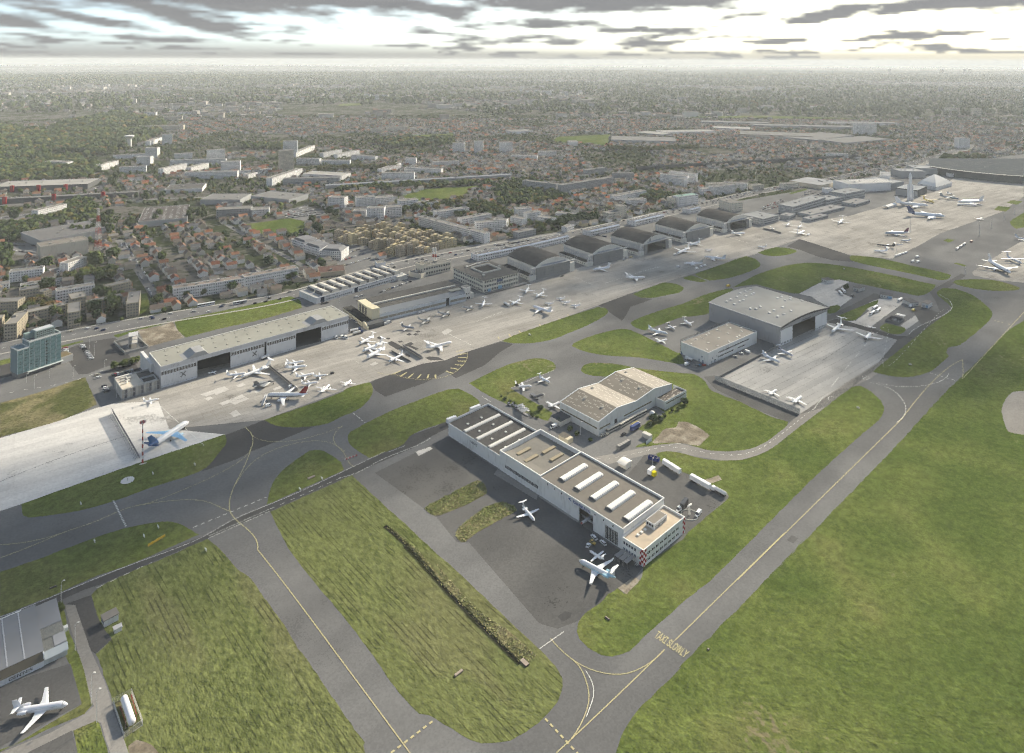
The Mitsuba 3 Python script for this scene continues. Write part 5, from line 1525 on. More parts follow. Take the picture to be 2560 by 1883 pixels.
W_ = (0.75, 0.76, 0.77)
BLK = (0.05, 0.05, 0.055)
FLEET = [
    # sheet, nose, tail, kind, paint, label
    ('K', (1885, 222), (1188, 690), 'airliner', dict(body=(0.72, 0.73, 0.75), wing=(0.20, 0.40, 0.62), fin=(0.03, 0.09, 0.22), eng=(0.42, 0.60, 0.74), tailcone=(0.04, 0.10, 0.24), tailplane=(0.03, 0.06, 0.13), band=(0.045, 0.09, 0.20), bandlo=0.0, bandhi=0.12), 'white airliner with light blue wings and navy tail beside the striped mast'),
    ('A1', (490, 322), (165, 362), 'bizjet', dict(), 'small white jet farthest left before the shut hangar doors'),
    ('A1', (395, 395), (885, 212), 'longjet', dict(belly=BLK, tailcone=(0.12, 0.12, 0.13)), 'long white jet with T tail and black belly in front of the painted cross'),
    ('A1', (1395, 130), (1105, 182), 'bizjet', dict(), 'white jet at the head of the close row behind the blast fence'),
    ('A1', (1432, 210), (1085, 248), 'bizjet', dict(), 'second white jet in the close row behind the blast fence'),
    ('A1', (1540, 325), (1245, 388), 'bizjet', dict(), 'third white jet in the close row behind the blast fence'),
    ('A1', (1755, 345), (1520, 378), 'light', dict(band=(0.08, 0.08, 0.09), bandlo=-0.4, bandhi=0.0), 'white jet with dark flank nosed up to the small tug'),
    ('A1', (1608, 455), (1350, 492), 'bizjet', dict(), 'white jet parked just behind the red airliner fin'),
    ('A1', (1792, 498), (1648, 632), 'straight', dict(), 'white straight winged plane near the airliner with the red fin'),
    ('A1', (2125, 422), (2012, 522), 'straight', dict(), 'white straight winged plane nearest the grass at the end of the row'),
    ('A1', (952, 450), (572, 542), 'fighter', dict(body=(0.16, 0.165, 0.17), wing=(0.30, 0.31, 0.31), fin=(0.15, 0.155, 0.16)), 'dark grey military jet on the beige apron'),
    ('A1', (800, 660), (1445, 662), 'airliner', dict(body=(0.66, 0.68, 0.70), fin=(0.30, 0.045, 0.045), wing=(0.74, 0.74, 0.74), band=(0.10, 0.09, 0.09), bandlo=-0.25, bandhi=-0.12), 'white airliner with red fin and boarding stairs at its nose'),
    ('B5', (1640, 1042), (1515, 1082), 'prop', dict(), 'tiny white propeller plane at the dark hangar opening'),
    ('6', (1046, 247), (938, 272), 'light', dict(), 'lone white jet beside the glazed annex'),
    ('A2', (148, 592), (425, 455), 'bizjet', dict(), 'white T tail jet nearest the fuel trucks'),
    ('A2', (205, 742), (605, 588), 'bizjet', dict(belly=(0.10, 0.10, 0.11)), 'white jet with dark belly in the middle of the group of four'),
    ('A2', (285, 862), (640, 680), 'bizjet', dict(), 'white jet with slim wings third of the group of four'),
    ('A2', (702, 928), (965, 800), 'straight', dict(body=(0.66, 0.68, 0.72)), 'white turboprop beside the second blast fence'),
    ('A2', (1188, 300), (925, 268), 'light', dict(body=(0.18, 0.20, 0.25), belly=(0.6, 0.6, 0.6), wing=(0.6, 0.6, 0.6)), 'blue grey little jet in front of the cream tower'),
    ('A2', (1478, 182), (1228, 148), 'prop', dict(body=(0.42, 0.41, 0.38), wing=(0.50, 0.49, 0.46), nose=(0.10, 0.10, 0.10)), 'beige propeller plane second from the cream tower'),
    ('A2', (1845, 55), (1610, 28), 'prop', dict(body=(0.40, 0.39, 0.37), wing=(0.50, 0.49, 0.46), nose=(0.10, 0.10, 0.10)), 'beige propeller plane third from the cream tower'),
    ('A3', (188, 690), (-30, 668), 'prop', dict(body=(0.43, 0.42, 0.40), wing=(0.50, 0.49, 0.46), nose=(0.10, 0.10, 0.10)), 'beige propeller plane nearest the corner tower'),
    ('A3', (352, 648), (425, 482), 'light', dict(), 'white T tail jet facing us near the corner tower'),
    ('A3', (1163, 392), (1245, 250), 'light', dict(), 'white T tail jet below the cream office block'),
    ('A3', (1358, 468), (1520, 380), 'light', dict(), 'small white jet with T tail beyond the tank truck'),
    ('A3', (898, 612), (1090, 512), 'light', dict(body=(0.60, 0.63, 0.68)), 'small white jet just right of the white tank truck'),
    ('A3', (1295, 618), (1655, 742), 'airliner', dict(body=(0.70, 0.71, 0.74), band=(0.22, 0.26, 0.36), bandlo=-0.15, bandhi=0.0), 'white airliner on the middle of the beige apron'),
    ('A3', (1522, 568), (1695, 588), 'light', dict(), 'white jet half hidden behind the white airliner'),
    ('A3', (1733, 480), (1905, 486), 'light', dict(), 'white jet first of three behind the white airliner'),
    ('A3', (1822, 545), (2002, 566), 'light', dict(), 'white jet second of three behind the white airliner'),
    ('A3', (2000, 615), (2190, 620), 'light', dict(), 'white jet last of three behind the white airliner'),
    ('A2', (1888, 560), (1388, 692), 'longjet', dict(winglet=1), 'big white jet alone above the dark turning pad'),
    ('H1', (1308, 980), (1645, 945), 'bizjet', dict(body=(0.68, 0.71, 0.75)), 'white jet in front of the second arched hangar'),
    ('H1', (2048, 1088), (1738, 1102), 'bizjet', dict(winglet=1), 'white jet with winglets near the edge of the grass'),
    ('H2', (1482, 578), (1285, 592), 'bizjet', dict(), 'white jet in front of the last arched hangar'),
    ('H2', (532, 868), (728, 780), 'longjet', dict(), 'white jet with a small tug at its nose'),
    ('H2', (700, 748), (895, 698), 'bizjet', dict(body=(0.56, 0.60, 0.64)), 'bluish white jet behind the jet with the tug'),
    ('H2', (918, 800), (1020, 818), 'light', dict(), 'tiny white jet between the jets and the airliners'),
    ('H2', (908, 897), (1215, 935), 'airliner', dict(body=(0.66, 0.68, 0.71)), 'white airliner at the grass edge with a winged tail'),
    ('H2', (625, 985), (890, 992), 'airliner', dict(fin=(0.40, 0.41, 0.42)), 'white airliner surrounded by service trucks'),
    ('H2', (1658, 765), (1788, 768), 'light', dict(), 'small white jet alone near the oval grass island'),
    ('B1', (418, 1025), (470, 988), 'light', dict(), 'small white jet second from the low terminal offices'),
    ('B1', (600, 1052), (695, 1000), 'light', dict(), 'small white jet third from the low terminal offices'),
    ('B1', (245, 1068), (165, 1050), 'light', dict(), 'small white jet behind the little blast screen'),
    ('B1', (708, 1108), (578, 1168), 'longjet', dict(), 'white jet with a fuel truck at its nose'),
    ('B1', (1228, 992), (1300, 935), 'longjet', dict(), 'white jet in front of the old terminal'),
    ('A4', (985, 1012), (295, 868), 'trijet', dict(body=(0.64, 0.68, 0.72)), 'white three engined jet nearest us left of the big hangar'),
    ('A4', (962, 1188), (630, 1282), 'bizjet', dict(), 'white jet half over the bright lawn'),
    ('A4', (1232, 852), (975, 702), 'light', dict(fin=BLK, band=(0.10, 0.10, 0.11), bandlo=-0.3, bandhi=0.1), 'white jet with black fin left of the big hangar'),
    ('A4', (1798, 728), (1535, 545), 'light', dict(), 'white jet nearest the wall of the big hangar'),
    ('A5', (1402, 608), (1095, 452), 'light', dict(body=(0.66, 0.69, 0.73)), 'white jet with pale fin on the lawn side apron'),
    ('A5', (908, 708), (430, 725), 'light', dict(fin=BLK, tailcone=BLK), 'white jet with black fin near the bank'),
    ('A5', (1248, 925), (855, 1045), 'light', dict(body=(0.07, 0.075, 0.085), nose=(0.75, 0.75, 0.75), wing=(0.16, 0.165, 0.175), fin=BLK), 'dark grey jet with white nose'),
    ('A5', (1690, 1140), (1340, 1300), 'light', dict(), 'white jet half hidden by the gabled hangar'),
    ('A6', (532, 922), (352, 1040), 'bizjet', dict(), 'left white jet of the pair at the blast fence'),
    ('A6', (1050, 1066), (842, 1218), 'bizjet', dict(), 'right white jet of the pair at the blast fence'),
    ('A6', (602, 372), (222, 212), 'trijet', dict(body=(0.62, 0.66, 0.72)), 'pale jet near the shadow of the big hangar'),
    ('A6', (862, 247), (552, 100), 'light', dict(body=(0.42, 0.44, 0.50), tailcone=(0.12, 0.12, 0.14)), 'grey jet with dark tail by the hangar corner'),
    ('R', (698, 484), (872, 335), 'longjet', dict(), 'white T tail jet at the door of the big hangar'),
    ('R', (1262, 622), (1385, 492), 'bizjet', dict(nose=BLK, fin=BLK, eng=(0.5, 0.5, 0.5), tailcone=BLK), 'white jet with black nose and black tail'),
    ('A7', (514, 606), (1100, 604), 'airliner', dict(body=(0.42, 0.46, 0.52), fin=(0.12, 0.035, 0.07), wing=(0.62, 0.63, 0.64)), 'grey airliner with maroon fin on the square apron'),
    ('A7', (318, 886), (785, 935), 'longjet', dict(body=(0.06, 0.06, 0.07), fin=BLK, eng=BLK), 'black jet on the square apron'),
    ('A7', (252, 1036), (595, 1042), 'bizjet', dict(body=(0.60, 0.65, 0.72)), 'pale blue jet below the black jet'),
    ('A7', (768, 862), (920, 880), 'light', dict(body=(0.40, 0.44, 0.50)), 'grey jet directly behind the black jet'),
    ('A7', (888, 780), (1150, 790), 'light', dict(body=(0.46, 0.50, 0.55)), 'grey jet between black jet and maroon tailed airliner'),
    ('A8', (985, 1437), (655, 1262), 'airliner', dict(body=(0.66, 0.68, 0.72), belly=(0.10, 0.11, 0.13), split=-0.1), 'airliner with dark belly on the far right apron'),
    ('A8', (1152, 1292), (920, 1192), 'highwing', dict(body=(0.58, 0.60, 0.64)), 'high winged turboprop on the far right apron'),
    ('A8', (1330, 950), (1050, 890), 'airliner', dict(body=(0.55, 0.58, 0.62)), 'grey airliner cut by the edge of the far right apron'),
    ('A8', (488, 632), (575, 622), 'straight', dict(), 'small straight winged plane on the far lane'),
    ('A8', (212, 388), (605, 382), 'airliner', dict(body=(0.58, 0.60, 0.64)), 'pale museum airliner beside the white tent'),
    ('X', (1838, 1088), (765, 1012), 'jumbo', dict(body=(0.60, 0.66, 0.74), fin=(0.03, 0.055, 0.15), wing=(0.70, 0.72, 0.74), tailcone=(0.035, 0.06, 0.15)), 'giant double deck airliner with navy fin'),
    ('X', (1375, 795), (430, 722), 'jumbo', dict(body=(0.68, 0.69, 0.70)), 'white jumbo airliner behind the rocket tower'),
    ('X', (1528, 748), (1215, 655), 'highwing', dict(body=(0.52, 0.40, 0.08), wing=(0.60, 0.48, 0.12), fin=(0.52, 0.40, 0.08)), 'yellow firefighting plane on the museum apron'),
    ('X', (2240, 662), (1545, 560), 'highwing', dict(body=(0.24, 0.28, 0.32), wing=(0.30, 0.34, 0.38), fin=(0.24, 0.28, 0.32)), 'grey military transport plane on the museum apron'),
    ('X', (2080, 520), (1880, 470), 'fighter', dict(body=(0.5, 0.52, 0.54), wing=(0.55, 0.57, 0.58)), 'small pale jet behind the grey transport plane'),
    ('F', (1028, 470), (195, 600), 'falcon', dict(body=(0.72, 0.73, 0.76), band=(0.16, 0.10, 0.12), bandlo=-0.42, bandhi=-0.34), 'white jet parked alone at the lower corner'),
    ('E2', (408, 826), (196, 585), 'light', dict(), 'white T tail jet in the shade before the open hangar door'),
    ('L', (502, 612), (752, 775), 'light', dict(), 'smaller white jet beside the office corner'),
    ('L', (338, 798), (945, 1120), 'bizjet', dict(belly=(0.36, 0.58, 0.68), eng=(0.40, 0.63, 0.74), winglet=1, split=-0.15, tailcone=(0.40, 0.60, 0.70)), 'white and light blue jet in the sun before the office'),
    ('E2', (1128, 945), (1335, 800), 'light', dict(nose=(0.30, 0.04, 0.035)), 'red nosed white jet poking out of the open hangar door'),
]
for sheet_, n_, t_, kind, paint, lab in FLEET:
    S = SPEC[kind]
    hgt = {'jumbo': 6.0, 'airliner': 3.4, 'prop': 1.3}.get(kind, 2.2)
    a, c = at(sheet_, *n_, hgt), at(sheet_, *t_, hgt)
    if sheet_ == 'E2' and n_[0] == 1128:
        a = E.w([(125.0, -2.5, 0)])[0][:2]
        c = E.w([(125.6, 9.0, 0)])[0][:2]
    ln = np.linalg.norm(a - c)
    key = name_of({'prop': 'propeller_plane', 'straight': 'propeller_plane', 'highwing': 'propeller_plane', 'airliner': 'airliner', 'jumbo': 'airliner', 'fighter': 'military_jet'}.get(kind, 'business_jet'))
    tag(key, lab, 'aircraft')
    aircraft(key, kind, a, (a - c) / ln, float(np.clip(ln / S['L'], 0.66, {'prop': 1.65, 'airliner': 1.4, 'highwing': 1.5}.get(kind, 1.2))), paint, 2 if np.linalg.norm(a) < 900 else 1)

# ------------------------------------------------------------------ vehicles and airfield furniture
def local(b, o, hd, z=0.13):
    """Build b (x forward, y left) set down at o with heading hd."""
    hd = np.asarray(hd, float)
    hd = hd / np.linalg.norm(hd)
    lf = np.array([-hd[1], hd[0]])
    v, f, c = b.arrays()
    xy = np.asarray(o)[:2] + v[:, :1] * hd + v[:, 1:2] * lf
    return np.hstack([xy, v[:, 2:3] + z]), f, c


def lput(key, b, o, hd, mat='paint', z=0.13, **kw):
    v, f, c = local(b, o, hd, z)
    k, n = key, 0
    while k in scene:
        n += 1
        k = f'{key}_{n:03d}'
    scene[k] = mikit.ply((v, f), mat, False, uv=pack(c))
    if kw:
        labels[k] = kw
    return k


def bx(b, x0, x1, y0, y1, z0, z1, col=None):
    return b.add(box_v(x0, x1, y0, y1, z0, z1), BOX_F, col)


def hexa(b, x0, x1, w, z0, X0, X1, W, z1, col=None):
    """A box whose top is smaller than its foot."""
    v = [[x0, -w, z0], [x1, -w, z0], [x0, w, z0], [x1, w, z0], [X0, -W, z1], [X1, -W, z1], [X0, W, z1], [X1, W, z1]]
    return b.add(v, BOX_F, col)


def wheels(b, xs, w, r):
    for x in xs:
        for y in (-w, w):
            tube(b, [(x, y - .12, r), (x, y + .12, r)], r, 8, (0.02, 0.02, 0.02))
    return b


def car_parts(col, L=4.3):
    b = Build(col)
    hexa(b, -L / 2, L / 2, .86, .28, -L / 2 + .08, L / 2 - .12, .82, .86, col)
    hexa(b, -L * .36, L * .20, .72, 1.34, -L * .34, L * .16, .66, 1.44, col)
    g = Build((0.03, 0.035, 0.045))
    hexa(g, -L * .44, L * .30, .80, .86, -L * .35, L * .18, .71, 1.35)
    w = wheels(Build((0.02, 0.02, 0.02)), (-L * .3, L * .3), .80, .31)
    return b, g, w


CAR_COLS = [('white', (0.72, 0.72, 0.72)), ('silver', (0.42, 0.43, 0.44)), ('grey', (0.16, 0.165, 0.17)), ('black', (0.025, 0.025, 0.03)), ('dark blue', (0.03, 0.05, 0.12)), ('red', (0.28, 0.025, 0.025)), ('beige', (0.42, 0.38, 0.30))]
CAR_W = [26, 22, 18, 18, 8, 5, 3]
N_CARS = 0
FAR_CARS = Build()


def car(o, hd, label, group, col=None, rng=random, near=True):
    global N_CARS
    cn, cc = col or CAR_COLS[rng.choices(range(7), CAR_W)[0]]
    b, g, w = car_parts(cc, rng.uniform(3.9, 4.7))
    if N_CARS >= 298 and not near:
        for q in (b, g):
            v, f, c = local(q, o, hd)
            FAR_CARS.add(v, f, c)
        return
    N_CARS += 1
    k = name_of('car')
    tag(k, f'{cn} car ' + label, 'car', group)
    lput(k + '__body', b, o, hd, 'gloss')
    lput(k + '__window', g, o, hd, 'gloss')
    if np.linalg.norm(o) < 420:
        lput(k + '__wheel', w, o, hd, 'paint')


def van(o, hd, label, cat='van', col=(0.72, 0.73, 0.74), L=5.4):
    k = name_of('van')
    tag(k, label, cat)
    b = Build(col)
    hexa(b, -L / 2, L / 2 - 1.2, .95, .35, -L / 2 + .05, L / 2 - 1.5, .88, 2.25, col)
    hexa(b, L / 2 - 1.25, L / 2, .93, .35, L / 2 - 1.25, L / 2 - .35, .88, 1.15, col)
    lput(k + '__body', b, o, hd, 'gloss')
    g = Build((0.03, 0.035, 0.045))
    hexa(g, L / 2 - 1.6, L / 2 - .4, .86, 1.15, L / 2 - 1.6, L / 2 - 1.25, .80, 2.05)
    bx(g, L / 2 - 2.3, L / 2 - 1.6, -.95, .95, 1.3, 1.9)
    lput(k + '__window', g, o, hd, 'gloss')
    lput(k + '__wheel', wheels(Build(), (-L * .3, L * .32), .86, .36), o, hd)


def tanker(o, hd, label, L=9.0, tank=(0.68, 0.68, 0.67), cab=(0.70, 0.71, 0.72), semi=False):
    k = name_of('tank_truck')
    tag(k, label, 'tank truck')
    c = Build(cab)
    hexa(c, L / 2 - 2.2, L / 2, 1.2, .6, L / 2 - 2.1, L / 2 - .2, 1.1, 2.7, cab)
    lput(k + '__cab', c, o, hd, 'gloss')
    g = Build((0.03, 0.035, 0.045))
    bx(g, L / 2 - .35, L / 2 - .08, -1.0, 1.0, 1.55, 2.3)
    lput(k + '__window', g, o, hd, 'gloss')
    t = Build(tank)
    n = 12
    a = np.linspace(0, 2 * np.pi, n + 1)
    loft(t, [(L / 2 - 2.6, .9, .75, 2.0), (L / 2 - 2.9, 1.22, 1.05, 2.0), (-L / 2 + .3, 1.22, 1.05, 2.0), (-L / 2, .9, .75, 2.0)], n, lambda *_: tank)
    for x in (L / 2 - 2.6, -L / 2):
        t.add(np.vstack([[[x, 0, 2.0]], np.stack([np.full(n, x), .9 * np.sin(a[:-1]), 2.0 + .75 * np.cos(a[:-1])], 1)]), [[0, 1 + i, 1 + (i + 1) % n] for i in range(n)])
    bx(t, -L / 2 + .6, L / 2 - 3, -.35, .35, 3.0, 3.15, (0.5, 0.5, 0.5))
    lput(k + '__tank', t, o, hd, 'gloss')
    f = Build((0.06, 0.06, 0.065))
    bx(f, -L / 2 + .2, L / 2 - 1.0, -.9, .9, .55, .95)
    wheels(f, (-L / 2 + 1.2, -L / 2 + 2.6, L / 2 - 1.3), 1.0, .48)
    lput(k + '__chassis', f, o, hd)


def trailer(o, hd, label, L=13.6, col=(0.72, 0.73, 0.75), base='trailer'):
    k = name_of(base)
    tag(k, label, base.replace('_', ' '))
    b = Build(col)
    hexa(b, -L / 2, L / 2, 1.25, 1.0, -L / 2 + .04, L / 2 - .15, 1.2, 3.75, col)
    lput(k + '__body', b, o, hd, 'gloss')
    w = Build((0.05, 0.05, 0.05))
    bx(w, -L / 2 + .4, L / 2 - .6, -.5, .5, .7, 1.0)
    wheels(w, (-L / 2 + 1.4, -L / 2 + 2.6, -L / 2 + 3.8), 1.05, .48)
    bx(w, L / 2 - 2.6, L / 2 - 2.4, -.8, -.6, 0, .9)
    bx(w, L / 2 - 2.6, L / 2 - 2.4, .6, .8, 0, .9)
    lput(k + '__chassis', w, o, hd)


def bus(o, hd, label, L=12.0, col=(0.66, 0.67, 0.67), roof=None, H=3.1):
    k = name_of('bus')
    tag(k, label, 'bus')
    b = Build(col)
    hexa(b, -L / 2, L / 2, 1.25, .35, -L / 2, L / 2, 1.25, 1.4, col)
    hexa(b, -L / 2, L / 2, 1.25, 2.5, -L / 2 + .1, L / 2 - .1, 1.15, H, roof or col)
    for i in range(3):
        x = -L * .3 + i * L * .3
        bx(b, x - .7, x + .7, -.6, .6, H, H + .25, (0.5, 0.5, 0.49))
    lput(k + '__body', b, o, hd, 'gloss')
    g = Build((0.03, 0.04, 0.05))
    hexa(g, -L / 2 + .02, L / 2 - .02, 1.23, 1.4, -L / 2 + .05, L / 2 - .05, 1.22, 2.5)
    lput(k + '__window', g, o, hd, 'gloss')
    lput(k + '__wheel', wheels(Build(), (-L * .28, L * .32), 1.12, .48), o, hd)


def stairs(o, hd, label, H=3.2):
    k = name_of('boarding_stairs')
    tag(k, label, 'boarding stairs')
    b = Build((0.62, 0.63, 0.64))
    n = 14
    for i in range(n):
        x = -H * 1.0 + i * H * 1.5 / n
        z = .5 + i * (H - .5) / n
        bx(b, x, x + H * 1.5 / n + .05, -.8, .8, z - .12, z)
    x1 = H * .5
    bx(b, x1, x1 + 1.6, -.85, .85, H - .15, H)
    lput(k + '__step', b, o, hd)
    r = Build((0.72, 0.73, 0.74))
    for y in (-.85, .85):
        tube(r, [(-H, y, .5 + 1), (x1, y, H + 1), (x1 + 1.6, y, H + 1)], .06, 4)
        r.quad([-H, y, .4], [x1, y, H - .1], [x1, y, H + .95], [-H, y, 1.45])
        for q in (0, .33, .66, 1):
            x = -H + q * H * 1.5
            tube(r, [(x, y, .5 + q * (H - .5)), (x, y, 1.5 + q * (H - .5))], .05, 4)
        tube(r, [(x1 + 1.4, y * .9, .3), (x1 + 1.4, y * .9, H)], .09, 4)
    lput(k + '__railing', r, o, hd)
    c = Build((0.3, 0.3, 0.31))
    bx(c, -H * .9, x1 + .8, -.8, .8, .3, .55)
    wheels(c, (-H * .6, x1 + .3), .8, .3)
    lput(k + '__chassis', c, o, hd)


def tug(o, hd, label, col=(0.62, 0.63, 0.63), base='tow_tractor'):
    k = name_of(base)
    tag(k, label, base.replace('_', ' '))
    b = Build(col)
    hexa(b, -1.7, 1.7, .8, .3, -1.65, 1.6, .78, .95, col)
    hexa(b, -1.2, .1, .72, 1.6, -1.15, .05, .7, 1.75, col)
    lput(k + '__body', b, o, hd, 'gloss')
    g = Build((0.04, 0.045, 0.05))
    hexa(g, -1.25, .2, .72, .95, -1.18, .05, .68, 1.6)
    lput(k + '__window', g, o, hd, 'gloss')
    lput(k + '__wheel', wheels(Build(), (-1.0, 1.05), .75, .36), o, hd)


def mid(zone, a, c, h=0.0):
    p, q = at(zone, *a, h), at(zone, *c, h)
    return (p + q) / 2, p - q, float(np.linalg.norm(p - q))


# vehicles round the white hangar
for z_, a, c, fn, lab in (
        ('L', (540, 395), (625, 480), car, None), ('L', (690, 485), (775, 570), car, None)):
    o, hd, _ = mid(z_, a, c)
    car(o, hd, 'parked before the glazed hangar door, ' + ('nearer the open door' if a[0] < 600 else 'nearer the office'), None, CAR_COLS[0])
tug(at('L', 490, 575), at('L', 525, 520) - at('L', 455, 610), 'white tow tractor with cab at the nose of the small jet', (0.72, 0.74, 0.76))
tug(at('L', 560, 525), E.s, 'small yellow ground power cart beside the two parked cars', (0.50, 0.36, 0.10), 'ground_power_unit')
o, hd, L1 = mid('B4', (595, 495), (335, 330))
trailer(o, hd, 'long white semi trailer nearest the blue skip', 14.0)
o, hd, L1 = mid('B4', (1150, 780), (860, 620))
trailer(o, hd, 'long white semi trailer beside the white tank truck', 14.0)
o, hd, _ = mid('B4', (1230, 790), (1470, 920))
tanker(o, hd, 'white tank truck parked at the end of the trailer yard', 9.5)
o, hd, _ = mid('B4', (920, 1310), (1010, 1210))
van(o, hd, 'white van on the ramp beside the office')
o, hd, _ = mid('B4', (650, 1180), (745, 1050))
trailer(o, hd, 'black low truck parked beside the roundabout monument', 7.5, (0.035, 0.037, 0.042), 'truck')
o, hd, _ = mid('B4', (590, 1190), (640, 1150))
van(o, hd, 'white van nosed behind the office parapet')
o, hd, _ = mid('B3', (1370, 1290), (1490, 1190))
trailer(o, hd, 'short white box trailer behind the yellow container', 6.2)
k = name_of('container')
tag(k, 'bright yellow container beside the short white trailer', 'container')
b = Build((0.62, 0.55, 0.02))
bx(b, -1.4, 1.4, -1.1, 1.1, 0.1, 2.6)
for q in range(5):
    bx(b, -1.3 + q * .6, -1.15 + q * .6, -1.16, 1.16, 0.2, 2.5, (0.50, 0.44, 0.02))
lput(k, b, at('B3', 1480, 1270), E.d)
k = name_of('waste_skip')
tag(k, 'dark blue waste skip full of scrap by the curved road', 'skip')
o, hd, _ = mid('B3', (1390, 960), (1560, 1010))
b = Build((0.03, 0.045, 0.17))
hexa(b, -3.2, 3.2, 1.2, .2, -3.5, 3.5, 1.3, .3)
for x0, x1, y0, y1 in ((-3.5, 3.5, -1.3, -1.2), (-3.5, 3.5, 1.2, 1.3), (-3.5, -3.4, -1.2, 1.2), (3.4, 3.5, -1.2, 1.2)):
    bx(b, x0, x1, y0, y1, .3, 2.5)
lput(k + '__body', b, o, hd)
b = Build()
rng = random.Random(5)
for i in range(24):
    x, y = rng.uniform(-3.2, 3), rng.uniform(-1.1, .8)
    bx(b, x, x + rng.uniform(.2, .9), y, y + rng.uniform(.1, .4), 1.0, rng.uniform(1.7, 2.5), rng.choice([(0.5, 0.48, 0.45), (0.2, 0.15, 0.1), (0.05, 0.06, 0.15)]))
lput(k + '__scrap', b, o, hd, kind='stuff')
k = name_of('kiosk')
tag(k, 'small white kiosk with rounded overhanging roof at the yard entrance', 'kiosk')
o = at('B3', 930, 1090)
b = Build((0.62, 0.60, 0.56))
bx(b, -3.2, 3.2, -2.6, 2.6, 0, 3.0)
lput(k + '__wall', b, o, E.s)
b = Build((0.70, 0.68, 0.64))
a = np.linspace(-0.9, 0.9, 9)
m = trimesh.creation.extrude_polygon(Polygon([(5.2 * math.sin(q), 3.0 + 2.2 * (math.cos(q) - .62)) for q in a] + [(4.2, 3.0), (-4.2, 3.0)]), 6.4, engine='earcut')
v = np.array(m.vertices)
b.add(np.stack([v[:, 2] - 3.2, v[:, 0], v[:, 1]], 1), np.array(m.faces))
lput(k + '__roof', b, o, E.s)
k = name_of('container')
tag(k, 'long grey open topped container beside the grassy strip', 'container')
o, hd, Lc = mid('B3', (790, 800), (1030, 660))
b = Build((0.16, 0.165, 0.175))
bx(b, -6.1, 6.1, -1.25, 1.25, .1, 2.8)
for q in range(12):
    bx(b, -6 + q, -5.85 + q, -1.3, 1.3, .2, 2.7, (0.13, 0.135, 0.145))
for q in range(5):
    bx(b, -5.6 + q * 2.4, -3.9 + q * 2.4, -1.0, 1.0, 2.8, 2.9, (0.40, 0.38, 0.35))
lput(k, b, o, hd)
k = name_of('container')
tag(k, 'pale cabin with grey fence panel beside the bare soil', 'cabin')
b = Build((0.55, 0.54, 0.50))
bx(b, -3.2, 3.2, -1.6, 1.6, 0, 3.0)
lput(k + '__wall', b, at('B3', 1350, 560), E.s)
b = Build((0.45, 0.50, 0.54))
bx(b, -5.0, 1.5, -4.2, -4.05, 0, 2.2)
lput(k + '__fence', b, at('B3', 1320, 590), E.d)
k = name_of('hut')
tag(k, 'cream hut with dark roof behind the white hangar', 'hut')
b = Build((0.55, 0.50, 0.38))
bx(b, -4.4, 4.4, -2.6, 2.6, 0, 3.2)
o = at('C5', 285, 1165)
lput(k + '__wall', b, o, -E.s)
b = Build((0.14, 0.13, 0.115))
bx(b, -1.8, 4.6, -2.8, 2.8, 3.2, 3.45)
lput(k + '__roof', b, o, -E.s, 'roofing')
b = Build((0.35, 0.43, 0.52))
bx(b, -1.0, -.1, -2.68, -2.58, .1, 2.2)
lput(k + '__door', b, o, -E.s)
# airport buses and service trucks at the gabled hangar
for a, c, lab in (((1120, 960), (1250, 880), 'first cream apron bus under the gable wall'), ((1250, 880), (1360, 815), 'middle cream apron bus under the gable wall'), ((1360, 815), (1460, 765), 'last cream apron bus of the row under the gable wall'), ((915, 1050), (1100, 955), 'cream apron bus beside the open gable doorway')):
    o, hd, _ = mid('C5', a, c)
    bus(o, hd, lab, 13.0 if a[0] != 915 else 14.0, (0.42, 0.41, 0.38), (0.60, 0.56, 0.48))
for p, lab in (((845, 1095), 'cream tow tractor at the corner of the gabled hangar'), ((905, 1080), 'cream tow tractor second from the gabled hangar corner'), ((1430, 745), 'white service cart at the end of the bus row')):
    tug(at('C5', *p), M.s, lab, (0.58, 0.55, 0.48))
o, hd, _ = mid('C5', (1120, 1100), (1205, 1060))
car(o, hd, 'parked alone in the yard of the gabled hangar', None, CAR_COLS[3])
o, hd, _ = mid('C5', (1270, 1040), (1400, 960))
trailer(o, hd, 'blue freight loader with yellow rails in the yard', 9.0, (0.03, 0.05, 0.16), 'loader')
k = name_of('loader_platform')
tag(k, 'white platform with yellow rails raised beside the blue loader', 'platform')
b = Build((0.62, 0.60, 0.55))
bx(b, -3.5, 3.5, -1.2, 1.2, 2.2, 2.6)
bx(b, -3.5, 3.5, 1.2, 1.4, 2.6, 3.1, (0.55, 0.45, 0.08))
for x in (-3, 3):
    for y in (-1, 1):
        bx(b, x - .1, x + .1, y - .1, y + .1, 0, 2.2, (0.4, 0.33, 0.1))
lput(k, b, at('C5', 1350, 960), M.s)
for p, r, lab in (((1595, 790), 2.1, 'large white radome beside the bushes'), ((1650, 810), 1.4, 'smaller white radome beside the bushes')):
    k = name_of('radome')
    tag(k, lab, 'radome')
    m = trimesh.creation.icosphere(2, r)
    m.apply_translation([0, 0, r * .8])
    b = Build((0.74, 0.74, 0.73))
    b.mesh(m)
    bx(b, -1, 1, -1, 1, 0, .6, (0.4, 0.4, 0.4))
    lput(k, b, at('C5', *p), M.s)
for p, lab in (((1470, 160), 'first'), ((1500, 195), 'second'), ((1530, 225), 'third'), ((1560, 245), 'fourth')):
    stairs(at('E1', *p), E.s, f'{lab} of the white boarding stairs parked beside the grassy bank', 4.2)
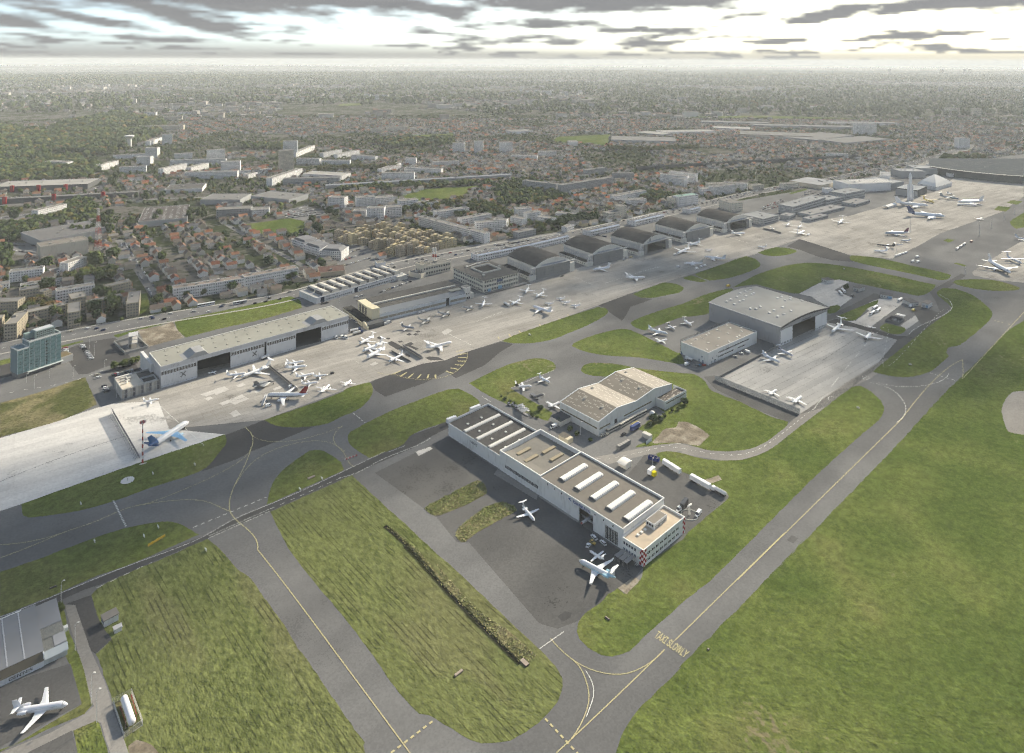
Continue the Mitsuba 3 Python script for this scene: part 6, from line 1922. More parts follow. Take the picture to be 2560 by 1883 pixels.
for p in ((1290, 90), (1355, 95), (1405, 125), (1410, 155)):
    tug(at('E1', *p), E.s, {1290: 'grey baggage cart farthest up the lane by the bank', 1355: 'grey baggage cart second up the lane by the bank', 1405: 'grey baggage cart third up the lane by the bank', 1410: 'grey baggage cart nearest the boarding stairs'}[p[0]], (0.20, 0.21, 0.23), 'baggage_cart')
o, hd, _ = mid('C5', (55, 985), (140, 950))
van(o, hd, 'white box van behind the dark shed')
o, hd, _ = mid('E1', (800, 160), (660, 215))
trailer(o, hd, 'white trailer along the end wall of the white hangar', 9.0)
o, hd, _ = mid('E1', (270, 400), (400, 350))
trailer(o, hd, 'white platform trailer at the hangar end near the apron', 8.0)
# long apron
stairs(at('A1', 775, 800), at('A1', 880, 660) - at('A1', 720, 860), 'tall boarding stairs truck at the nose of the red finned airliner', 4.6)
van(at('A1', 835, 850), H.s, 'white service van below the red finned airliner', L=4.6)
van(at('A1', 1190, 555), H.s, 'white van behind the wing of the red finned airliner', L=4.6)
tug(at('A1', 1825, 340), H.s, 'dark little tug before the last jet of the close row', (0.08, 0.08, 0.08))
o, hd, _ = mid('A1', (830, 85), (725, 130))
tanker(o, hd, 'white tank truck against the shut hangar doors', 7.5)
o, hd, _ = mid('A2', (235, 385), (10, 445))
tanker(o, hd, 'fuel truck with navy cab nearest the jets', 10.5, (0.50, 0.50, 0.48), (0.03, 0.045, 0.11))
o, hd, _ = mid('A2', (185, 345), (-30, 390))
tanker(o, hd, 'fuel truck with navy cab nearest the cream wing', 10.5, (0.66, 0.66, 0.65), (0.03, 0.045, 0.11))
for p, lab in (((1515, 665), 'white service van nearest the open hangar door'), ((1610, 655), 'white service van second from the open hangar door'), ((1670, 665), 'white service van third from the open hangar door')):
    van(at('B6', *p), -H.d, lab, L=4.4)
o, hd, _ = mid('A3', (870, 660), (750, 600))
tanker(o, hd, 'white tank truck alone on the beige apron', 9.0)
car(at('A3', 1850, 85), C.s, 'alone before the first arched hangar', None, CAR_COLS[3])
for p, lab in (((650, 235), 'white stair truck by the glass slope hangar'), ((710, 205), 'silver cart by the glass slope hangar'), ((1290, 25), 'grey van at the foot of the glass slope hangar'), ((1360, 10), 'white van at the foot of the glass slope hangar')):
    van(at('A2', *p), C.s, lab, L=5.0, col=(0.5, 0.51, 0.52))
van(at('C4', 2140, 580), C.s, 'white van under the white corner tower')
for p, lab in (((1790, 820), 'silver van between second and third arched hangars'), ((1850, 810), 'beige van between second and third arched hangars'), ((1750, 845), 'grey cart before the second arched hangar'), ((2055, 760), 'dark van before the open arched hangar')):
    van(at('H1', *p), C.s, lab, L=5.0, col=(0.4, 0.4, 0.42) if p[0] != 1850 else (0.5, 0.42, 0.25))
for p, lab in (((545, 1060), 'white van nose to the airliner with service trucks'), ((805, 1085), 'white loader behind the airliner with service trucks'), ((870, 1055), 'white truck beside the tail of the serviced airliner'), ((920, 1040), 'white truck farthest behind the serviced airliner'), ((503, 885), 'white tug at the nose of the long jet')):
    van(at('H2', *p), C.s, lab, L=5.6)
van(at('B1', 770, 1170), C.s, 'white fuel truck on the square apron', L=7)
k_ = [((800, 180), 'white'), ((860, 160), 'white'), ((900, 140), 'grey'), ((970, 120), 'white'), ((1040, 95), 'white')]
for (x, y), q in k_:
    van(at('A7', x, y + 1000), B.s, f'{q} stair truck number {x} in the row at the square apron edge'.replace(f' number {x}', {800: ' first', 860: ' second', 900: ' third', 970: ' fourth', 1040: ' last'}[x]), L=6.0)
for x, y, lab in ((1200, 1310, 'grey apron bus by the far crossing'), (1310, 1200, 'white truck by the far crossing'), (1330, 1320, 'dark tractor by the far crossing')):
    van(at('A7', x, y), B.s, lab, L=8.0)
o, hd, _ = mid('A8', (190, 1095), (250, 1055))
for i in range(3):
    tanker(at('A8', 205 + i * 50, 1085 - i * 33), hd, ('first', 'second', 'third')[i] + ' pale tank truck of the three on the far lane', 9)
van(at('A8', 410, 975), hd, 'brown fire truck on the far lane', 'fire truck', (0.20, 0.06, 0.045), 9)
# fuel compound
for z_, a, c, lab in (('B2', (1085, 690), (1185, 630), 'white tank truck lowest of three in the fuel compound'), ('B2', (1130, 600), (1225, 550), 'white tank truck uppermost of three in the fuel compound'), ('B2', (1190, 645), (1265, 590), 'white tank truck middle of three in the fuel compound'), ('B2', (1525, 480), (1615, 425), 'white tank truck before the low blue doored house'),
                      ('B2', (690, 395), (600, 300), 'long white tank trailer on the pale yard'), ('B2', (730, 350), (650, 270), 'second white tank trailer on the pale yard')):
    o, hd, _ = mid(z_, a, c)
    tanker(o, hd, lab, 10.0)
van(at('B2', 1740, 545), B.s, 'white van before the twin block house', L=5.5)
van(at('B2', 1780, 610), B.s, 'yellow pickup beside the pump enclosure', 'pickup', (0.5, 0.40, 0.08), 5)
van(at('B2', 830, 385), B.s, 'dark grey tractor on the pale yard', 'tractor', (0.1, 0.1, 0.11), 5)
van(at('C6', 800, 150), B.s, 'yellow van on the taxiway crossing', 'van', (0.55, 0.40, 0.06), 6.0)
for p, q, lab in (((1060, 1075), 0, 'white van'), ((985, 1095), 0, 'white'), ((900, 1140), 1, 'silver')):
    if lab == 'white van':
        van(at('C6', *p), W.d, 'white box van parked nearest the fence by the low white building', L=6.0)
    else:
        car(at('C6', *p), W.d, 'parked beside the low white building', None, CAR_COLS[q])
van(at('C6', 220, 1250), W.s, 'white van parked below the low white building')
tanker(at('C6', 245, 1185), W.d, 'white gas bottle trailer beside the low white building', 7)
for i in range(5):
    k = name_of('waste_bin')
    tag(k, ('grey', 'blue', 'grey', 'red', 'red')[i] + ' waste bin in the row, ' + ('first', 'second', 'third', 'fourth', 'fifth')[i] + ' from the left end', 'bin', 'waste bins in a row')
    b = Build(((0.15, 0.16, 0.17), (0.10, 0.2, 0.32), (0.15, 0.16, 0.17), (0.3, 0.06, 0.05), (0.3, 0.06, 0.05))[i])
    hexa(b, -.8, .8, .6, .1, -.9, .9, .7, 1.4)
    lput(k, b, at('C6', 370 + i * 25, 1268 - i * 1), W.d)

# fuel compound houses
def small_house(zone, a, c, depth, h, label, col=(0.55, 0.55, 0.53), roof=(0.12, 0.12, 0.125), blue=False, base='small_building'):
    F = Frame(at(zone, *a), at(zone, *c))
    t = Thing(base, label, 'building')
    b = one(F, 0, F.length, 0, depth, 0, h, col)
    t.part('wall', b, 'weathered')
    t.part('roof', one(F, -.3, F.length + .3, -.3, depth + .3, h, h + .3, roof), 'roofing')
    b = Build()
    wall_windows(b, F, 'f', 0.5, F.length - .5, 0, max(2, int(F.length / 2.6)), (0.9,), 1.5, 1.2, (0.12, 0.13, 0.15))
    t.part('window', b, kind='stuff')
    if blue:
        t.part('door', one(F, F.length * .62, F.length * .95, -.08, .03, 0, 2.6, (0.20, 0.34, 0.50)), label='blue door')
    return t, F


small_house('B2', (345, 145), (430, 180), 10, 3.6, 'white hut with dark roof at the corner of the soil yard', (0.62, 0.62, 0.60))
small_house('B2', (845, 285), (930, 310), 12, 3.8, 'dark roofed workshop behind the tank trailers')
small_house('B2', (1260, 395), (1450, 425), 9, 3.4, 'low white house with blue doors behind the fuel lane', blue=True)
small_house('B2', (1740, 540), (1860, 530), 12, 4.0, 'left dark roofed block of the twin house in the compound')
small_house('B2', (1910, 545), (2010, 570), 12, 4.6, 'right white block of the twin house with blue window', (0.62, 0.63, 0.63), (0.22, 0.20, 0.19), True)
small_house('9', (670, 580), (690, 618), 6, 3.0, 'small white hut beside the dark parking bay', (0.62, 0.63, 0.63), (0.18, 0.17, 0.16))
small_house('9', (750, 640), (757, 660), 3, 1.8, 'tiny white cabinet beside the little hut', (0.62, 0.63, 0.63), (0.5, 0.5, 0.5))
F = Frame(at('B2', 1340, 770), at('B2', 1545, 825))
t = Thing('pump_enclosure', 'walled pump enclosure with pipes and a white canopy', 'enclosure')
b = parapet(F, Build(), 0, F.length, 0, 16, 0, 2.4, 0.4, (0.17, 0.17, 0.175))
t.part('wall', b)
b = Build((0.30, 0.30, 0.31))
rng = random.Random(11)
for i in range(16):
    s, d = rng.uniform(1, F.length - 3), rng.uniform(1, 14)
    F.box(b, s, s + rng.uniform(.5, 2.5), d, d + rng.uniform(.4, 1.2), 0, rng.uniform(.8, 2.2), (rng.choice((.12, .3, .5)),) * 3)
t.part('pump', b, kind='stuff')
t.part('canopy', one(F, 4, 12, 15.5, 21, 4.2, 4.5, (0.75, 0.74, 0.70)))
b = Build((0.4, 0.4, 0.4))
for s in (4.3, 11.5):
    for d in (15.8, 20.6):
        F.box(b, s, s + .25, d, d + .25, 0, 4.2)
t.part('post', b)


# blast fences
def blast_fence(zone, a, c, h, label, col=(0.42, 0.42, 0.44), lean=1.4, pitch=0.8):
    F = Frame(at(zone, *a), at(zone, *c))
    t = Thing('blast_fence', label, 'blast fence')
    b = Build(col)
    n = int(F.length / pitch)
    for i in range(n + 1):
        s = i * F.length / n
        F.profile_d(b, [(0, 0), (0.25, 0), (lean * .55 + .2, h * .55), (lean * 1.15, h), (lean, h), (lean * .4, h * .55)], s - .09, s + .09)
    t.part('rib', b, 'paint', kind='stuff')
    b = Build((col[0] * .62, col[1] * .62, col[2] * .62))
    for q in range(7):
        z = h * (0.1 + 0.14 * q)
        d = np.interp(z, [0, h * .55, h], [.25, lean * .55 + .1, lean * 1.1])
        F.box(b, 0, F.length, d, d + .22, z, z + .34)
    t.part('louvre', b, 'paint')
    b = Build((0.25, 0.25, 0.26))
    for i in range(0, n + 1, 4):
        s = i * F.length / n
        tube(b, F.w([(s, lean + 2.0, 0), (s, lean * .9, h * .8)]), .09, 4)
    t.part('stay', b)


blast_fence('K', (1055, 872), (600, 92), 4.6, 'long ribbed blast fence across the white apron', (0.34, 0.34, 0.37))
blast_fence('A1', (1295, 600), (862, 238), 3.0, 'grey blast fence behind the row of white jets', (0.30, 0.29, 0.28))
blast_fence('A2', (1345, 872), (985, 652), 2.8, 'blast fence near the dark turning pad', (0.36, 0.36, 0.37))
blast_fence('A2', (1125, 930), (775, 735), 1.4, 'low barrier beside the blast fence near the turning pad', (0.30, 0.30, 0.30))
blast_fence('8', (232, 132), (784, 356), 3.6, 'pale blast fence behind the pair of white jets', (0.60, 0.59, 0.56))
blast_fence('5', (635, 1218), (232, 1432), 2.0, 'grey fence along the left edge of the grey apron', (0.36, 0.36, 0.36))
blast_fence('H2', (1990, 582), (1745, 520), 2.2, 'small blast screen near the low terminal offices', (0.36, 0.36, 0.38))


# masts and lamps
def mast(zone, xb, yb, ytop, label, base='floodlight_mast', red=False, r=.22, head=True):
    o = at(zone, xb, yb)
    ox, oy, s = ZONES[zone]
    py = oy + ytop / s - ROLL * (ox + xb / s - CX)
    h = HEIGHT - (py - CY) * o[1] / FOCAL
    k = name_of(base)
    tag(k, label, 'floodlight' if base == 'floodlight_mast' else 'street lamp')
    b = Build((0.5, 0.5, 0.5))
    n = 11 if red else 1
    for i in range(n):
        c = ((0.36, 0.05, 0.05) if i % 2 == 0 else (0.70, 0.70, 0.68)) if red else (0.50, 0.51, 0.51)
        z0, z1 = h * i / n, h * (i + 1) / n
        rr = lambda z: r * (1.25 - 0.6 * z / h)
        tube(b, [(o[0], o[1], z0), (o[0], o[1], z1)], [rr(z0), rr(z1)], 8, c)
    entry(k + '__pole', b, 'paint')
    b = Build((0.4, 0.4, 0.4))
    if red:
        for a in range(10):
            t = a * 2 * np.pi / 10
            c = np.array([o[0] + 1.6 * math.cos(t), o[1] + 1.6 * math.sin(t), h - .3])
            m = trimesh.creation.box([.7, .7, .6])
            m.apply_translation(c)
            b.mesh(m, (0.55, 0.2, 0.2) if a % 2 else (0.6, 0.6, 0.6))
            tube(b, [c, (o[0], o[1], h - .3)], .07, 4, (0.36, 0.05, 0.05))
        for q in range(2):
            t = np.linspace(0, 2 * np.pi, 13)
            tube(b, np.stack([o[0] + 1.6 * np.cos(t), o[1] + 1.6 * np.sin(t), np.full(13, h - .7 + q * .9)], 1), .08, 4, (0.42, 0.06, 0.06))
    elif head:
        tube(b, [(o[0], o[1], h), (o[0] + .5, o[1] + .6, h + .2)], .09, 4)
        m = trimesh.creation.box([.9, .5, .22])
        m.apply_translation([o[0] + .8, o[1] + .9, h + .2])
        b.mesh(m, (0.66, 0.66, 0.64))
    if b.v:
        entry(k + '__lamp_head', b, 'paint')
    return h, o


mast('K', 1095, 940, 235, 'tall red and white floodlight mast at the edge of the white apron', red=True, r=.45)
sheet('lawn_001__foundation', wobble(pts('K 1030,985 1050,960 1170,935 1150,960'), 0, 30, 2, False), .12, 'concrete_patch')
for z_, x, y0, y1, lab in (('9', 408, 480, 320, 'street lamp beside the corner of the lower hangar'), ('9', 500, 770, 595, 'street lamp on the verge of the path, second from the hangar'), ('9', 606, 1118, 925, 'street lamp at the path junction, upper one'), ('9', 641, 1238, 1030, 'street lamp at the path junction, lower one'),
                           ('B7', 586, 1400, 1185, 'tall lamp post before the green glass tower, nearest the dry field'), ('B7', 1220, 1230, 1030, 'tall lamp post right of the green glass tower'), ('B7', 826, 1225, 1080, 'lamp post in the middle of the tower forecourt'), ('B7', 447, 1300, 1160, 'lamp post at the left end of the tower forecourt'),
                           ('B7', 1577, 860, 640, 'tall mast in the car park beside the blue bays'), ('B7', 1495, 735, 540, 'tall mast at the upper end of the car park'), ('B7', 1742, 1060, 930, 'lamp post at the car park exit'), ('B7', 1940, 1550, 1310, 'tall lamp post beside the glazed annex'), ('C5', 508, 1080, 890, 'lamp post before the eaves wall of the gabled hangar'),
                           ('C4', 568, 610, 540, 'lamp post at the pink patch behind the long hangar'), ('C4', 1340, 410, 270, 'lamp post at the end of the workshop'), ('B3', 1448, 1065, 960, 'lamp post beside the blue skip')):
    mast(z_, x, y0, y1, lab, 'street_lamp', r=.12)
for x, y, yt in ((320, 1450, 1340), (530, 875, 680), (710, 765, 640), (895, 650, 560), (1045, 560, 480)):
    mast('A8', x, y, yt, {320: 'floodlight mast nearest the far grass oval', 530: 'floodlight mast second along the far lane', 710: 'floodlight mast third along the far lane', 895: 'floodlight mast fourth along the far lane', 1045: 'floodlight mast last along the far lane'}[x], r=.3)
mast('A7', 796, 1100, 930, 'thin floodlight mast beside the row of stair trucks', r=.3)
mast('A7', 1140, 580, 250, 'thin floodlight mast behind the maroon tailed airliner', r=.3)

# gas tank in its fence
F = Frame(at('F', 1858, 985), at('F', 2135, 790))
t = Thing('gas_tank', 'white horizontal gas tank with red pipes inside the wire fence', 'gas tank')
p0, p1 = at('F', 1985, 770, 2.0), at('F', 1850, 380, 2.0)
ax = (p1 - p0) / np.linalg.norm(p1 - p0)
b = Build((0.74, 0.73, 0.75))
Lt = float(np.linalg.norm(p1 - p0))
loft(b, [(0, .2, .2, 2.3), (.15, .8, .8, 2.3), (.5, 1.2, 1.2, 2.3), (1.0, 1.35, 1.35, 2.3), (Lt - 1, 1.35, 1.35, 2.3), (Lt - .5, 1.2, 1.2, 2.3), (Lt - .15, .8, .8, 2.3), (Lt, .2, .2, 2.3)], 18, lambda t_, x: (0.74, 0.73, 0.75) if int(x * .55) % 2 else (0.70, 0.69, 0.72))
lput(t.key + '__tank', b, p0, ax, 'gloss', z=0)
b = Build((0.4, 0.4, 0.4))
for x in (2.2, Lt - 2.2):
    bx(b, x - .3, x + .3, -1.1, 1.1, 0, 1.5)
lput(t.key + '__saddle', b, p0, ax, z=0.1)
b = Build((0.32, 0.05, 0.06))
tube(b, [(2, 1.9, .3), (2, 1.9, 2.0), (Lt - 3, 1.9, 2.0), (Lt - 3, 1.9, .3)], .09, 5)
tube(b, [(3, -2.0, .3), (3, -2.0, 2.4), (Lt - 1, -2.6, 2.4), (Lt - 1, -2.6, .3)], .09, 5)
tube(b, [(1.5, 2.2, .4), (1.5, 2.2, 2.9), (2.6, 0, 3.75)], .06, 5, (0.6, 0.6, 0.62))
lput(t.key + '__pipe', b, p0, ax, z=0.05)
w_ = Thing('wire_fence', 'white wire fence with posts round the gas tank', 'fence')
cor = [at('F', 1858, 985), at('F', 2135, 790), at('F', 1968, 330), at('F', 1692, 470)]
b, wb, g = Build((0.62, 0.62, 0.60)), Build((0.55, 0.55, 0.53)), Build((0.70, 0.70, 0.68))
for i in range(4):
    a, c = cor[i], cor[(i + 1) % 4]
    n = max(2, int(np.linalg.norm(c - a) / 2.4))
    for j in range(n):
        p, q = a + (c - a) * j / n, a + (c - a) * (j + 1) / n
        tube(b, [(*p, 0), (*p, 2.5)], .07, 4)
        for z in np.arange(.15, 2.5, .28):
            tube(wb, [(*p, z), (*q, z)], .022, 3)
        for u in np.arange(.1, 1, .12):
            m_ = p + (q - p) * u
            tube(wb, [(*m_, .1), (*m_, 2.4)], .018, 3)
        if i == 0 and j == n // 2:
            for z in (.2, 2.4):
                tube(g, [(*p, z), (*q, z)], .06, 4)
entry(w_.key + '__post', b, 'paint')
entry(w_.key + '__wire', wb, 'paint', kind='stuff')
entry(w_.key + '__gate', g, 'paint')
sheet('lawn_006__bed', np.array(cor), .13, 'grass_dry')

# small things on the grass and the taxiways
def slab_sign(zone, x, y, size, label, col, base='taxiway_sign', hd=(1, 0)):
    k = name_of(base)
    tag(k, label, 'sign')
    b = Build(col)
    bx(b, -size[0] / 2, size[0] / 2, -size[1] / 2, size[1] / 2, .35, size[2])
    for q in (-.35, .35):
        bx(b, q * size[0] - .06, q * size[0] + .06, -.06, .06, 0, .36, (0.3, 0.3, 0.3))
    lput(k, b, at(zone, x, y), hd)


bar = at('6', 1060, 1172) - at('6', 1000, 1208)
slab_sign('6', 1030, 1190, (9.5, .35, 1.5), 'long orange marker board on the grass strip', (0.55, 0.36, 0.04), 'marker_board', bar)
for i, (z_, x, y, lab) in enumerate((('6', 625, 1193, 'white sign on the grass strip left of the orange board'), ('6', 1040, 1098, 'white sign on the grass strip above the orange board'), ('6', 948, 1158, 'grey sign on the grass strip beside the orange board'), ('6', 535, 945, 'white sign at the near edge of the mast island'), ('6', 1278, 690, 'white sign at the right end of the mast island'), ('6', 1005, 748, 'white square box on the mast island'), ('6', 1352, 1248, 'white sign in the corner of the tank field'), ('6', 1965, 850, 'white sign on the leaf shaped island'), ('6', 2108, 782, 'white sign by the road on the leaf shaped island'), ('8', 1170, 318, 'white sign on the long right lawn'), ('8', 1508, 35, 'white marker on the curved lawn'), ('5', 1075, 715, 'white sign on the long field behind the big hangar'), ('4', 1243, 1143, 'white box on the lens shaped island'), ('A3', 1250, 1185, 'white cube at the tip of the lens shaped island'))):
    slab_sign(z_, x, y, (2.2, .4, 1.3), lab, (0.66, 0.66, 0.64), hd=ROW)
k = name_of('round_marker')
tag(k, 'white round concrete marker with a post on the mast island', 'marker')
m = trimesh.creation.cylinder(3.8, .12, sections=28)
b = Build((0.62, 0.61, 0.58))
b.mesh(m)
tube(b, [(0, 0, 0), (0, 0, 1.4)], .25, 6, (0.35, 0.34, 0.33))
lput(k, b, at('K', 836, 1248), (1, 0), z=.16)
for z_, x, y, s, lab in (('10', 785, 918, (1.2, 4.2), 'rusty grating in the long mown field'), ('10', 1215, 850, (4.0, 2.2), 'dark concrete culvert at the end of the ditch'), ('10', 1755, 560, (2.6, .7), 'small bench like barrier on the rounded lawn'), ('11', 195, 763, (.9, .9), 'square marker stone near the painted letters'), ('6', 2040, 770, (4.5, 1.6), 'brown grating on the leaf shaped island'), ('9', 355, 357, (3.0, .5), 'low dark barrier on the grass strip')):
    k = name_of('ground_box')
    tag(k, lab, 'grating')
    b = Build((0.23, 0.20, 0.17) if 'rust' in lab or 'brown' in lab else (0.09, 0.085, 0.08))
    bx(b, -s[1] / 2, s[1] / 2, -s[0] / 2, s[0] / 2, 0, .5)
    bx(b, -s[1] / 2 + .15, s[1] / 2 - .15, -s[0] / 2 + .1, s[0] / 2 - .1, .5, .55, (0.33, 0.28, 0.23))
    lput(k, b, at(z_, x, y), E.d if z_ == '10' else E.s)
k = name_of('road_barrier')
tag(k, 'red and white barrier across the taxiway by the grass island', 'barrier')
a, c = at('7', 35, 655), at('7', 118, 625)
b = Build()
for i in range(8):
    p, q = a + (c - a) * (i + .1) / 8, a + (c - a) * (i + .9) / 8
    tube(b, [(*p, .45), (*q, .45)], .4, 5, (0.40, 0.05, 0.05) if i % 2 else (0.66, 0.66, 0.64))
entry(k, b, 'paint')
k = name_of('monument')
tag(k, 'white wing shaped monument on its post in the round kerb', 'monument')
o = at('B4', 800, 1260)
b = Build((0.68, 0.66, 0.62))
tube(b, [(0, 0, 0), (0, 0, 4.6)], [.5, .38], 8)
wing_panel(b, [2.6, 0, 5.3], [-.4, 0, 5.9], 1.5, 1.0, .5, (0.72, 0.71, 0.68))
loft(b, [(-2.4, .1, .1, 5.5), (-1.2, .55, .5, 5.5), (1.2, .6, .55, 5.5), (2.6, .1, .1, 5.5)], 10, lambda *_: (0.72, 0.71, 0.68))
lput(k + '__post', b, o, E.d)
m = trimesh.creation.annulus(4.6, 4.9, .5)
b = Build((0.5, 0.5, 0.47))
b.mesh(m)
lput(k + '__kerb', b, o, E.d, z=.2)

# raised strips of long grass, the bank and the ditch
def tuft_field(key, poly, z0, h, density, seed, cols, label, kind='stuff', wide=.5):
    """Long grass as many small leaning blades over an outline."""
    rng = np.random.default_rng(seed)
    P = Polygon(poly)
    x0, y0, x1, y1 = P.bounds
    n = int((x1 - x0) * (y1 - y0) * density)
    q = np.stack([rng.uniform(x0, x1, n), rng.uniform(y0, y1, n)], 1)
    q = q[shapely.contains_xy(P, q[:, 0], q[:, 1])]
    n = len(q)
    a = rng.uniform(0, 2 * np.pi, n)
    hh = h * rng.uniform(.5, 1.15, n) * (.6 + .8 * meshkit.fbm(np.hstack([q * .2, np.zeros((n, 1))]), 3, seed))
    d = np.stack([np.cos(a), np.sin(a)], 1) * wide * rng.uniform(.6, 1.3, (n, 1))
    lean = rng.normal(0, .9, (n, 2)) * h - np.array([.5, .4]) * h
    v = np.empty((n, 3, 3))
    v[:, 0, :2], v[:, 1, :2], v[:, 2, :2] = q - d, q + d, q + lean
    v[:, :2, 2] = z0
    v[:, 2, 2] = z0 + hh
    c = np.asarray(cols)[rng.integers(0, len(cols), n)] * rng.uniform(.75, 1.25, (n, 1))
    b = Build()
    b.add(v.reshape(-1, 3), np.arange(3 * n).reshape(-1, 3), np.repeat(c, 3, 0))
    return entry(key, b, 'paint', kind=kind, label=label)


LONG = [(0.22, 0.25, 0.09), (0.26, 0.27, 0.12), (0.17, 0.21, 0.07), (0.29, 0.28, 0.14)]
for i, txt in enumerate(('7 560,970 600,940 790,840 905,786 955,815 966,870 940,890 800,960 700,1000 640,1018 600,1010', '7 765,1130 790,1090 960,960 1070,925 1148,955 1162,985 1060,1040 900,1130 830,1185 800,1190 775,1165')):
    O_ = wobble(pts(txt), .5, 2, 60 + i)
    sheet('lawn', O_, .09, 'grass_dry', label=('upper', 'lower')[i] + ' raised island of long pale grass on the dark apron')
    tuft_field('long_grass', O_, .1, 0.4, 3.2, 70 + i, LONG, ('upper', 'lower') [i] + ' island of long pale grass before the white hangar')
D_ = '10 350,-20 430,80 560,215 700,370 850,520 1000,670 1120,790 1190,850 1290,800 1230,740 1100,630 960,540 850,450 700,270 640,200 520,70 430,-30 7 360,1110 300,1080 330,1110'
D_ = '7 300,1085 345,1095 430,1170 520,1240 600,1330 640,1390 690,1436 10 640,200 700,270 850,445 960,540 1100,630 1230,740 1295,800 1250,840 1190,850 1120,785 1000,668 850,518 700,365 560,210 430,75 7 620,1395 560,1330 450,1215 380,1150'
O_ = wobble(pts(D_), .4, 2, 80, False)
sheet('lawn', O_, .09, 'grass_dry', label='strip of rank yellow grass along the ditch')
tuft_field('long_grass', O_, .1, 0.4, 2.6, 81, [(0.25, 0.25, 0.12), (0.29, 0.28, 0.15), (0.20, 0.22, 0.09), (0.33, 0.30, 0.18)], 'rank yellow grass along the ditch')
DT = pts('7 300,1085 380,1155 450,1220 560,1337 620,1400 10 430,85 560,218 700,375 850,528 1000,678 1120,795 1185,855')
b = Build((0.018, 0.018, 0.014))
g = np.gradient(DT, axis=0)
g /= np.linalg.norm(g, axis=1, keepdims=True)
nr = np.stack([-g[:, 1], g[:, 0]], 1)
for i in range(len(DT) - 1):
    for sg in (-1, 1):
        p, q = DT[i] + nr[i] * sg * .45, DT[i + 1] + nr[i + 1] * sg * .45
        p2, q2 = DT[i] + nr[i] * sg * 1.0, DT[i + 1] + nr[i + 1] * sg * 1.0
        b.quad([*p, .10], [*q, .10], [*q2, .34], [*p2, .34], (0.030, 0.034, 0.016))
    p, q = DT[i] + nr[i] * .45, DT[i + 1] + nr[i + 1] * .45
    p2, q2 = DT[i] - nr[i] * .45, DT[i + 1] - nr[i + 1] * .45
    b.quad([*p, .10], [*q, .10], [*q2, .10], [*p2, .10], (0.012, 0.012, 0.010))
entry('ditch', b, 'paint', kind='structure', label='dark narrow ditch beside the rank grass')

# ------------------------------------------------------------------ the town: roads
OPEN = []          # ground that no house or tree may stand on


def road(txt, w, mat, label, z=0.05, lines=True, key='road'):
    P = pts(txt) if isinstance(txt, str) else np.asarray(txt)
    b = Build()
    strip(b, P, w, z)
    b.v = [v + np.stack([v[:, 0] * 0, v[:, 0] * 0, drop(np.hypot(v[:, 0], v[:, 1]))], 1) for v in b.v]
    entry(key, b, mat, kind='structure', label=label)
    OPEN.append(shapely.LineString(P).buffer(w / 2 + 3))
    if lines:
        m = Build()
        strip(m, P, 0.35, z + .05, (3, 6))
        entry('road_marking', m, 'line_white', kind='structure', label='white dashes on ' + label)


BLVD = pts('S -260,925 0,872 340,808 500,781 700,746 877,696 995,664 1150,634 1303,606 1437,584 1553,559 1650,537 1780,507 1900,479 1980,465 2060,452 2140,436 2260,412 2368,385 2440,362')
road(BLVD, 27, 'asphalt', 'grey boulevard along the airfield', 0.06)
b = Build((0.35, 0.34, 0.32))
for off in (-14.5, 14.5):
    g = np.gradient(BLVD, axis=0)
    g /= np.linalg.norm(g, axis=1, keepdims=True)
    Q = BLVD + off * np.stack([-g[:, 1], g[:, 0]], 1)
    strip(b, Q, 2.6, .14)
entry('pavement', b, 'paint', kind='structure', label='pale pavement along the boulevard')
road('3 775,520 860,640 950,790 1010,880 1060,965', 9, 'asphalt', 'side street lined with parked cars', .05, False)
road('3 1480,420 1640,510 1830,610 1960,680 2080,760', 8, 'asphalt', 'straight side street between the houses', .05, False)
road('7 0,0 1,1' if False else 'B7 -300,1560 0,1500 600,1390 1200,1280 1500,1180 1750,1080 2246,960', 9, 'asphalt', 'access road in front of the green glass tower', .065)
road('3 -100,300 300,285 700,270 1150,250 1650,235 2246,215', 11, 'asphalt', 'road past the dark warehouses', .05, False)
road('T 360,740 430,770 520,795 700,800', 10, 'asphalt', 'road at the edge of the wood', .05, False)
road('U 0,800 300,790 560,765 900,745 1300,720 1700,690', 8, 'asphalt', 'far road beside the railway wall', .05, False)
road('U 300,560 700,500 1200,500 1700,510 2246,480', 14, 'asphalt_pale', 'distant railway corridor', .05, False)
road('U 1450,842 1700,760 1900,690 2000,660', 22, 'asphalt_pale', 'pale dual carriageway beyond the museum', .07, False)
road('U 1930,455 2246,490 2600,520', 16, 'asphalt_pale', 'distant motorway', .05, False)
for t_, mat, lab in (('3 400,1250 560,1190 760,1160 925,1380 520,1400', 'asphalt_dark', 'dark car park beside the green glass tower'),
                     ('B7 0,1010 230,960 250,1170 0,1240', 'asphalt_dark', 'dark forecourt left of the green glass tower'),
                     ('3 1830,340 1990,295 2140,340 2060,400 1900,385', 'asphalt', 'busy car park beyond the houses'),
                     ('4 -20,520 60,500 250,600 200,740 -20,700', 'asphalt', 'car park beside the stepped tan estate'),
                     ('B1 -80,760 300,620 620,640 540,760 100,830', 'asphalt', 'museum car park beside the old terminal'),
                     ('B1 620,560 760,480 1000,520 860,640', 'asphalt', 'white van park above the old terminal'),
                     ('3 0,540 250,540 270,640 40,610', 'asphalt', 'car park beside the white walled hall'),
                     ('3 0,370 200,345 180,390 0,420', 'asphalt', 'car park before the white slab hotel'),
                     ('3 600,180 720,150 660,200 560,215', 'asphalt', 'car park beside the red trimmed warehouse'),
                     ('B8 1100,200 2246,215 2246,260 1080,255', 'asphalt', 'long car park beside the distant wood')):
    sheet('car_park', pts(t_), .055, mat, label=lab)
    OPEN.append(Polygon(pts(t_)).buffer(2))
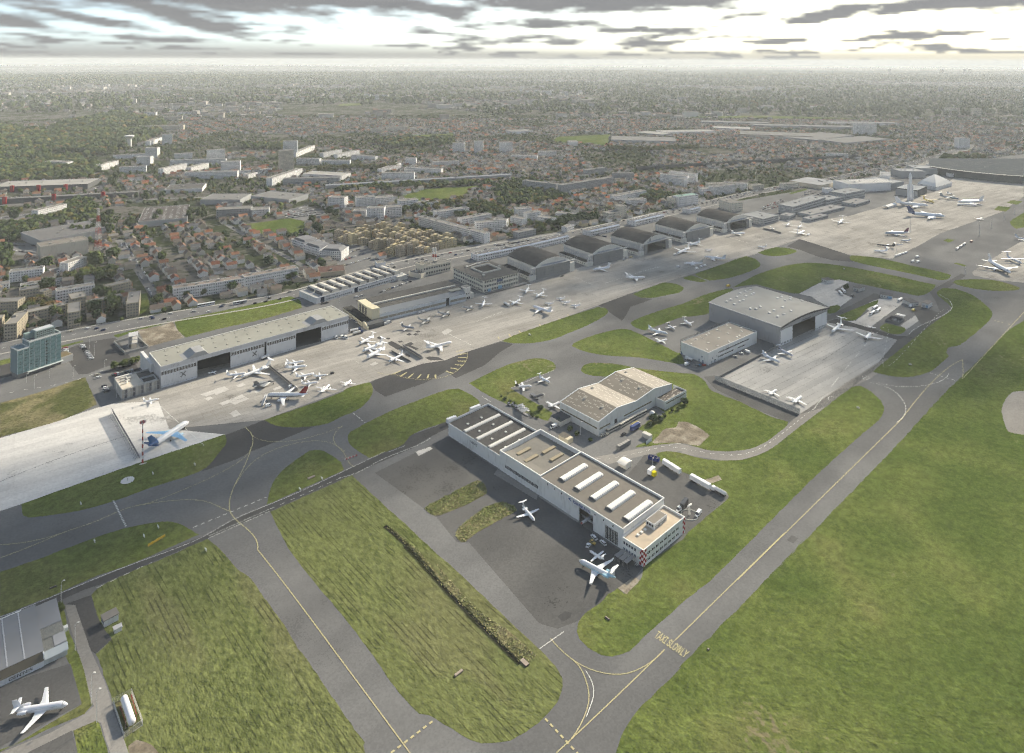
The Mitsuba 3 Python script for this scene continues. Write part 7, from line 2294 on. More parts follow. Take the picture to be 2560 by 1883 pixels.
for t_, lab in (('4 370,245 580,190 930,165 740,260 500,275', 'sports field behind the white housing blocks'), ('3 1610,420 1900,380 2000,410 1960,480 1700,480', 'dark vacant field beyond the houses'), ('T 180,690 230,668 370,675 340,690', 'green field in the wood'), ('T 375,770 455,775 420,785', 'small green lot by the wood road'), ('3 890,880 960,870 980,960 920,1010', 'hedged garden at the street corner'),
                ('T 1500,455 1590,452 1585,462 1480,464', 'pale distant sports ground'), ('T 1740,598 1990,585 1995,597 1800,607', 'distant green pitch'), ('U 640,515 1100,508 1700,525 1100,520', 'distant grass strip by the railway'), ('U 200,600 430,590 420,640 180,620', 'green strip before the pale halls'),
                ('B1 450,520 740,440 720,470 500,530', 'lawn beside the boulevard roundabout'), ('B8 540,215 800,165 830,180 600,230', 'distant roundabout lawn'), ('B7 1020,690 1380,600 1390,625 1040,720', 'grass strip behind the tower car park'), ('B7 -100,960 240,880 240,960 -100,1040', 'lawn left of the green glass tower')):
    sheet('park', wobble(pts(t_), .8, 6, 3), .06, 'grass_ground', label=lab)
    OPEN.append(Polygon(pts(t_)).buffer(0).buffer(3))
OPEN.append(Polygon(pts(BND.replace('3 -300,1270 0,1215 700,1080 1270,995 2246,790', '3 -300,1290 0,1240 700,1100 1270,1010 2246,805'))).buffer(0).buffer(4))

# ------------------------------------------------------------------ the town: buildings
ORD = ['first', 'second', 'third', 'fourth', 'fifth', 'sixth', 'seventh', 'eighth', 'ninth', 'tenth', 'eleventh', 'twelfth', 'thirteenth', 'fourteenth', 'fifteenth', 'sixteenth', 'seventeenth', 'eighteenth', 'nineteenth', 'twentieth']


def nth(i):
    if i < 20:
        return ORD[i]
    return f"{i + 1}{'th' if (i + 1) % 100 in (11, 12, 13) else {1: 'st', 2: 'nd', 3: 'rd'}.get((i + 1) % 10, 'th')}"


TONES = {'w': ('white', (0.60, 0.605, 0.61)), 'g': ('grey', (0.30, 0.31, 0.32)), 't': ('tan', (0.32, 0.285, 0.22)), 'c': ('cream', (0.50, 0.47, 0.40)), 'd': ('dark', (0.085, 0.09, 0.095)), 'b': ('beige', (0.42, 0.385, 0.32))}


def vquad(b, F, face, fixed, lo, hi, nc, zs, w, h, col):
    """Window panes as single faces just proud of a wall, all at once."""
    step = (hi - lo) / nc
    c = lo + (np.arange(nc) + .5) * step
    C, Z = np.meshgrid(c, np.asarray(zs, float))
    C, Z = C.ravel(), Z.ravel()
    n = len(C)
    if not n:
        return
    e = .07 if face in 'fl' else -.07
    f = np.full(n, fixed - e)
    V = []
    for dx, dz in ((-w / 2, 0), (w / 2, 0), (w / 2, h), (-w / 2, h)):
        V.append(np.stack([C + dx, f, Z + dz], 1) if face in 'fk' else np.stack([f, C + dx, Z + dz], 1))
    V = np.stack(V, 1).reshape(-1, 3)
    b.add(F.w(V), np.arange(4 * n).reshape(-1, 4), col)


def block(label, F, depth, h, tone, roof=(0.20, 0.195, 0.185), win=(2.4, 1.5, 1.35), base='apartment_block', cat='apartment block', rng=random, floors=None, boxes=True, z0=0.0, tri=True, grp=None):
    t = Thing(base, label, cat, grp)
    col = np.array(TONES[tone][1]) * rng.uniform(1.05, 1.28)
    L = F.length
    z0 = float(drop(np.linalg.norm(F.o)))
    b = Build()
    F.box(b, 0, L, 0, depth, z0 - 1, z0 + h, col)
    t.part('wall', b, 'weathered')
    b = Build()
    F.box(b, .3, L - .3, .3, depth - .3, z0 + h, z0 + h + .08, roof)
    for a in ((0, L, 0, .3), (0, L, depth - .3, depth), (0, .3, .3, depth - .3), (L - .3, L, .3, depth - .3)):
        F.box(b, *a, z0 + h - .05, z0 + h + .55, np.minimum(col * 1.1, .75))
    if boxes:
        for i in range(max(1, int(L / 18))):
            s = rng.uniform(.05, .9) * L
            d = rng.uniform(.25, .6) * depth
            F.box(b, s, min(L - .5, s + rng.uniform(1.5, 4)), d, min(depth - .5, d + rng.uniform(1.5, 3)), z0 + h, z0 + h + rng.uniform(.9, 2.4), np.array((0.42, 0.41, 0.39)) * rng.uniform(.6, 1.1))
    t.part('roof', b, 'roofing')
    if win:
        b = Build()
        n = floors or max(1, int(round(h / 2.9)))
        fh = h / n
        zs = z0 + (np.arange(n) + .33) * fh
        g = np.array((0.075, 0.08, 0.09)) * rng.uniform(.8, 1.5)
        nc = max(2, int(L / win[0]))
        vquad(b, F, 'f', 0, .6, L - .6, nc, zs, win[1], win[2], g)
        ns = max(1, int(depth / 4.5))
        vquad(b, F, 'l', 0, .8, depth - .8, ns, zs, 1.2, 1.3, g)
        vquad(b, F, 'r', L, .8, depth - .8, ns, zs, 1.2, 1.3, g)
        t.part('window', b, 'paint', kind='stuff')
    OPEN.append(Polygon(F.w([(-2, -3, 0), (L + 2, -3, 0), (L + 2, depth + 2, 0), (-2, depth + 2, 0)])[:, :2]))
    return t


# rows: place; then sheet x0,y0 x1,y1 height depth tone [roof]
ROWS = [
    ('tan housing estate behind the green glass tower', 'apartment_block', 'apartment block', '3 -90,1010 120,1000 12 14 t|3 130,935 262,912 13 12 t|3 28,1182 115,1172 15 32 t|3 120,1092 438,1022 12 10 t|3 445,1102 530,1087 15 32 t|3 575,1012 805,962 12 10 t|3 828,1032 912,1020 14 40 t|3 700,902 862,862 12 10 t|3 290,912 340,892 8 10 t|3 -120,1130 18,1110 11 12 t|3 372,952 622,906 15 12 w|3 470,985 570,965 12 20 t'),
    ('white blocks among the big round trees', 'apartment_block', 'apartment block', '3 62,802 284,776 12 13 w|3 448,752 572,704 14 12 w|3 342,762 442,742 6 12 w|3 135,852 412,812 5 10 w|3 -60,860 68,840 6 12 w'),
    ('white terrace blocks beside the stepped tan estate', 'apartment_block', 'apartment block', '4 515,428 742,492 14 11 w|4 748,492 946,546 14 11 w|4 630,392 846,362 13 12 w|4 795,442 992,404 13 12 w|4 892,472 1086,458 14 12 w'),
    ('white slabs behind the dark row of trees', 'apartment_block', 'apartment block', 'H1 148,362 322,398 14 12 w|H1 382,302 580,272 13 12 w|H1 242,240 452,218 13 12 w|H1 520,345 736,386 13 12 w|H1 782,256 1042,286 9 12 w|H1 -90,410 92,425 15 12 w'),
    ('cluster of pale tower blocks before the sports field', 'tower_block', 'tower block', '4 112,312 232,302 17 18 w|4 236,302 356,292 14 18 w|4 176,392 290,392 19 16 w|4 292,378 406,372 17 16 w|4 390,322 514,312 14 18 w|4 516,326 646,312 11 18 w|4 88,372 172,372 10 16 w|4 -75,310 30,315 18 16 w'),
    ('grey slabs in the trees beyond the gabled roofs', 'apartment_block', 'apartment block', '4 1192,192 1412,218 18 12 g|4 1450,222 1786,166 17 12 g|4 1612,112 1742,92 15 12 g|4 1782,132 1922,132 15 12 g|4 275,132 486,132 15 14 w|4 300,82 402,46 10 12 w|4 422,92 574,90 10 14 w'),
    ('pale blocks across the boulevard from the arched hangars', 'apartment_block', 'apartment block', '4 2096,152 2250,182 17 13 w|5 0,172 106,162 16 13 w|4 1802,284 2002,244 13 14 w|4 1890,304 2004,294 11 14 w|4 1120,-5 1290,0 10 14 w|5 150,232 256,226 12 16 w|5 222,232 362,214 16 13 w|5 288,192 442,202 14 13 w|4 2190,306 2260,290 15 18 c|5 960,-10 1100,-5 14 14 w|5 680,190 780,182 10 14 c|5 480,196 550,192 9 16 c'),
    ('white towers of the far estate', 'tower_block', 'tower block', 'T 1230,757 1290,752 50 18 b|T 1242,690 1306,688 42 18 w|T 908,712 988,708 30 18 w|T 970,757 1054,754 24 18 w|T 600,727 660,727 22 16 w|T 638,692 690,692 26 16 w|T 712,634 756,632 30 16 w|T 1780,727 1826,727 18 16 w|T 2080,672 2120,672 33 16 w|T 1986,672 2040,672 28 16 w|T 2190,672 2250,672 30 16 w'),
    ('long slabs of the far estate', 'apartment_block', 'apartment block', 'T 525,760 642,754 13 13 w|T 445,750 522,730 14 13 w|T 746,727 992,720 13 13 w|T 810,787 1042,782 15 13 w|T 718,770 822,745 15 13 w|T 765,702 846,697 15 13 w|T 1046,772 1102,767 10 13 w|T 1090,784 1192,756 9 13 w|T 1195,817 1328,770 16 13 w|T 1242,812 1492,806 13 13 g|T 1302,720 1402,722 14 13 w|T 1300,690 1382,656 12 13 w|T 1410,722 1536,722 10 13 w|T 1420,692 1502,676 12 13 w|T 1482,698 1578,678 12 13 w|T 1542,700 1646,708 12 13 w|T 1676,792 1818,792 16 13 w|T 1676,764 1762,745 11 13 w|T 1776,758 1936,766 12 13 w|T 1906,737 2016,732 14 13 w|T 840,758 918,737 12 13 w|T 498,698 640,690 9 13 w'),
    ('stepped white blocks in the wood', 'apartment_block', 'apartment block', 'T 200,737 294,742 16 20 w|T 605,582 806,577 22 22 c|T 660,640 716,620 14 14 w|T 785,505 882,500 12 20 w|T 632,507 684,507 16 16 w|T 715,530 800,528 18 20 c|T 1630,584 1690,582 16 14 c|T 1695,580 1790,578 18 14 c|T 1800,578 1830,576 14 14 c'),
    ('distant towers of the plain', 'tower_block', 'tower block', 'T 1598,434 1624,434 30 20 w|T 1644,438 1702,438 32 20 w|U -6,416 14,416 32 18 w|U 24,416 42,416 32 18 w|U 60,416 76,416 32 18 w|U 106,418 122,418 32 18 w|U 134,418 174,418 34 18 w|U 232,420 248,420 32 18 w|U 292,414 308,414 32 18 w|U 396,420 440,420 24 20 c|U 660,446 698,446 40 20 c|U 732,450 752,450 32 20 g|U 1068,400 1108,400 40 22 w|U 1128,402 1148,402 36 22 w|U 650,392 700,392 24 22 c|U 1510,590 1600,590 36 22 w|U 1878,412 1892,412 60 22 g|U 1900,510 1966,512 40 22 c|U 1200,400 1230,400 36 22 c|U 2030,515 2060,515 42 22 c|U 1960,650 2010,650 30 20 w'),
    ('pale slabs beyond the boulevard, before the railway wall', 'apartment_block', 'apartment block', 'U 650,806 772,816 20 13 w|U 690,792 806,806 20 13 w|U 862,842 982,838 16 13 c|U 120,692 196,690 16 14 w'),
]
rng = random.Random(21)
for place, base, cat, spec in ROWS:
    items = []
    for s in spec.split('|'):
        z_, a, c, h, d, tone = s.split()
        a, c = (tuple(map(float, q.split(','))) for q in (a, c))
        items.append((ZONES[z_][0] + a[0] / ZONES[z_][2], z_, a, c, float(h), float(d), tone))
    for i, (_, z_, a, c, h, d, tone) in enumerate(sorted(items)):
        F = Frame(at(z_, *a), at(z_, *c))
        roof = (0.20, 0.195, 0.185) if tone != 't' else (0.26, 0.25, 0.235)
        block(f'{TONES[tone][0]} {cat.split()[0]} block, {nth(i)} from left, {place}', F, d, h, tone, roof, (2.6, 1.5, 1.4), base, cat, rng, grp=place)

block('very long white four storey apartment block with many windows along the boulevard', Frame(*pts('3 1135,918 1600,845')), 12, 12.5, 'w', (0.22, 0.19, 0.17), (2.3, 1.2, 1.4), rng=rng, floors=4)
block('right hand half of the long white apartment block by the street corner', Frame(*pts('3 1601,845 1952,778')), 12, 13.5, 'w', (0.22, 0.19, 0.17), (2.3, 1.2, 1.4), rng=rng, floors=4)
block('white hotel slab beside the pylon and the trees', Frame(*pts('3 250,392 440,345')), 13, 15, 'w', (0.18, 0.17, 0.16), (2.0, 1.1, 1.3), rng=rng)
block('huge blank pale wall of the windowless hall', Frame(*pts('3 268,665 580,612')), 26, 19, 'c', (0.20, 0.185, 0.17), None, 'hall', 'hall', rng)
block('large flat dark grey roof behind the windowless hall', Frame(*pts('3 268,575 715,490')), 75, 10, 'g', (0.15, 0.15, 0.155), None, 'hall', 'hall', rng)
block('factory with dark roof and rows of white rooflights', Frame(*pts('3 905,442 1225,415')), 110, 9, 'g', (0.10, 0.092, 0.092), None, 'factory', 'factory', rng, boxes=False)
b = Build((0.55, 0.55, 0.54))
F = Frame(*pts('3 905,442 1225,415'))
for i in range(7):
    for j in range(16):
        if rng.random() < .8:
            F.box(b, 4 + i * F.length / 7.3, 4 + i * F.length / 7.3 + rng.uniform(2, 6), 3 + j * 6.6, 4.0 + j * 6.6, 9.0, 9.3)
entry('factory__rooflight', b, 'paint', kind='stuff')
block('grey apartment house with white gables at the top of the houses', Frame(*pts('3 1415,382 1640,372')), 22, 14, 'g', rng=rng)
block('white apartment house at the end of the straight street', Frame(*pts('3 1645,375 1760,368')), 22, 12, 'w', rng=rng)
for i, (t_, h, d, tone, lab) in enumerate((('3 1075,220 1322,208', 7, 60, 'w', 'pale blue walled warehouse with dark roof'), ('3 1310,292 1570,292', 9, 55, 'g', 'grey hall left of the grey apartment house'), ('3 1640,268 1890,292', 9, 55, 'g', 'grey hall with many small rooflights'), ('3 -60,212 575,190', 10, 70, 'd', 'dark warehouse with pale roof and red towers, the farther one'), ('3 -60,290 905,238', 8, 16, 'd', 'dark retail shed with red towers, the nearer long one'),
                             ('T 30,627 192,612', 9, 60, 'g', 'low grey hall at the edge of the wood'), ('T 425,577 572,577', 8, 40, 'w', 'white hall in the wood'), ('T 1330,780 1500,790', 9, 40, 'w', 'flat school building behind the long slab'), ('U 435,627 722,634', 10, 110, 'g', 'broad grey hall behind the yellow trees'), ('U 545,592 662,602', 9, 70, 'g', 'pale blue hall left of the broad one'), ('U 660,592 892,588', 10, 60, 'w', 'long white hall behind the broad grey one'),
                             ('U 1000,602 1322,614', 11, 110, 'b', 'brown walled factory with pale roofs'), ('U 882,572 1042,578', 10, 70, 'w', 'white hall left of the brown factory'), ('U 1346,628 1502,604', 9, 120, 'g', 'grey sawtooth works right of the brown factory'), ('U 1462,640 1664,622', 9, 100, 'g', 'grey works farther right of the brown factory'), ('U 1060,560 1600,572', 10, 60, 'g', 'long distant hall along the railway'), ('U 830,545 1130,552', 10, 60, 'g', 'distant grey hall left along the railway'), ('U 1400,548 1700,552', 10, 50, 'w', 'distant white hall along the railway'), ('U 0,590 95,586', 10, 60, 'w', 'white works at the edge of the suburb'), ('U 250,640 290,640', 12, 40, 'w', 'white drum like hall before the broad grey one'), ('U 1930,472 2020,474', 9, 60, 'g', 'distant shed beside the motorway'))):
    block(lab, Frame(*pts(t_)), d, h, tone, (0.34, 0.335, 0.32) if i in (3, 7, 9, 10, 12) else (0.20, 0.20, 0.20) if i else (0.10, 0.10, 0.10), None, 'hall', 'hall', rng, boxes=i < 6)
for i, (x, y) in enumerate(((45, 285), (365, 265), (685, 250), (92, 207), (265, 203), (440, 198))):
    k = name_of('red_tower')
    tag(k, 'red entrance tower of the dark sheds, ' + nth(i % 3) + ' along the ' + ('nearer' if i < 3 else 'farther') + ' shed', 'tower')
    b = Build((0.22, 0.02, 0.025))
    bx(b, -3, 3, -2, 2, 0, 13)
    lput(k, b, at('3', x, y) - [0, 5], (1, .2), z=0)

# apartment villas, shops and offices beside the boulevard
for t_, h, d, lab in (('3 1905,562 1992,592', 10, 24, 'first'), ('3 1985,600 2085,632', 10, 24, 'second'), ('3 2088,648 2232,655', 11, 26, 'third')):
    t = block(f'white apartment villa with balconies, {lab} of the three beside the straight street', Frame(*pts(t_)), d, h, 'w', (0.20, 0.205, 0.215), (3.0, 1.7, 1.6), 'apartment_villa', 'apartment house', rng, grp='white apartment villas')
    F = Frame(*pts(t_))
    b = Build()
    F.profile(b, [(2, h), (6, h + 3), (F.length - 6, h + 3), (F.length - 2, h)][::-1], 3, d - 3, (0.20, 0.205, 0.22))
    t.part('roof', b, 'roofing')
    b = Build((0.66, 0.66, 0.65))
    for z in (3.2, 6.4):
        F.box(b, 1, F.length - 1, -1.5, 0, z, z + .2)
        F.box(b, 1, F.length - 1, -1.5, -1.4, z, z + 1.0)
    t.part('balcony', b)
block('restaurant with dark red roof beside the boulevard', Frame(*pts('C4 290,272 632,242')), 26, 5, 't', (0.11, 0.065, 0.058), None, 'restaurant', 'restaurant', rng)
block('small white pavilion on the corner of the car park', Frame(*pts('C4 1040,148 1150,135')), 12, 5, 'w', (0.22, 0.21, 0.19), None, 'pavilion', 'pavilion', rng, boxes=False)
block('cream works building with blue doors behind the square office block', Frame(*pts('C4 1625,262 1982,185')), 15, 11, 'c', (0.17, 0.17, 0.165), (3.4, 2.4, 2.2), 'works_building', 'building', rng, floors=2)
block('cream stair tower at the end of the works building', Frame(*pts('C4 1532,238 1622,265')), 10, 14, 'c', (0.2, 0.19, 0.17), (3.0, 1.0, 4.0), 'works_building', 'building', rng, floors=1)
block('low cream lodge in front of the works building', Frame(*pts('C4 1445,258 1600,290')), 10, 5, 'c', (0.2, 0.19, 0.18), None, 'works_building', 'building', rng)
for i, x in enumerate((1757, 1786)):
    k = name_of('chimney')
    o = at('C4', x, 135)
    tag(k, ('left', 'other')[i].replace('left', 'first').replace('other', 'second') + ' of the twin banded chimneys behind the works building', 'chimney')
    b = Build((0.6, 0.6, 0.6))
    for q in range(6):
        tube(b, [(*o, q * 4.0), (*o, q * 4.0 + 4.0)], 1.1, 9, (0.60, 0.60, 0.59) if q != 3 else (0.32, 0.08, 0.07))
    entry(k, b, 'paint')
for t_, lab in (('4 905,662 1245,592', 'blue edged low workshop behind the first arched hangar'), ('4 1250,590 1500,530', 'low workshop between the first two arched hangars'), ('4 1640,500 1830,455', 'blue edged low workshop behind the third arched hangar'), ('4 1960,425 2120,388', 'blue edged low workshop behind the fourth arched hangar'), ('H2 -60,480 300,390', 'low workshop beside the fourth arched hangar'), ('H2 715,310 860,275', 'blue edged low workshop beside the last arched hangar')):
    F = Frame(*pts(t_))
    t = block(lab, F, 17, 7, 'w', (0.135, 0.135, 0.14), (3.6, 2.2, 1.4), 'workshop', 'workshop', rng, floors=2)
    b = Build((0.24, 0.29, 0.38))
    F.profile_d(b, [(-.6, 6.7), (3.5, 7.9), (3.5, 7.6), (-.4, 6.5)], -.2, F.length + .2)
    t.part('roof_edge', b)
    b = Build((0.62, 0.62, 0.60))
    for q in range(int(F.length / 9)):
        F.box(b, 4 + q * 9, 6 + q * 9, 8 + (q % 2) * 4, 9.6 + (q % 2) * 4, 7.0, 7.6)
    t.part('rooflight', b, kind='stuff')
for t_, h, d, tone, lab, fl in (('H1 262,548 512,494', 9, 12, 'g', 'grey office strip across the boulevard', 3), ('H1 946,452 1046,415', 7, 10, 'w', 'small white and red garage by the boulevard', 2), ('H1 1522,292 1700,262', 12, 14, 'c', 'cream corner building by the boulevard', 3), ('H1 1700,262 1782,245', 20, 14, 'c', 'taller cream building by the boulevard', 6),
                                ('H2 545,212 822,172', 18, 14, 'w', 'white and maroon apartment house with green roof', 5), ('H2 1292,278 1450,262', 15, 34, 'c', 'cream square office behind the last arched hangar', 4)):
    block(lab, Frame(*pts(t_)), d, h, tone, (0.22, 0.34, 0.30) if 'green' in lab else (0.2, 0.195, 0.19), (3.0, 1.6, 1.5), 'office_block', 'building', rng, floors=fl)
for t_, h, d, lab, fl in (('H2 1735,468 1952,412', 10, 40, 'low grey terminal offices with white bands', 3), ('B1 520,862 1030,702', 14, 26, 'old terminal wing with long grey roof, nearer half', 3), ('B1 1320,655 1642,590', 15, 30, 'old terminal wing with long grey roof, farther half', 3), ('B1 1040,715 1300,660', 10, 26, 'middle link of the old terminal', 2)):
    F = Frame(*pts(t_))
    t = block(lab, F, d, h, 'g', (0.27, 0.28, 0.29), (3.0, 2.6, 1.2), 'terminal', 'terminal', rng, floors=fl)
    b = Build((0.50, 0.51, 0.51))
    for q in range(fl + 1):
        F.box(b, -.5, F.length + .5, -.6, .0, q * h / fl + .2 - (q == fl) * .4, q * h / fl + 1.0)
        F.box(b, -.6, .0, 0, d, q * h / fl + .2 - (q == fl) * .4, q * h / fl + 1.0)
    t.part('band', b)
for t_, h, d, lab in (('B1 790,975 1070,905', 5, 14, 'low flat pier in front of the old terminal, nearest'), ('B1 800,905 1330,775', 5, 24, 'low flat roof with little domes before the old terminal'), ('B1 1500,735 1722,668', 5, 26, 'low flat pier before the farther terminal wing'), ('B1 470,945 560,905', 7, 16, 'white low building at the near end of the old terminal')):
    block(lab, Frame(*pts(t_)), d, h, 'g', (0.26, 0.26, 0.265), (3.0, 2.6, 2.0), 'pier', 'building', rng, floors=1)
F = Frame(*pts('B1 1390,505 2045,478'))
t = block('white windowless museum hall with striped roof', F, 48, 16, 'w', (0.36, 0.365, 0.37), None, 'museum_hall', 'museum hall', rng)
b = Build((0.60, 0.59, 0.56))
for q in range(14):
    F.box(b, 30 + q * 5.6, 33.4 + q * 5.6, 6, 42, 16, 16.5)
t.part('rooflight', b, kind='stuff')
for t_, h, d, tone, lab in (('B1 2045,478 2250,440', 14, 60, 'g', 'grey hall right of the white museum hall'), ('B1 960,460 1250,395', 8, 70, 'b', 'low brown hall along the boulevard'), ('B8 330,400 720,400', 14, 40, 'g', 'exhibition hall with blue gable, nearer'), ('B8 540,345 900,355', 14, 45, 'g', 'exhibition hall with blue gable, farther'), ('B8 720,270 1050,300', 12, 40, 'w', 'pale exhibition hall below the roundabout'), ('B8 1060,310 1480,330', 12, 60, 'g', 'wide distant exhibition hall'), ('B8 1500,335 1700,350', 14, 60, 'd', 'dark distant exhibition hall'), ('B8 1100,390 1400,392', 7, 20, 'w', 'long low white hall on the apron edge'), ('B8 0,465 165,478', 14, 60, 'w', 'pale hall with white rooflights'), ('B1 1030,525 1160,525', 9, 16, 'w', 'little white framed office by the brown hall')):
    block(lab, Frame(*pts(t_)), d, h, tone, (0.33, 0.34, 0.355) if tone != 'd' else (0.07, 0.075, 0.08), None, 'hall', 'hall', rng)
# dark curved exhibition building
k = name_of('curved_hall')
tag(k, 'dark curved exhibition building with domed rooflights', 'hall')
c0 = at('B8', 2150, 300)
b = Build((0.07, 0.08, 0.09))
a = np.linspace(-.1 * np.pi, -.95 * np.pi, 18)
ring = [(c0[0] + 230 * math.cos(q), c0[1] + 190 * math.sin(q)) for q in a]
m = trimesh.creation.extrude_polygon(Polygon(ring + [(c0[0] - 150, c0[1] + 100), (c0[0] + 230, c0[1] + 100)]), 16, engine='earcut')
b.mesh(m)
entry(k + '__wall', b, 'weathered')
b = Build((0.40, 0.40, 0.39))
strip(b, np.array(ring), 9, 16.4)
entry(k + '__roof_edge', b, 'paint')
OPEN.append(Polygon(ring).buffer(40))
# tent, canopy hangar, rocket
k = name_of('exhibition_tent')
tag(k, 'big white peaked tent on the museum apron', 'tent')
A0, A1, A2 = at('X', 1060, 300), at('X', 1580, 415), at('X', 2030, 285)
B1_ = A0 + (A2 - A1)
b = Build((0.66, 0.655, 0.63))
cor = [A0, A1, A2, B1_]
ctr = sum(cor) / 4
n = 12
def tz(u):
    return 7 + 19 * max(0.0, 1 - u) ** .8
P_ = []
for i in range(4):
    for j in range(n):
        P_.append(cor[i] + (cor[(i + 1) % 4] - cor[i]) * j / n)
P_ = np.array(P_)
m_ = len(P_)
us = (1, .75, .5, .25, 0.02)
for r0, r1 in zip(us[:-1], us[1:]):
    for j in range(m_):
        p, q = P_[j], P_[(j + 1) % m_]
        sag = lambda jj, u: (0.6 if jj % 3 == 0 else 0) * u
        b.quad([*(ctr + (p - ctr) * r0), tz(r0) + sag(j, r0)], [*(ctr + (q - ctr) * r0), tz(r0) + sag(j + 1, r0)], [*(ctr + (q - ctr) * r1), tz(r1) + sag(j + 1, r1)], [*(ctr + (p - ctr) * r1), tz(r1) + sag(j, r1)])
for j in range(m_):
    p, q = P_[j], P_[(j + 1) % m_]
    b.quad([*p, 0], [*q, 0], [*q, tz(1)], [*p, tz(1)], (0.52, 0.54, 0.56) if j % 2 else (0.47, 0.49, 0.51))
entry(k, b, 'paint')
F = Frame(at('X', 450, 520), at('X', 1065, 600))
F2 = block('dark open hangar with drooping pale roof beside the rocket', F, 62, 13, 'd', (0.33, 0.35, 0.37), None, 'canopy_hangar', 'hangar', rng, boxes=False)
F2.part('front_wall', one(F, -.2, F.length, -.4, -.05, 0, 11.5, (0.30, 0.315, 0.33)))
k = name_of('rocket')
tag(k, 'tall white space rocket standing on the museum apron', 'rocket')
o = at('5', 1506, 264)
b = Build((0.66, 0.68, 0.71))
prof_ = [(0, 2.0), (2, 2.7), (36, 2.7), (38, 2.75), (46, 2.75), (50, 1.8), (53, .3)]
tube(b, [(*o, z) for z, _ in prof_], [r for _, r in prof_], 14)
entry(k + '__body', b, 'paint')
for s in (-1, 1):
    b = Build((0.60, 0.63, 0.67))
    tube(b, [(o[0] + s * 4.3, o[1], z) for z in (0, 1, 28, 31)], [1.2, 1.6, 1.55, .2], 10)
    entry(k + '__booster', b, 'paint')
k = name_of('tent')
tag(k, 'small bright white tent beside the tail of the giant airliner', 'tent')
F = Frame(at('X', 235, 930), at('X', 490, 850))
b = Build((0.74, 0.74, 0.72))
F.profile_d(b, [(0, 4), (4.5, 6), (9, 4), (9, 3.8), (0, 3.8)], 0, F.length)
F.box(b, .3, F.length - .3, .3, .5, 0, 3.8, (0.5, 0.5, 0.5))
entry(k, b, 'paint')
trailer(at('A8', 345, 440), at('A8', 440, 440) - at('A8', 245, 430), 'white fuselage section beside the museum airliner', 30, (0.70, 0.71, 0.72), 'fuselage_section')

# the green glass tower
G = Frame(*pts('B7 300,1245 1020,1000'))
t = Thing('glass_tower', 'blue green glass hotel tower with roof terrace beside the car park', 'tower')
TEAL, TEAL2 = (0.10, 0.17, 0.185), (0.36, 0.44, 0.46)
b = Build((0.20, 0.27, 0.29))
G.box(b, 0, 8.6, 0, 13, 3.6, 23)
G.box(b, 8.6, 32.6, 0, 13, 3.6, 27)
G.box(b, .5, 32, 1.5, 12, 0, 3.6, (0.20, 0.20, 0.20))
t.part('wall', b)
for s0, s1, h in ((0, 8.6, 23), (8.6, 32.6, 27)):
    n = 2 if s0 == 0 else 6
    w = (s1 - s0) / n
    for i in range(n):
        fl = int((h - 4) / 1.75)
        b = Build(TEAL)
        for q in range(fl):
            z = 4.0 + q * (h - 4.2) / fl
            G.box(b, s0 + i * w + .22, s0 + (i + 1) * w - .22, -.10, .02, z, z + (h - 4.2) / fl - .18, np.array(TEAL) * (1.0 + .25 * ((q + i) % 2)))
        t.part('glass_bay', b, 'gloss')
        G_ = Build(TEAL2)
        G.box(G_, s0 + i * w - .12, s0 + i * w + .12, -.22, .05, 3.6, h + .4)
        t.part('mullion', G_)
rng = random.Random(6)
b = Build((0.02, 0.025, 0.03))
for i in range(6):
    for q in range(9):
        if rng.random() < .7 and i != 4:
            G.box(b, 1 + i * 4 + rng.random(), 2.2 + i * 4 + rng.random(), -.18, -.08, 5 + q * 2.05, 5.5 + q * 2.05)
for q in range(8):
    G.box(b, 20.9, 22.0, -.2, -.08, 5 + q * 2.6, 6.2 + q * 2.6)
t.part('open_window', b, kind='stuff')
b = parapet(G, Build(), 8.5, 32.7, -.1, 13.1, 27, 28.2, .4, (0.55, 0.58, 0.58))
parapet(G, b, -.1, 8.5, -.1, 13.1, 23, 24, .4, (0.55, 0.58, 0.58))
t.part('parapet', b)
b = Build((0.13, 0.14, 0.15))
G.box(b, 8.9, 32.3, .3, 12.7, 27, 27.2)
t.part('terrace', b)
b = Build((0.22, 0.29, 0.29))
G.box(b, 15, 29.5, 4.5, 12.5, 27.2, 33)
G.box(b, 9, 15, 9, 12.5, 27.2, 32)
G.box(b, 15.6, 29, 5, 12, 33, 33.4, (0.42, 0.45, 0.47))
k = t.part('penthouse', b)
b = Build((0.03, 0.035, 0.04))
vquad(b, G, 'f', 4.5, 15.5, 29, 9, (28.0, 29.7, 31.3), 1.0, .9, (0.03, 0.035, 0.04))
entry(k + '__window', b, 'paint', kind='stuff')
t.part('canopy', one(G, 7, 34, -2.2, 1.4, 3.3, 3.6, (0.48, 0.52, 0.52)))
b = one(G, 33, 42.5, 0.5, 13, 0, 5.5, (0.42, 0.42, 0.41))
k = t.part('side_annex', b)
entry(k + '__roof', one(G, 33.5, 42, 1, 12.5, 5.45, 5.6, (0.16, 0.13, 0.08)), 'roofing')
F = Frame(*pts('B5 268,690 418,664'))
t = Thing('parking_deck', 'small three level open concrete deck behind the car park', 'parking deck')
b = Build((0.45, 0.455, 0.46))
for z in (3.2, 6.6, 9.8):
    F.box(b, 0, F.length, 0, 11, z, z + .5)
for s in (0, F.length - .5):
    for d in (0, 10.5):
        F.box(b, s, s + .5, d, d + .5, 0, 9.8)
F.box(b, 0, .3, .5, 10.5, 0, 9.8, (0.36, 0.365, 0.37))
entry(t.key + '__frame', b, 'weathered')
F = Frame(*pts('B5 215,790 580,690'))
t = Thing('site_wall', 'pale wall enclosing the yard behind the parking deck', 'wall')
b = Build((0.36, 0.36, 0.34))
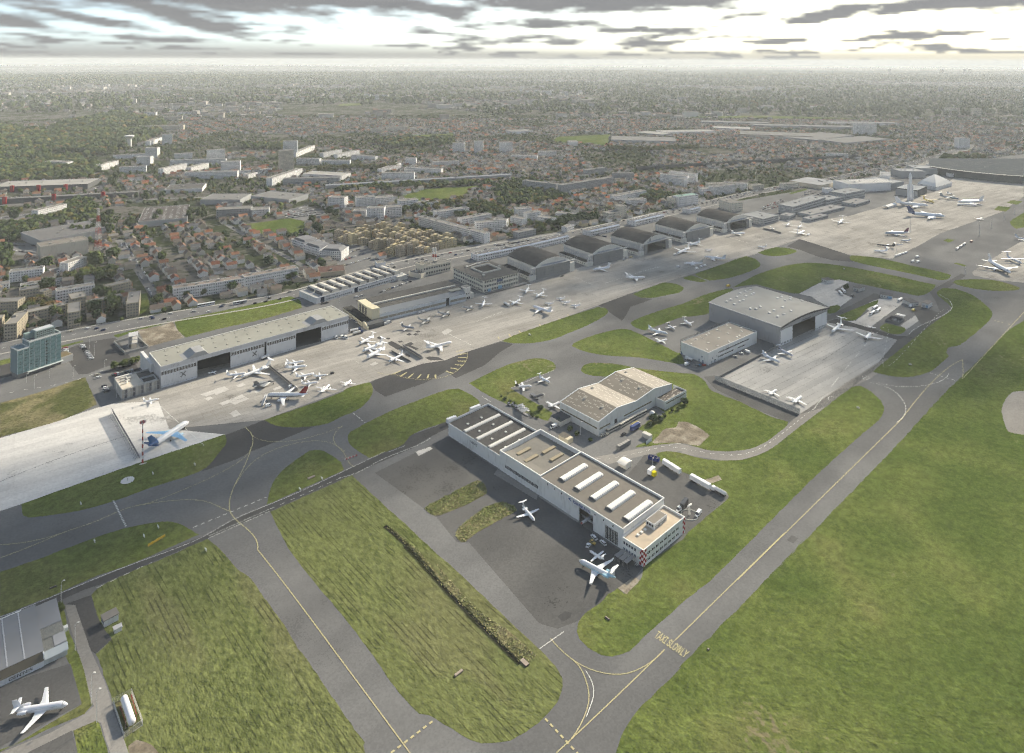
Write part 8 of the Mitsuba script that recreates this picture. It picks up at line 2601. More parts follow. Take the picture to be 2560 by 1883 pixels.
parapet(F, b, 0, F.length, 0, 34, 0, 2.2, .5, (0.36, 0.36, 0.34))
entry(t.key, b, 'weathered')
# stepped tan estate
t = Thing('stepped_estate', 'dense stepped estate of tan and yellow cubic flats', 'housing estate')
F = Frame(at('4', 430, 650), at('4', 810, 545))
rng = random.Random(8)
ws = Build()
for i in range(8):
    for j in range(13):
        s, d = i * 12.2 + rng.uniform(-1, 1) - 8 * (j > 8), j * 12.0 + rng.uniform(-1, 1)
        if rng.random() < .2:
            continue
        h = rng.choice((6, 9, 9, 12, 14))
        w, q = rng.uniform(8, 11.5), rng.uniform(8, 11.5)
        col = np.array(rng.choice([(0.40, 0.34, 0.21), (0.36, 0.31, 0.22), (0.44, 0.385, 0.25), (0.32, 0.28, 0.22)])) * rng.uniform(.9, 1.1)
        b = Build(col)
        F.box(b, s, s + w, d, d + q, 0, h)
        F.box(b, s + .4, s + w - .4, d + .4, d + q - .4, h, h + .06, (0.24, 0.225, 0.20))
        F.box(b, s, s + w * .5, d, d + q * .5, h, h + 2.6, col * 1.05)
        t.part('block', b, 'weathered')
        F3 = Frame(F.w([(s, d, 0)])[0], F.w([(s + w, d, 0)])[0])
        vquad(ws, F3, 'f', 0, .5, w - .5, 3, np.arange(1, h - 1.5, 2.9), 1.5, 1.4, (0.09, 0.085, 0.08))
        vquad(ws, F3, 'l', 0, .5, q - .5, 3, np.arange(1, h - 1.5, 2.9), 1.3, 1.4, (0.09, 0.085, 0.08))
t.part('window', ws, kind='stuff')
OPEN.append(Polygon(F.w([(-14, -6, 0), (106, -6, 0), (106, 164, 0), (-14, 164, 0)])[:, :2]))
# pylon, water tower, railway wall, far landmarks
k = name_of('radio_mast')
tag(k, 'red and white lattice radio mast rising among the trees', 'mast')
o = at('3', 645, 605)
oy_ = 400 + 322 / 2.6116 - ROLL * (645 / 2.6116 - CX)
hm = HEIGHT - (oy_ - CY) * o[1] / FOCAL
b = Build()
nb = 14
for i in range(nb):
    z0, z1 = hm * i / nb, hm * (i + 1) / nb
    c = (0.36, 0.07, 0.06) if (i // 2) % 2 else (0.55, 0.55, 0.54)
    r0, r1 = 5.0 * (1 - .72 * z0 / hm), 5.0 * (1 - .72 * z1 / hm)
    for q in range(4):
        a, e = q * np.pi / 2 + .4, (q + 1) * np.pi / 2 + .4
        p = lambda an, r, z: (o[0] + r * math.cos(an), o[1] + r * math.sin(an), z)
        tube(b, [p(a, r0, z0), p(a, r1, z1)], .22, 4, c)
        tube(b, [p(a, r0, z0), p(e, r1, z1)], .13, 3, c)
        tube(b, [p(e, r0, z0), p(a, r1, z1)], .13, 3, c)
        tube(b, [p(a, r1, z1), p(e, r1, z1)], .13, 3, c)
entry(k + '__lattice', b, 'paint')
b = Build((0.4, 0.4, 0.4))
tube(b, [(*o, hm), (*o, hm + 1)], 2.0, 10)
entry(k + '__platform', b, 'paint')
k = name_of('water_tower')
tag(k, 'white mushroom shaped water tower above the wood', 'water tower')
o = at('T', 568, 645)
b = Build((0.60, 0.60, 0.59))
tube(b, [(*o, z) for z in (0, 24, 27, 31, 34, 35)], [7, 7, 9, 13, 13.5, 12], 20)
entry(k, b, 'paint')
for t_, lab, h, w in (('T 1430,828 1700,812 2000,795 2246,778', 'pale railway viaduct before the sports field', 6, 12), ('U 550,748 820,730 1110,716', 'dark railway wall between the houses, nearer part', 8, 7), ('U 1130,716 1330,704 1520,694', 'dark railway wall between the houses, farther part', 8, 7)):
    P_ = pts(t_)
    k = name_of('viaduct')
    tag(k, lab, 'viaduct')
    b = Build()
    F = Frame(P_[0], P_[-1])
    col = (0.30, 0.31, 0.33) if 'pale' in lab else (0.055, 0.06, 0.065)
    F.box(b, 0, F.length, 0, w, 0, h, col)
    F.box(b, 0, F.length, -.3, 0, h - 1, h + .8, np.array(col) * 1.5)
    F.box(b, 0, F.length, w, w + .3, h - 1, h + .8, np.array(col) * 1.5)
    entry(k, b, 'weathered')
    OPEN.append(shapely.LineString(P_).buffer(w + 4))
FAR_COL = (0.16, 0.17, 0.19)
for x, yb, yt, w, shape, lab in ((1887, 330, 290, 9, 'tv', 'distant television tower with a wide head on the skyline'), (1985, 330, 300, 12, 'b', 'first of the two distant towers at the edge of the skyline'), (2008, 330, 300, 12, 'b', 'second of the two distant towers at the edge of the skyline'), (1655, 325, 299, 10, 'b', 'distant lone tower left of the television tower'), (1310, 330, 308, 14, 'b', 'distant broad tower on the ridge'), (677, 318, 300, 9, 'b', 'distant tower over the plain'), (251, 296, 286, 4, 'b', 'most distant thin tower on the horizon'), (390, 336, 326, 22, 'b', 'distant long block on the ridge')):
    o = at('U', x, yb)
    z0 = float(drop(o[1])) - 5
    s = o[1] / FOCAL / 1.7547
    h = (yb - yt) * s - z0 * 0
    k = name_of('far_tower')
    tag(k, lab, 'tower')
    b = Build(FAR_COL)
    if shape == 'tv':
        tube(b, [(*o, z0 + h * q) for q in (0, .45, .5, .62, .68, .74, 1.0)], [w * s * .22, w * s * .2, w * s * .5, w * s * .95, w * s * .7, w * s * .12, w * s * .04], 12)
    else:
        bx(b, -w / 2 * s, w / 2 * s, -10, 10, z0, z0 + h)
        b.v[-1] = b.v[-1] + [o[0], o[1], 0]
    entry(k, b, 'paint')

# ------------------------------------------------------------------ the town: parked cars, houses, trees
def clear(q, extra=()):
    """Which points (n, 2) stand on no road, yard or building."""
    u = shapely.union_all([*OPEN, *extra])
    shapely.prepare(u)
    return ~shapely.contains_xy(u, q[:, 0], q[:, 1])


rng = random.Random(31)


def car_row(zone, a, c, n, hd, group, where, fill=1.0):
    p, q = at(zone, *a), at(zone, *c)
    j = 0
    for i in range(n):
        if rng.random() > fill:
            continue
        o = p + (q - p) * (i + .5) / n
        car(o, hd if hd is not None else (q - p) * (1 if rng.random() < .8 else -1), f'{nth(j)} in {where}', group, near=False, rng=rng)
        j += 1


SD = at('3', 1060, 965) - at('3', 775, 520)
car_row('B7', (1365, 685), (1530, 925), 9, BLVD[2] - BLVD[1], 'cars in the tower car park', 'the middle row beside the green glass tower')
car_row('B7', (1085, 725), (1110, 830), 4, BLVD[2] - BLVD[1], 'cars in the tower car park', 'the short row against the glass tower')
car_row('B7', (1725, 1355), (1785, 1465), 4, H.s, 'cars beside the dry field', 'the row beside the dry field')
car_row('B7', (1610, 1160), (1650, 1245), 2, H.s, 'cars beside the dry field', 'the pair at the yard gate by the dry field')
car_row('B7', (1860, 1190), (2246, 1090), 10, H.d, 'cars beside the glazed annex', 'the row behind the glazed annex', .8)
for k_, (dx, w) in enumerate(((-14, 'left'), (14, 'right'))):
    car_row('3', (800 + dx, 540), (1050 + dx * 2, 930), 34, SD, 'cars along the side street', f'the line along the {("west", "east")[k_]} kerb of the side street', .72)
car_row('3', (1500, 430), (2000, 712), 22, None, 'cars along the straight street', 'the line along the straight street', .5)
for r, f in enumerate((.1, .3, .5, .7, .9)):
    car_row('3', (1840 + 40 * f, 345 + 42 * f), (2000 + 120 * f, 298 + 62 * f), 22, None, 'cars in the car park beyond the houses', f'the {nth(r)} row of the car park beyond the houses', .85)
for r, f in enumerate((.08, .28, .48, .68, .88)):
    car_row('4', (0 + 10 * f, 540 + 180 * f), (70 + 150 * f, 510 + 150 * f), 13, None, 'cars beside the stepped estate', f'the {nth(r)} row beside the stepped tan estate', .8)
for n_, (dz, w) in enumerate(((-9, 'near'), (-4, 'inner'), (4, 'far'))):
    P_ = BLVD
    g = np.gradient(P_, axis=0)
    g /= np.linalg.norm(g, axis=1, keepdims=True)
    Q = P_ + dz * np.stack([g[:, 1], -g[:, 0]], 1)
    d = np.concatenate([[0], np.cumsum(np.linalg.norm(np.diff(Q, axis=0), axis=1))])
    t, j = 60.0, 0
    while t < d[-1] - 300:
        o = np.array([np.interp(t, d, Q[:, 0]), np.interp(t, d, Q[:, 1])])
        i = min(np.searchsorted(d, t), len(Q) - 1)
        car(o, g[i] * (1 if n_ < 2 else -1), f'on the {w} lane of the boulevard, {nth(j)} along it', 'cars on the boulevard', near=False, rng=rng)
        j += 1
        t += rng.uniform(9, 55) if t < 900 else rng.uniform(7, 20)
bus(at('3', 1350, 952), BLVD[4] - BLVD[3], 'white city bus on the boulevard before the long white block', 17, (0.62, 0.63, 0.65))
bus(at('3', 1570, 938), BLVD[4] - BLVD[3], 'second white city bus farther along the boulevard', 14, (0.62, 0.63, 0.65))
van(at('3', 1800, 852), BLVD[4] - BLVD[3], 'white van parked before the end of the long white block')
for z_, a, c, n in (('B1', (0, 800), (380, 640), 30), ('B1', (20, 760), (350, 620), 30), ('B1', (100, 790), (520, 650), 34), ('B1', (650, 560), (900, 510), 16), ('B1', (720, 600), (950, 530), 14), ('B1', (700, 520), (800, 490), 8), ('3', (20, 560), (240, 560), 14), ('3', (40, 590), (250, 610), 14), ('3', (0, 385), (170, 362), 18), ('3', (610, 190), (710, 160), 12), ('B8', (1200, 205), (2100, 225), 60), ('B8', (1200, 235), (2100, 245), 60), ('H1', (0, 645), (560, 545), 22), ('H1', (1250, 470), (1500, 520), 10), ('H2', (0, 370), (160, 400), 16), ('C4', (700, 545), (860, 510), 5), ('C4', (330, 620), (420, 600), 2), ('C4', (1080, 470), (1480, 330), 12), ('B6', (1740, 370), (1850, 430), 7), ('U', (1150, 838), (1900, 690), 90), ('U', (1170, 842), (1920, 692), 90)):
    car_row(z_, a, c, n, None, 'cars in the outer car parks', f'a row of the outer car parks near sheet {z_}'.replace(f' near sheet {z_}', ', ' + {'B1': 'museum side', '3': 'warehouse side', 'B8': 'wood side', 'H1': 'workshop side', 'H2': 'hangar side', 'C4': 'workshop yard', 'B6': 'cream wing', 'U': 'dual carriageway'}[z_] + f' line at {int(a[0])}'.replace(f' line at {int(a[0])}', '')), .75)
entry('distant_cars', FAR_CARS, 'paint', kind='stuff', label='cars too far off to tell apart')

# --- houses
R_ = np.random.default_rng(77)
ROOFS = np.array([(0.115, 0.105, 0.10), (0.155, 0.125, 0.105), (0.225, 0.095, 0.060), (0.26, 0.135, 0.085), (0.14, 0.14, 0.145), (0.19, 0.175, 0.155)])
ROOFN = ['dark slate', 'brown', 'red tile', 'orange tile', 'grey', 'weathered tile']
WALLS = np.array([(0.50, 0.48, 0.43), (0.58, 0.57, 0.54), (0.40, 0.35, 0.27), (0.46, 0.40, 0.26), (0.60, 0.60, 0.58)])
WALLN = ['cream', 'white', 'tan', 'yellowish', 'white']


def house_arrays(o, ang, L, Wd, h, rise, wall, roof, hip=None):
    """Many gabled houses at once: (walls, roofs), each v (n, k, 3), f, colours."""
    n = len(o)
    c, s = np.cos(ang), np.sin(ang)

    def put(P):
        P = np.asarray(P)
        x = P[..., 0] * (L / 2)[:, None]
        y = P[..., 1] * (Wd / 2)[:, None]
        z = P[..., 2] * h[:, None] + P[..., 3] * rise[:, None] + drop(np.hypot(o[:, 0], o[:, 1]))[:, None]
        return np.stack([o[:, :1] + x * c[:, None] - y * s[:, None], o[:, 1:2] + x * s[:, None] + y * c[:, None], z], -1)

    wv = put(np.array([[-1, -1, 0, 0], [1, -1, 0, 0], [1, 1, 0, 0], [-1, 1, 0, 0], [-1, -1, 1, 0], [1, -1, 1, 0], [1, 1, 1, 0], [-1, 1, 1, 0], [-1, 0, 1, 1], [1, 0, 1, 1]])[None].repeat(n, 0))
    wf = np.array([[0, 1, 5], [0, 5, 4], [1, 2, 6], [1, 6, 5], [2, 3, 7], [2, 7, 6], [3, 0, 4], [3, 4, 7], [5, 6, 9], [7, 4, 8]])
    e = np.array([[-1.07, -1.13, 1, -.10], [1.07, -1.13, 1, -.10], [1.07, 0, 1, 1.05], [-1.07, 0, 1, 1.05], [1.07, 1.13, 1, -.10], [-1.07, 1.13, 1, -.10]])
    rv = put(e[None].repeat(n, 0))
    rf = np.array([[0, 1, 2], [0, 2, 3], [3, 2, 4], [3, 4, 5]])
    return (wv, wf, wall), (rv, rf, roof)


def pour(b, v, f, col):
    n, k = v.shape[:2]
    b.add(v.reshape(-1, 3), (f[None] + (np.arange(n) * k)[:, None, None]).reshape(-1, 3), np.repeat(col, k, 0))


ax36 = math.radians(36)
CA, SA = math.cos(ax36), math.sin(ax36)


def grid_points(y0, y1, step, jit, keep):
    r = y1 * 1.35
    k = np.arange(-int(r / step), int(r / step))
    I, J = np.meshgrid(k, k)
    u, v = I * step + R_.uniform(-jit, jit, I.shape), J * step * .82 + R_.uniform(-jit, jit, I.shape)
    x, y = u * CA - v * SA, u * SA + v * CA
    m = (y > y0) & (y <= y1) & (np.abs(x) < .78 * y + 60) & (R_.random(I.shape) < keep) & (I % 5 != 0) & (J % 9 != 0)
    return np.stack([x[m], y[m]], 1), I[m], J[m]


WOODS = [Polygon(pts(t)).buffer(0) for t in ('T -80,690 300,690 450,735 430,790 240,795 -80,800', 'T 250,560 520,505 720,545 690,600 560,650 440,690 230,690 100,650', 'T -80,560 250,590 330,690 -80,700', 'U 1870,700 2300,690 2300,735 1900,725', '4 840,290 1110,370 1090,400 850,330', '4 410,350 800,300 760,280 420,340', '4 1000,180 1250,130 1480,240 1300,290 1050,300', '3 200,440 620,400 640,300 520,260 200,400', '3 -60,420 240,425 250,540 -60,560', '3 -60,570 60,600 100,700 -60,720', '4 1900,200 2246,250 2246,275 1950,265', '4 0,180 1000,150 1000,170 0,205',
                                                 'S -300,196 640,192 900,200 640,206 -300,214', 'S 700,186 1600,178 1700,186 900,194', 'U 500,338 1400,330 1800,336 900,350', 'U 800,452 1090,450 1080,470 850,466', 'T 1040,640 1300,645 1240,660 1050,655', 'T 1640,620 1980,610 1990,640 1700,650', 'U 1500,345 2400,335 2400,360 1700,362', 'T 0,640 120,600 130,640 0,680')]
wood_u = shapely.union_all(WOODS)
shapely.prepare(wood_u)
hp, HI, HJ = grid_points(560, 3000, 17.0, 2.6, .84)
nz = meshkit.fbm(np.hstack([hp * .0035, np.zeros((len(hp), 1))]), 3, 5)
m = clear(hp) & ~shapely.contains_xy(wood_u, hp[:, 0], hp[:, 1]) & ((nz > .36) | (hp[:, 1] < 1100))
hp, HI, HJ = hp[m], HI[m], HJ[m]
n = len(hp)
o_ = np.argsort(np.linalg.norm(hp, axis=1))
hp, HI, HJ = hp[o_], HI[o_], HJ[o_]
wi, ri = R_.choice(5, n, p=[.28, .26, .18, .08, .20]), R_.choice(6, n, p=[.24, .24, .10, .12, .14, .16])
ang = ax36 + R_.choice([0, np.pi / 2], n, p=[.6, .4]) + R_.normal(0, .05, n)
hw, hr = house_arrays(hp, ang, R_.uniform(8.5, 13.5, n), R_.uniform(7, 9.5, n), R_.uniform(3.2, 6.2, n), R_.uniform(2.2, 3.6, n), WALLS[wi] * R_.uniform(.95, 1.25, (n, 1)), ROOFS[ri] * R_.uniform(.8, 1.2, (n, 1)))
NH = 290
for i in range(NH):
    k = name_of('house')
    street = 'west' if hp[i, 0] < -330 else 'middle' if hp[i, 0] < -180 else 'east'
    tag(k, f'{WALLN[wi[i]]} house with {ROOFN[ri[i]]} roof, {nth(i % 97)} nearest of the {("near", "middle", "deep")[i // 97]} {street} rows behind the boulevard', 'house', 'small houses behind the boulevard')
    for nm, (v, f, c), mt in (('wall', hw, 'weathered'), ('roof', hr, 'roofing')):
        b = Build()
        b.add(v[i], f, c[i])
        entry(f'{k}__{nm}', b, mt)
    b = Build()
    cx, cy = hp[i] + np.array([math.cos(ang[i]), math.sin(ang[i])]) * R_.uniform(1, 3)
    zt = hr[0][i, 2, 2]
    bx(b, cx - .35, cx + .35, cy - .35, cy + .35, zt - 1.2, zt + .9, (0.32, 0.19, 0.14))
    entry(k + '__chimney', b, 'paint')
b, b2 = Build(), Build()
pour(b, hw[0][NH:], hw[1], hw[2][NH:])
pour(b2, hr[0][NH:], hr[1], hr[2][NH:])
entry('town_houses__wall', b, 'paint', kind='stuff')
entry('town_houses__roof', b2, 'paint', kind='stuff')
labels['town_houses'] = {'kind': 'stuff', 'label': 'thousands of small houses of the suburb'}
# farther off: bigger blocks, then mere roofs
fp, _, _ = grid_points(3000, 13000, 52.0, 18, .62)
nz = meshkit.fbm(np.hstack([fp * .0012, np.zeros((len(fp), 1))]), 3, 8)
m = clear(fp) & ~shapely.contains_xy(wood_u, fp[:, 0], fp[:, 1]) & (nz > .43)
fp = fp[m]
n = len(fp)
big = R_.random(n) < .20
dist = np.linalg.norm(fp, axis=1)
gw = np.array([(0.46, 0.45, 0.42), (0.36, 0.34, 0.31), (0.54, 0.53, 0.51), (0.26, 0.25, 0.24)])[R_.integers(0, 4, n)] * R_.uniform(.7, 1.1, (n, 1))
gr = np.array([(0.13, 0.12, 0.12), (0.20, 0.18, 0.16), (0.30, 0.29, 0.28), (0.18, 0.11, 0.08)])[R_.integers(0, 4, n)] * R_.uniform(.8, 1.2, (n, 1))
hw2, hr2 = house_arrays(fp, ax36 + R_.choice([0, np.pi / 2], n) + R_.normal(0, .25, n), np.where(big, R_.uniform(30, 90, n), R_.uniform(12, 30, n)), np.where(big, R_.uniform(12, 30, n), R_.uniform(9, 14, n)), np.where(big, R_.uniform(8, 26, n), R_.uniform(4, 9, n)), np.where(big, .6, R_.uniform(2, 4, n)), gw, gr)
b, b2 = Build(), Build()
pour(b, *hw2)
pour(b2, *hr2)
entry('distant_town__wall', b, 'paint', kind='stuff')
entry('distant_town__roof', b2, 'paint', kind='stuff')
labels['distant_town'] = {'kind': 'stuff', 'label': 'roofs and walls of the distant suburbs'}

# --- trees
LEAF = np.array([(0.036, 0.050, 0.020), (0.048, 0.062, 0.022), (0.060, 0.072, 0.026), (0.030, 0.044, 0.020), (0.085, 0.080, 0.026), (0.090, 0.068, 0.030)]) * 1.35


def crown_mesh(seed, tall=1.0):
    """One leafy crown of unit radius: leaf clumps spread through lumps, on a darker core."""
    r = np.random.default_rng(seed)
    lumps = [np.array([0, 0, 0.0])] + [np.array([math.cos(a) * r.uniform(.35, .6), math.sin(a) * r.uniform(.35, .6), r.uniform(-.35, .5)]) for a in r.uniform(0, 6.28, 7)]
    V, C = [], []
    for L in lumps:
        k = 34
        d = r.normal(size=(k, 3))
        d /= np.linalg.norm(d, axis=1, keepdims=True)
        p = L + d * r.uniform(.28, .56, (k, 1))
        nrm = d + r.normal(0, .5, (k, 3)) + [0, 0, .45]
        nrm /= np.linalg.norm(nrm, axis=1, keepdims=True)
        u = np.cross(nrm, r.normal(size=(k, 3)))
        u /= np.linalg.norm(u, axis=1, keepdims=True)
        w = np.cross(nrm, u)
        s = r.uniform(.10, .20, (k, 1))
        V.append(np.stack([p - u * s - w * s * .7, p + u * s - w * s, p + u * s * .8 + w * s, p - u * s + w * s * .8], 1))
        C.append(r.uniform(.65, 1.35, k) * r.uniform(.85, 1.15))
    V = np.vstack(V)
    V[..., 2] *= tall
    return V.reshape(-1, 3), np.arange(len(V) * 4).reshape(-1, 4), np.repeat(np.concatenate(C), 4)


def core_mesh(seed, tall=1.0, sub=1):
    m = trimesh.creation.icosphere(sub, .62)
    v = np.array(m.vertices)
    v *= (.75 + .6 * meshkit.fbm(v * 1.9 + seed, 2, seed))[:, None]
    v[:, 2] *= tall
    return v, np.array(m.faces)


spots = []       # (x, y, radius, tall, colour, name, place)


def trees_in(txt, n, r, tall, cols, kind, place, seed):
    g = np.random.default_rng(seed)
    P = Polygon(pts(txt)).buffer(0)
    x0, y0, x1, y1 = P.bounds
    got = 0
    while got < n:
        p = np.array([g.uniform(x0, x1), g.uniform(y0, y1)])
        if shapely.contains_xy(P, *p):
            spots.append((p[0], p[1], g.uniform(*r), tall, LEAF[g.choice(cols)], kind, place))
            got += 1


def tree_line(txt, n, r, tall, cols, kind, place, seed):
    g = np.random.default_rng(seed)
    P = pts(txt)
    d = np.concatenate([[0], np.cumsum(np.linalg.norm(np.diff(P, axis=0), axis=1))])
    for t in np.linspace(0, d[-1], n):
        spots.append((np.interp(t, d, P[:, 0]) + g.normal(0, .8), np.interp(t, d, P[:, 1]) + g.normal(0, .8), g.uniform(*r), tall, LEAF[g.choice(cols)], kind, place))


tree_line('H1 665,385 850,385 1050,330 1350,305', 18, (5, 6.4), 1.1, [0, 3], 'round dark tree', 'the dense row by the boulevard', 1)
tree_line('H1 700,345 900,330 1100,290 1350,270', 16, (5, 6.4), 1.1, [0, 3], 'round dark tree', 'the back of the dense row by the boulevard', 2)
trees_in('3 425,812 780,785 760,735 560,740 440,780', 20, (4.5, 6.5), .95, [1, 2, 4], 'yellow green tree', 'the thicket below the white blocks', 3)
for x, y, r in ((625, 700, 11), (735, 650, 9), (300, 720, 9), (615, 1010, 8), (745, 995, 9), (370, 1035, 7), (635, 1048, 5), (660, 905, 7), (700, 900, 6), (310, 865, 9), (1335, 885, 4), (1222, 905, 4), (1523, 865, 6), (1795, 790, 6), (1925, 785, 5), (1885, 790, 4.5), (1030, 945, 6), (505, 1085, 5), (850, 445, 9), (2075, 470, 8), (2040, 420, 7), (2150, 360, 8), (2190, 375, 7), (95, 395, 9), (680, 470, 6), (950, 600, 5), (1060, 660, 6), (1760, 690, 7), (1110, 880, 5), (1680, 885, 3), (720, 370, 7), (1785, 850, 3), (2100, 700, 6)):
    spots.append((*at('3', x, y), r, 1.0, LEAF[[0, 1, 3][int(x) % 3]], 'round tree', 'the gardens along the boulevard'))
trees_in('3 130,990 360,990 350,930 200,935', 22, (3.2, 5), .9, [4, 5, 1], 'brownish autumn tree', 'the courtyard of the tan estate', 5)
for t_, n in (('3 1000,425 1060,425 1050,360 1005,360', 5), ('3 1222,400 1350,390 1350,340 1225,345', 9), ('3 650,390 700,520 760,500 700,400', 12), ('3 885,270 970,270 970,235 885,235', 6), ('3 420,505 700,500 690,470 430,475', 10), ('3 720,185 810,185 800,120 720,120', 10)):
    trees_in(t_, n, (3.4, 4.6), 1.9, [0, 1], 'tall poplar', 'the clumps among the warehouses', n + 40)
trees_in('3 440,345 640,330 630,275 450,290', 22, (4.5, 6.5), 1.0, [0, 1, 3], 'leafy tree', 'the belt behind the white hotel slab', 8)
trees_in('3 0,535 235,500 230,440 0,440', 34, (4.5, 7), 1.0, [0, 1, 3], 'leafy tree', 'the belt left of the grey roof', 9)
trees_in('3 -40,720 90,650 60,590 -40,600', 12, (6, 8), 1.0, [0, 3], 'dark leafy tree', 'the bank left of the windowless hall', 10)
trees_in('B5 20,1040 420,950 420,890 60,1000', 14, (2, 3), .9, [1, 2], 'small green tree', 'the hedge behind the glazed annex', 11)
tree_line('7 1060,242 1180,310 1300,385', 16, (.9, 1.7), .7, [1, 0], 'bush', 'the hedge along the grassy bank', 12)
for z_, x, y, r in (('C5', 195, 915, 2.6), ('C5', 1620, 880, 3.6), ('C5', 2090, 610, 3.0), ('C5', 660, 1170, 1.6), ('E1', 1800, 170, 2.6), ('C5', 450, 1090, 2.0), ('C5', 350, 1010, 2.0), ('C5', 1720, 860, 2.2), ('C5', 1780, 800, 1.6), ('C5', 1990, 700, 1.8), ('C5', 1900, 720, 1.5), ('C5', 1560, 930, 1.8), ('B2', 735, 270, 3.6), ('9', 400, 480, 1.6), ('9', 415, 500, 1.4)):
    spots.append((*at(z_, x, y), r, .85, LEAF[1 if r < 2.2 else 3], 'bush', 'the yards of the airfield'))
for z_, t_, n, s_ in (('4', '4 850,330 1100,375 1090,320 860,295', 40, 13), ('4', '4 410,355 800,310 790,280 430,330', 34, 14), ('4', '4 945,470 1090,450 1080,430 950,445', 8, 15), ('H1', 'H1 380,440 640,500 620,400 400,380', 10, 16), ('4', '4 760,380 880,400 880,370 780,360', 6, 17)):
    trees_in(t_, n, (4.5, 6.5), 1.1, [0, 1, 2, 4], 'leafy tree', ('the belt behind the stepped estate', 'the strip below the pale tower blocks', 'the gaps between the white slabs', 'the garden by the grey office strip', 'the corner of the white terraces')[s_ - 13], s_)
tree_line('T 1400,755 1560,748 1740,742', 40, (5, 6.5), 1.3, [4, 2], 'yellow poplar', 'the far yellow avenue', 18)
tree_line('U 420,660 620,668 815,655', 44, (6, 8), 1.2, [4, 2], 'yellow tree', 'the row before the broad grey hall', 19)
S_t = np.array([(a[0], a[1], a[2], a[3], *a[4]) for a in spots])
order = np.argsort(np.linalg.norm(S_t[:, :2], axis=1))
VAR = [crown_mesh(s, 1.0) for s in range(6)]
CORE = [core_mesh(s) for s in range(6)]
NT, count_ = 295, {}
FAR_T = Build()
for n_, i in enumerate(order):
    x, y, r, tall = S_t[i, :4]
    col, kind, place = S_t[i, 4:], spots[i][5], spots[i][6]
    v, f, c = VAR[n_ % 6]
    a = n_ * 2.4
    R = np.array([[math.cos(a), -math.sin(a), 0], [math.sin(a), math.cos(a), 0], [0, 0, 1]])
    zc = r * tall * .95 + (0 if 'bush' in kind else 1.2)
    sc = np.array([r, r, r * tall])
    b = Build()
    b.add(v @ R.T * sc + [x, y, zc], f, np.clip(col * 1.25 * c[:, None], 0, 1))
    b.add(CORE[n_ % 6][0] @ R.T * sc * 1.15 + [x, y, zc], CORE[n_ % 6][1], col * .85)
    if n_ >= NT:
        for q in range(len(b.v)):
            FAR_T.add(b.v[q], b.f[q] - b.f[q].min(), b.c[q])
        continue
    k = name_of('shrub' if 'bush' in kind else 'tree')
    j = count_[place] = count_.get(place, -1) + 1
    tag(k, f'{kind}, {nth(j)} nearest in {place}', 'bush' if 'bush' in kind else 'tree', 'trees of ' + place)
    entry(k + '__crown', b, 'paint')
    if 'bush' not in kind:
        b = Build((0.07, 0.055, 0.04))
        tube(b, [(x, y, 0), (x, y, zc)], [.12 + r * .05, r * .03], 6)
        entry(k + '__trunk', b, 'paint')
if FAR_T.v:
    entry('far_trees', FAR_T, 'paint', kind='stuff', label='trees of the avenues too far off to tell apart')


def blobs(P, r, cols, sub, seed, lumps):
    """Many far trees: each a few rough lumps."""
    g = np.random.default_rng(seed)
    b = Build()
    m = trimesh.creation.icosphere(sub, 1.0) if sub else trimesh.creation.icosahedron()
    v0, f0 = np.array(m.vertices), np.array(m.faces)
    n = len(P)
    z0 = drop(np.hypot(P[:, 0], P[:, 1]))
    for L in range(lumps):
        off = g.normal(0, .45, (n, 2)) * r[:, None] * (lumps > 1)
        rr = r * g.uniform(.55, .9, n) if lumps > 1 else r
        v = v0[None] * rr[:, None, None] * g.uniform(.72, 1.28, (n, len(v0), 1)) * [1, 1, .95]
        v[..., :2] += (P + off)[:, None, :]
        v[..., 2] += (z0 + rr * .9 + g.uniform(0, .5, n) * r)[:, None]
        pour(b, v, f0, cols * g.uniform(.7, 1.35, (n, 1)))
    return b


def scatter(polys, step, seed):
    g = np.random.default_rng(seed)
    out = []
    for P in polys:
        x0, y0, x1, y1 = P.bounds
        s = step(y0 + (y1 - y0) / 2)
        n = int((x1 - x0) * (y1 - y0) / s**2)
        q = np.stack([g.uniform(x0, x1, n), g.uniform(y0, y1, n)], 1)
        out.append(q[shapely.contains_xy(P, q[:, 0], q[:, 1])])
    return np.vstack(out)


g = np.random.default_rng(91)
q = scatter(WOODS, lambda y: float(np.clip(y * .0062, 7.5, 60)), 3)
q = q[clear(q)][:32000]
dq = np.linalg.norm(q, axis=1)
entry('woods', blobs(q, np.clip(dq * .0042, 4.5, 26) * g.uniform(.8, 1.2, len(q)), LEAF[g.choice(6, len(q), p=[.30, .25, .13, .2, .08, .04])], 0, 4, 3), 'paint', kind='stuff', label='dark woods between the housing estates')
q, _, _ = grid_points(560, 3200, 12.0, 6.0, .60)
nz = meshkit.fbm(np.hstack([q * .005, np.zeros((len(q), 1))]), 3, 15)
q = q[clear(q) & (nz > .33)][:34000]
entry('garden_trees', blobs(q, g.uniform(2.0, 5.0, len(q)), LEAF[g.choice(6, len(q), p=[.28, .25, .15, .2, .07, .05])], 0, 5, 2), 'paint', kind='stuff', label='trees scattered through the gardens of the suburb')
q, _, _ = grid_points(3200, 14000, 58.0, 28, .62)
q = q[clear(q)]
nz = meshkit.fbm(np.hstack([q * .0011, np.zeros((len(q), 1))]), 3, 18)
q = q[nz > .40]
q = np.vstack([q + g.normal(0, 24, q.shape) for _ in range(2)])
entry('distant_trees', blobs(q, g.uniform(7, 17, len(q)), LEAF[g.choice(4, len(q))], 0, 6, 1), 'paint', kind='stuff', label='dark tree cover of the distant suburbs')
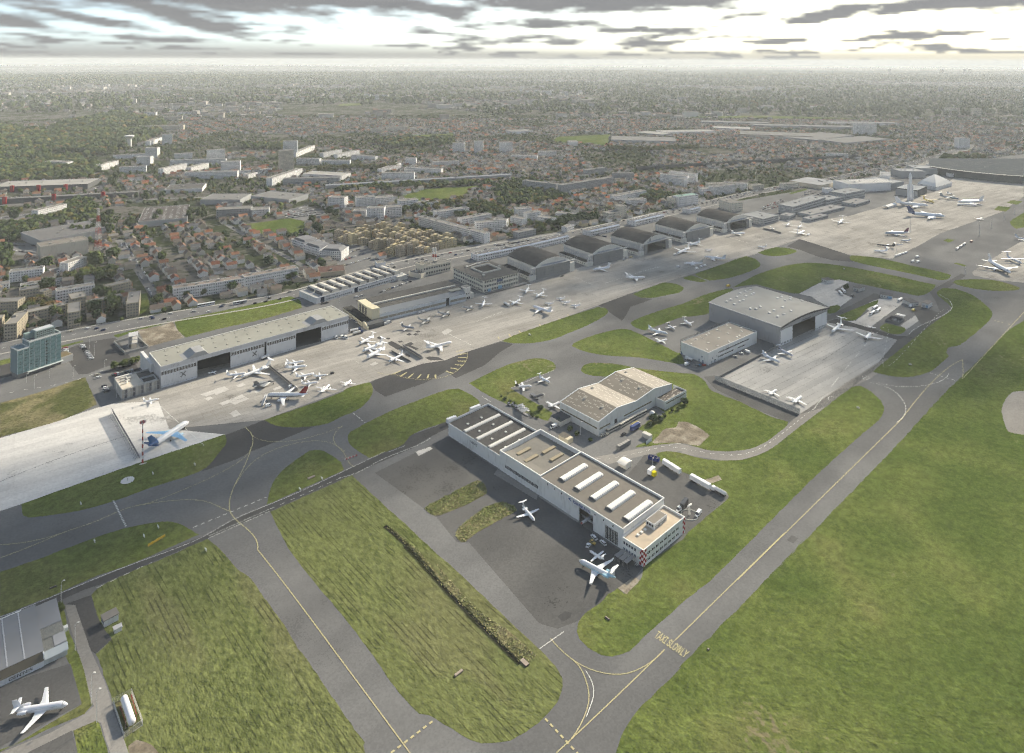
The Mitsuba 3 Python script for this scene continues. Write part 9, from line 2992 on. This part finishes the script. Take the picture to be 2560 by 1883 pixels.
for i, (x0, x1, y0, hgt, lab) in enumerate(((-9000, -1500, 11500, 95, 'long wooded ridge behind the town'), (-800, 3500, 13500, 80, 'low wooded ridge before the horizon'), (3000, 14000, 15500, 120, 'distant plateau on the far side of the plain'), (-22000, -4000, 24000, 190, 'farthest blue plateau at the horizon'))):
    xs, ys = np.linspace(-1, 1, 60), np.linspace(-1, 1, 9)
    X, Y = np.meshgrid(xs, ys, indexing='ij')
    hh = (1 - Y**2) ** 1.2 * np.clip((1 - np.abs(X) ** 3), 0, 1) * (.55 + .9 * meshkit.fbm(np.stack([X * 5, Y * 1.2, X * 0 + i], -1), 3, i))
    wx, wy = (x0 + x1) / 2 + X * (x1 - x0) / 2, y0 + Y * 1500
    v = np.stack([wx, wy, drop(np.hypot(wx, wy)) - 6 + hgt * .55 * hh], -1).reshape(-1, 3)
    I, J = np.meshgrid(np.arange(59), np.arange(8), indexing='ij')
    a = (I * 9 + J).ravel()
    b = Build()
    b.add(v, np.stack([a, a + 9, a + 10, a + 1], 1), (0.032, 0.040, 0.026))
    entry('hill', b, 'paint', kind='structure', label=lab)

# ------------------------------------------------------------------ broken clouds overhead (above the frame), whose shadows lie on the town
CLOUD_Z = 1050.0
SHADE = [   # sheet centre x,y, half width and half depth on the ground in metres, density
    ('S', 330, 720, 300, 120, .12), ('S', 300, 1290, 95, 62, 1.0), ('S', 120, 1240, 120, 70, .95), ('S', 620, 1130, 150, 48, .95), ('S', 960, 1020, 120, 40, .8),
    ('S', 120, 1470, 85, 34, .95), ('S', 1950, 740, 230, 60, .9), ('S', 2330, 840, 130, 60, .85), ('S', 1330, 700, 170, 50, .8), ('S', 1750, 640, 260, 90, .8), ('S', 2250, 690, 220, 70, .75)]
g = np.random.default_rng(404)
b = Build((0.80, 0.80, 0.80))
m = trimesh.creation.icosphere(1, 1.0)
cv, cf = np.array(m.vertices), np.array(m.faces)
for z_, x, y, w, d, dens in SHADE:
    c = at(z_, x, y) + SUN[:2] / SUN[2] * CLOUD_Z
    n = int(dens * max(60, min(900, w * d / 330)))
    u = g.normal(0, .46, (n, 2))
    P = np.hstack([c + u * [w, d], CLOUD_Z + 60 * g.random((n, 1))])
    s = np.clip(min(w, d) * g.uniform(.10, .24, n), 9, 75) * np.clip(1.25 - .5 * np.linalg.norm(u, axis=1), .35, 1.2)
    v = cv[None] * s[:, None, None] * g.uniform(.8, 1.2, (n, len(cv), 1)) * [1.25, 1.1, .5] + P[:, None, :]
    pour(b, v, cf, np.full((n, 3), .80))
entry('clouds', b, 'paint', kind='stuff', label='ragged low clouds overhead')

# ------------------------------------------------------------------ haze
scene['haze'] = {'type': 'cube', 'to_world': T().translate([0, 0, -700.0 + 485.0]).scale([95000, 95000, 500.0]), 'bsdf': {'type': 'null'}, 'interior': {'type': 'ref', 'id': 'haze_air'}}
labels['haze'] = {'kind': 'stuff', 'label': 'pale haze over the town'}
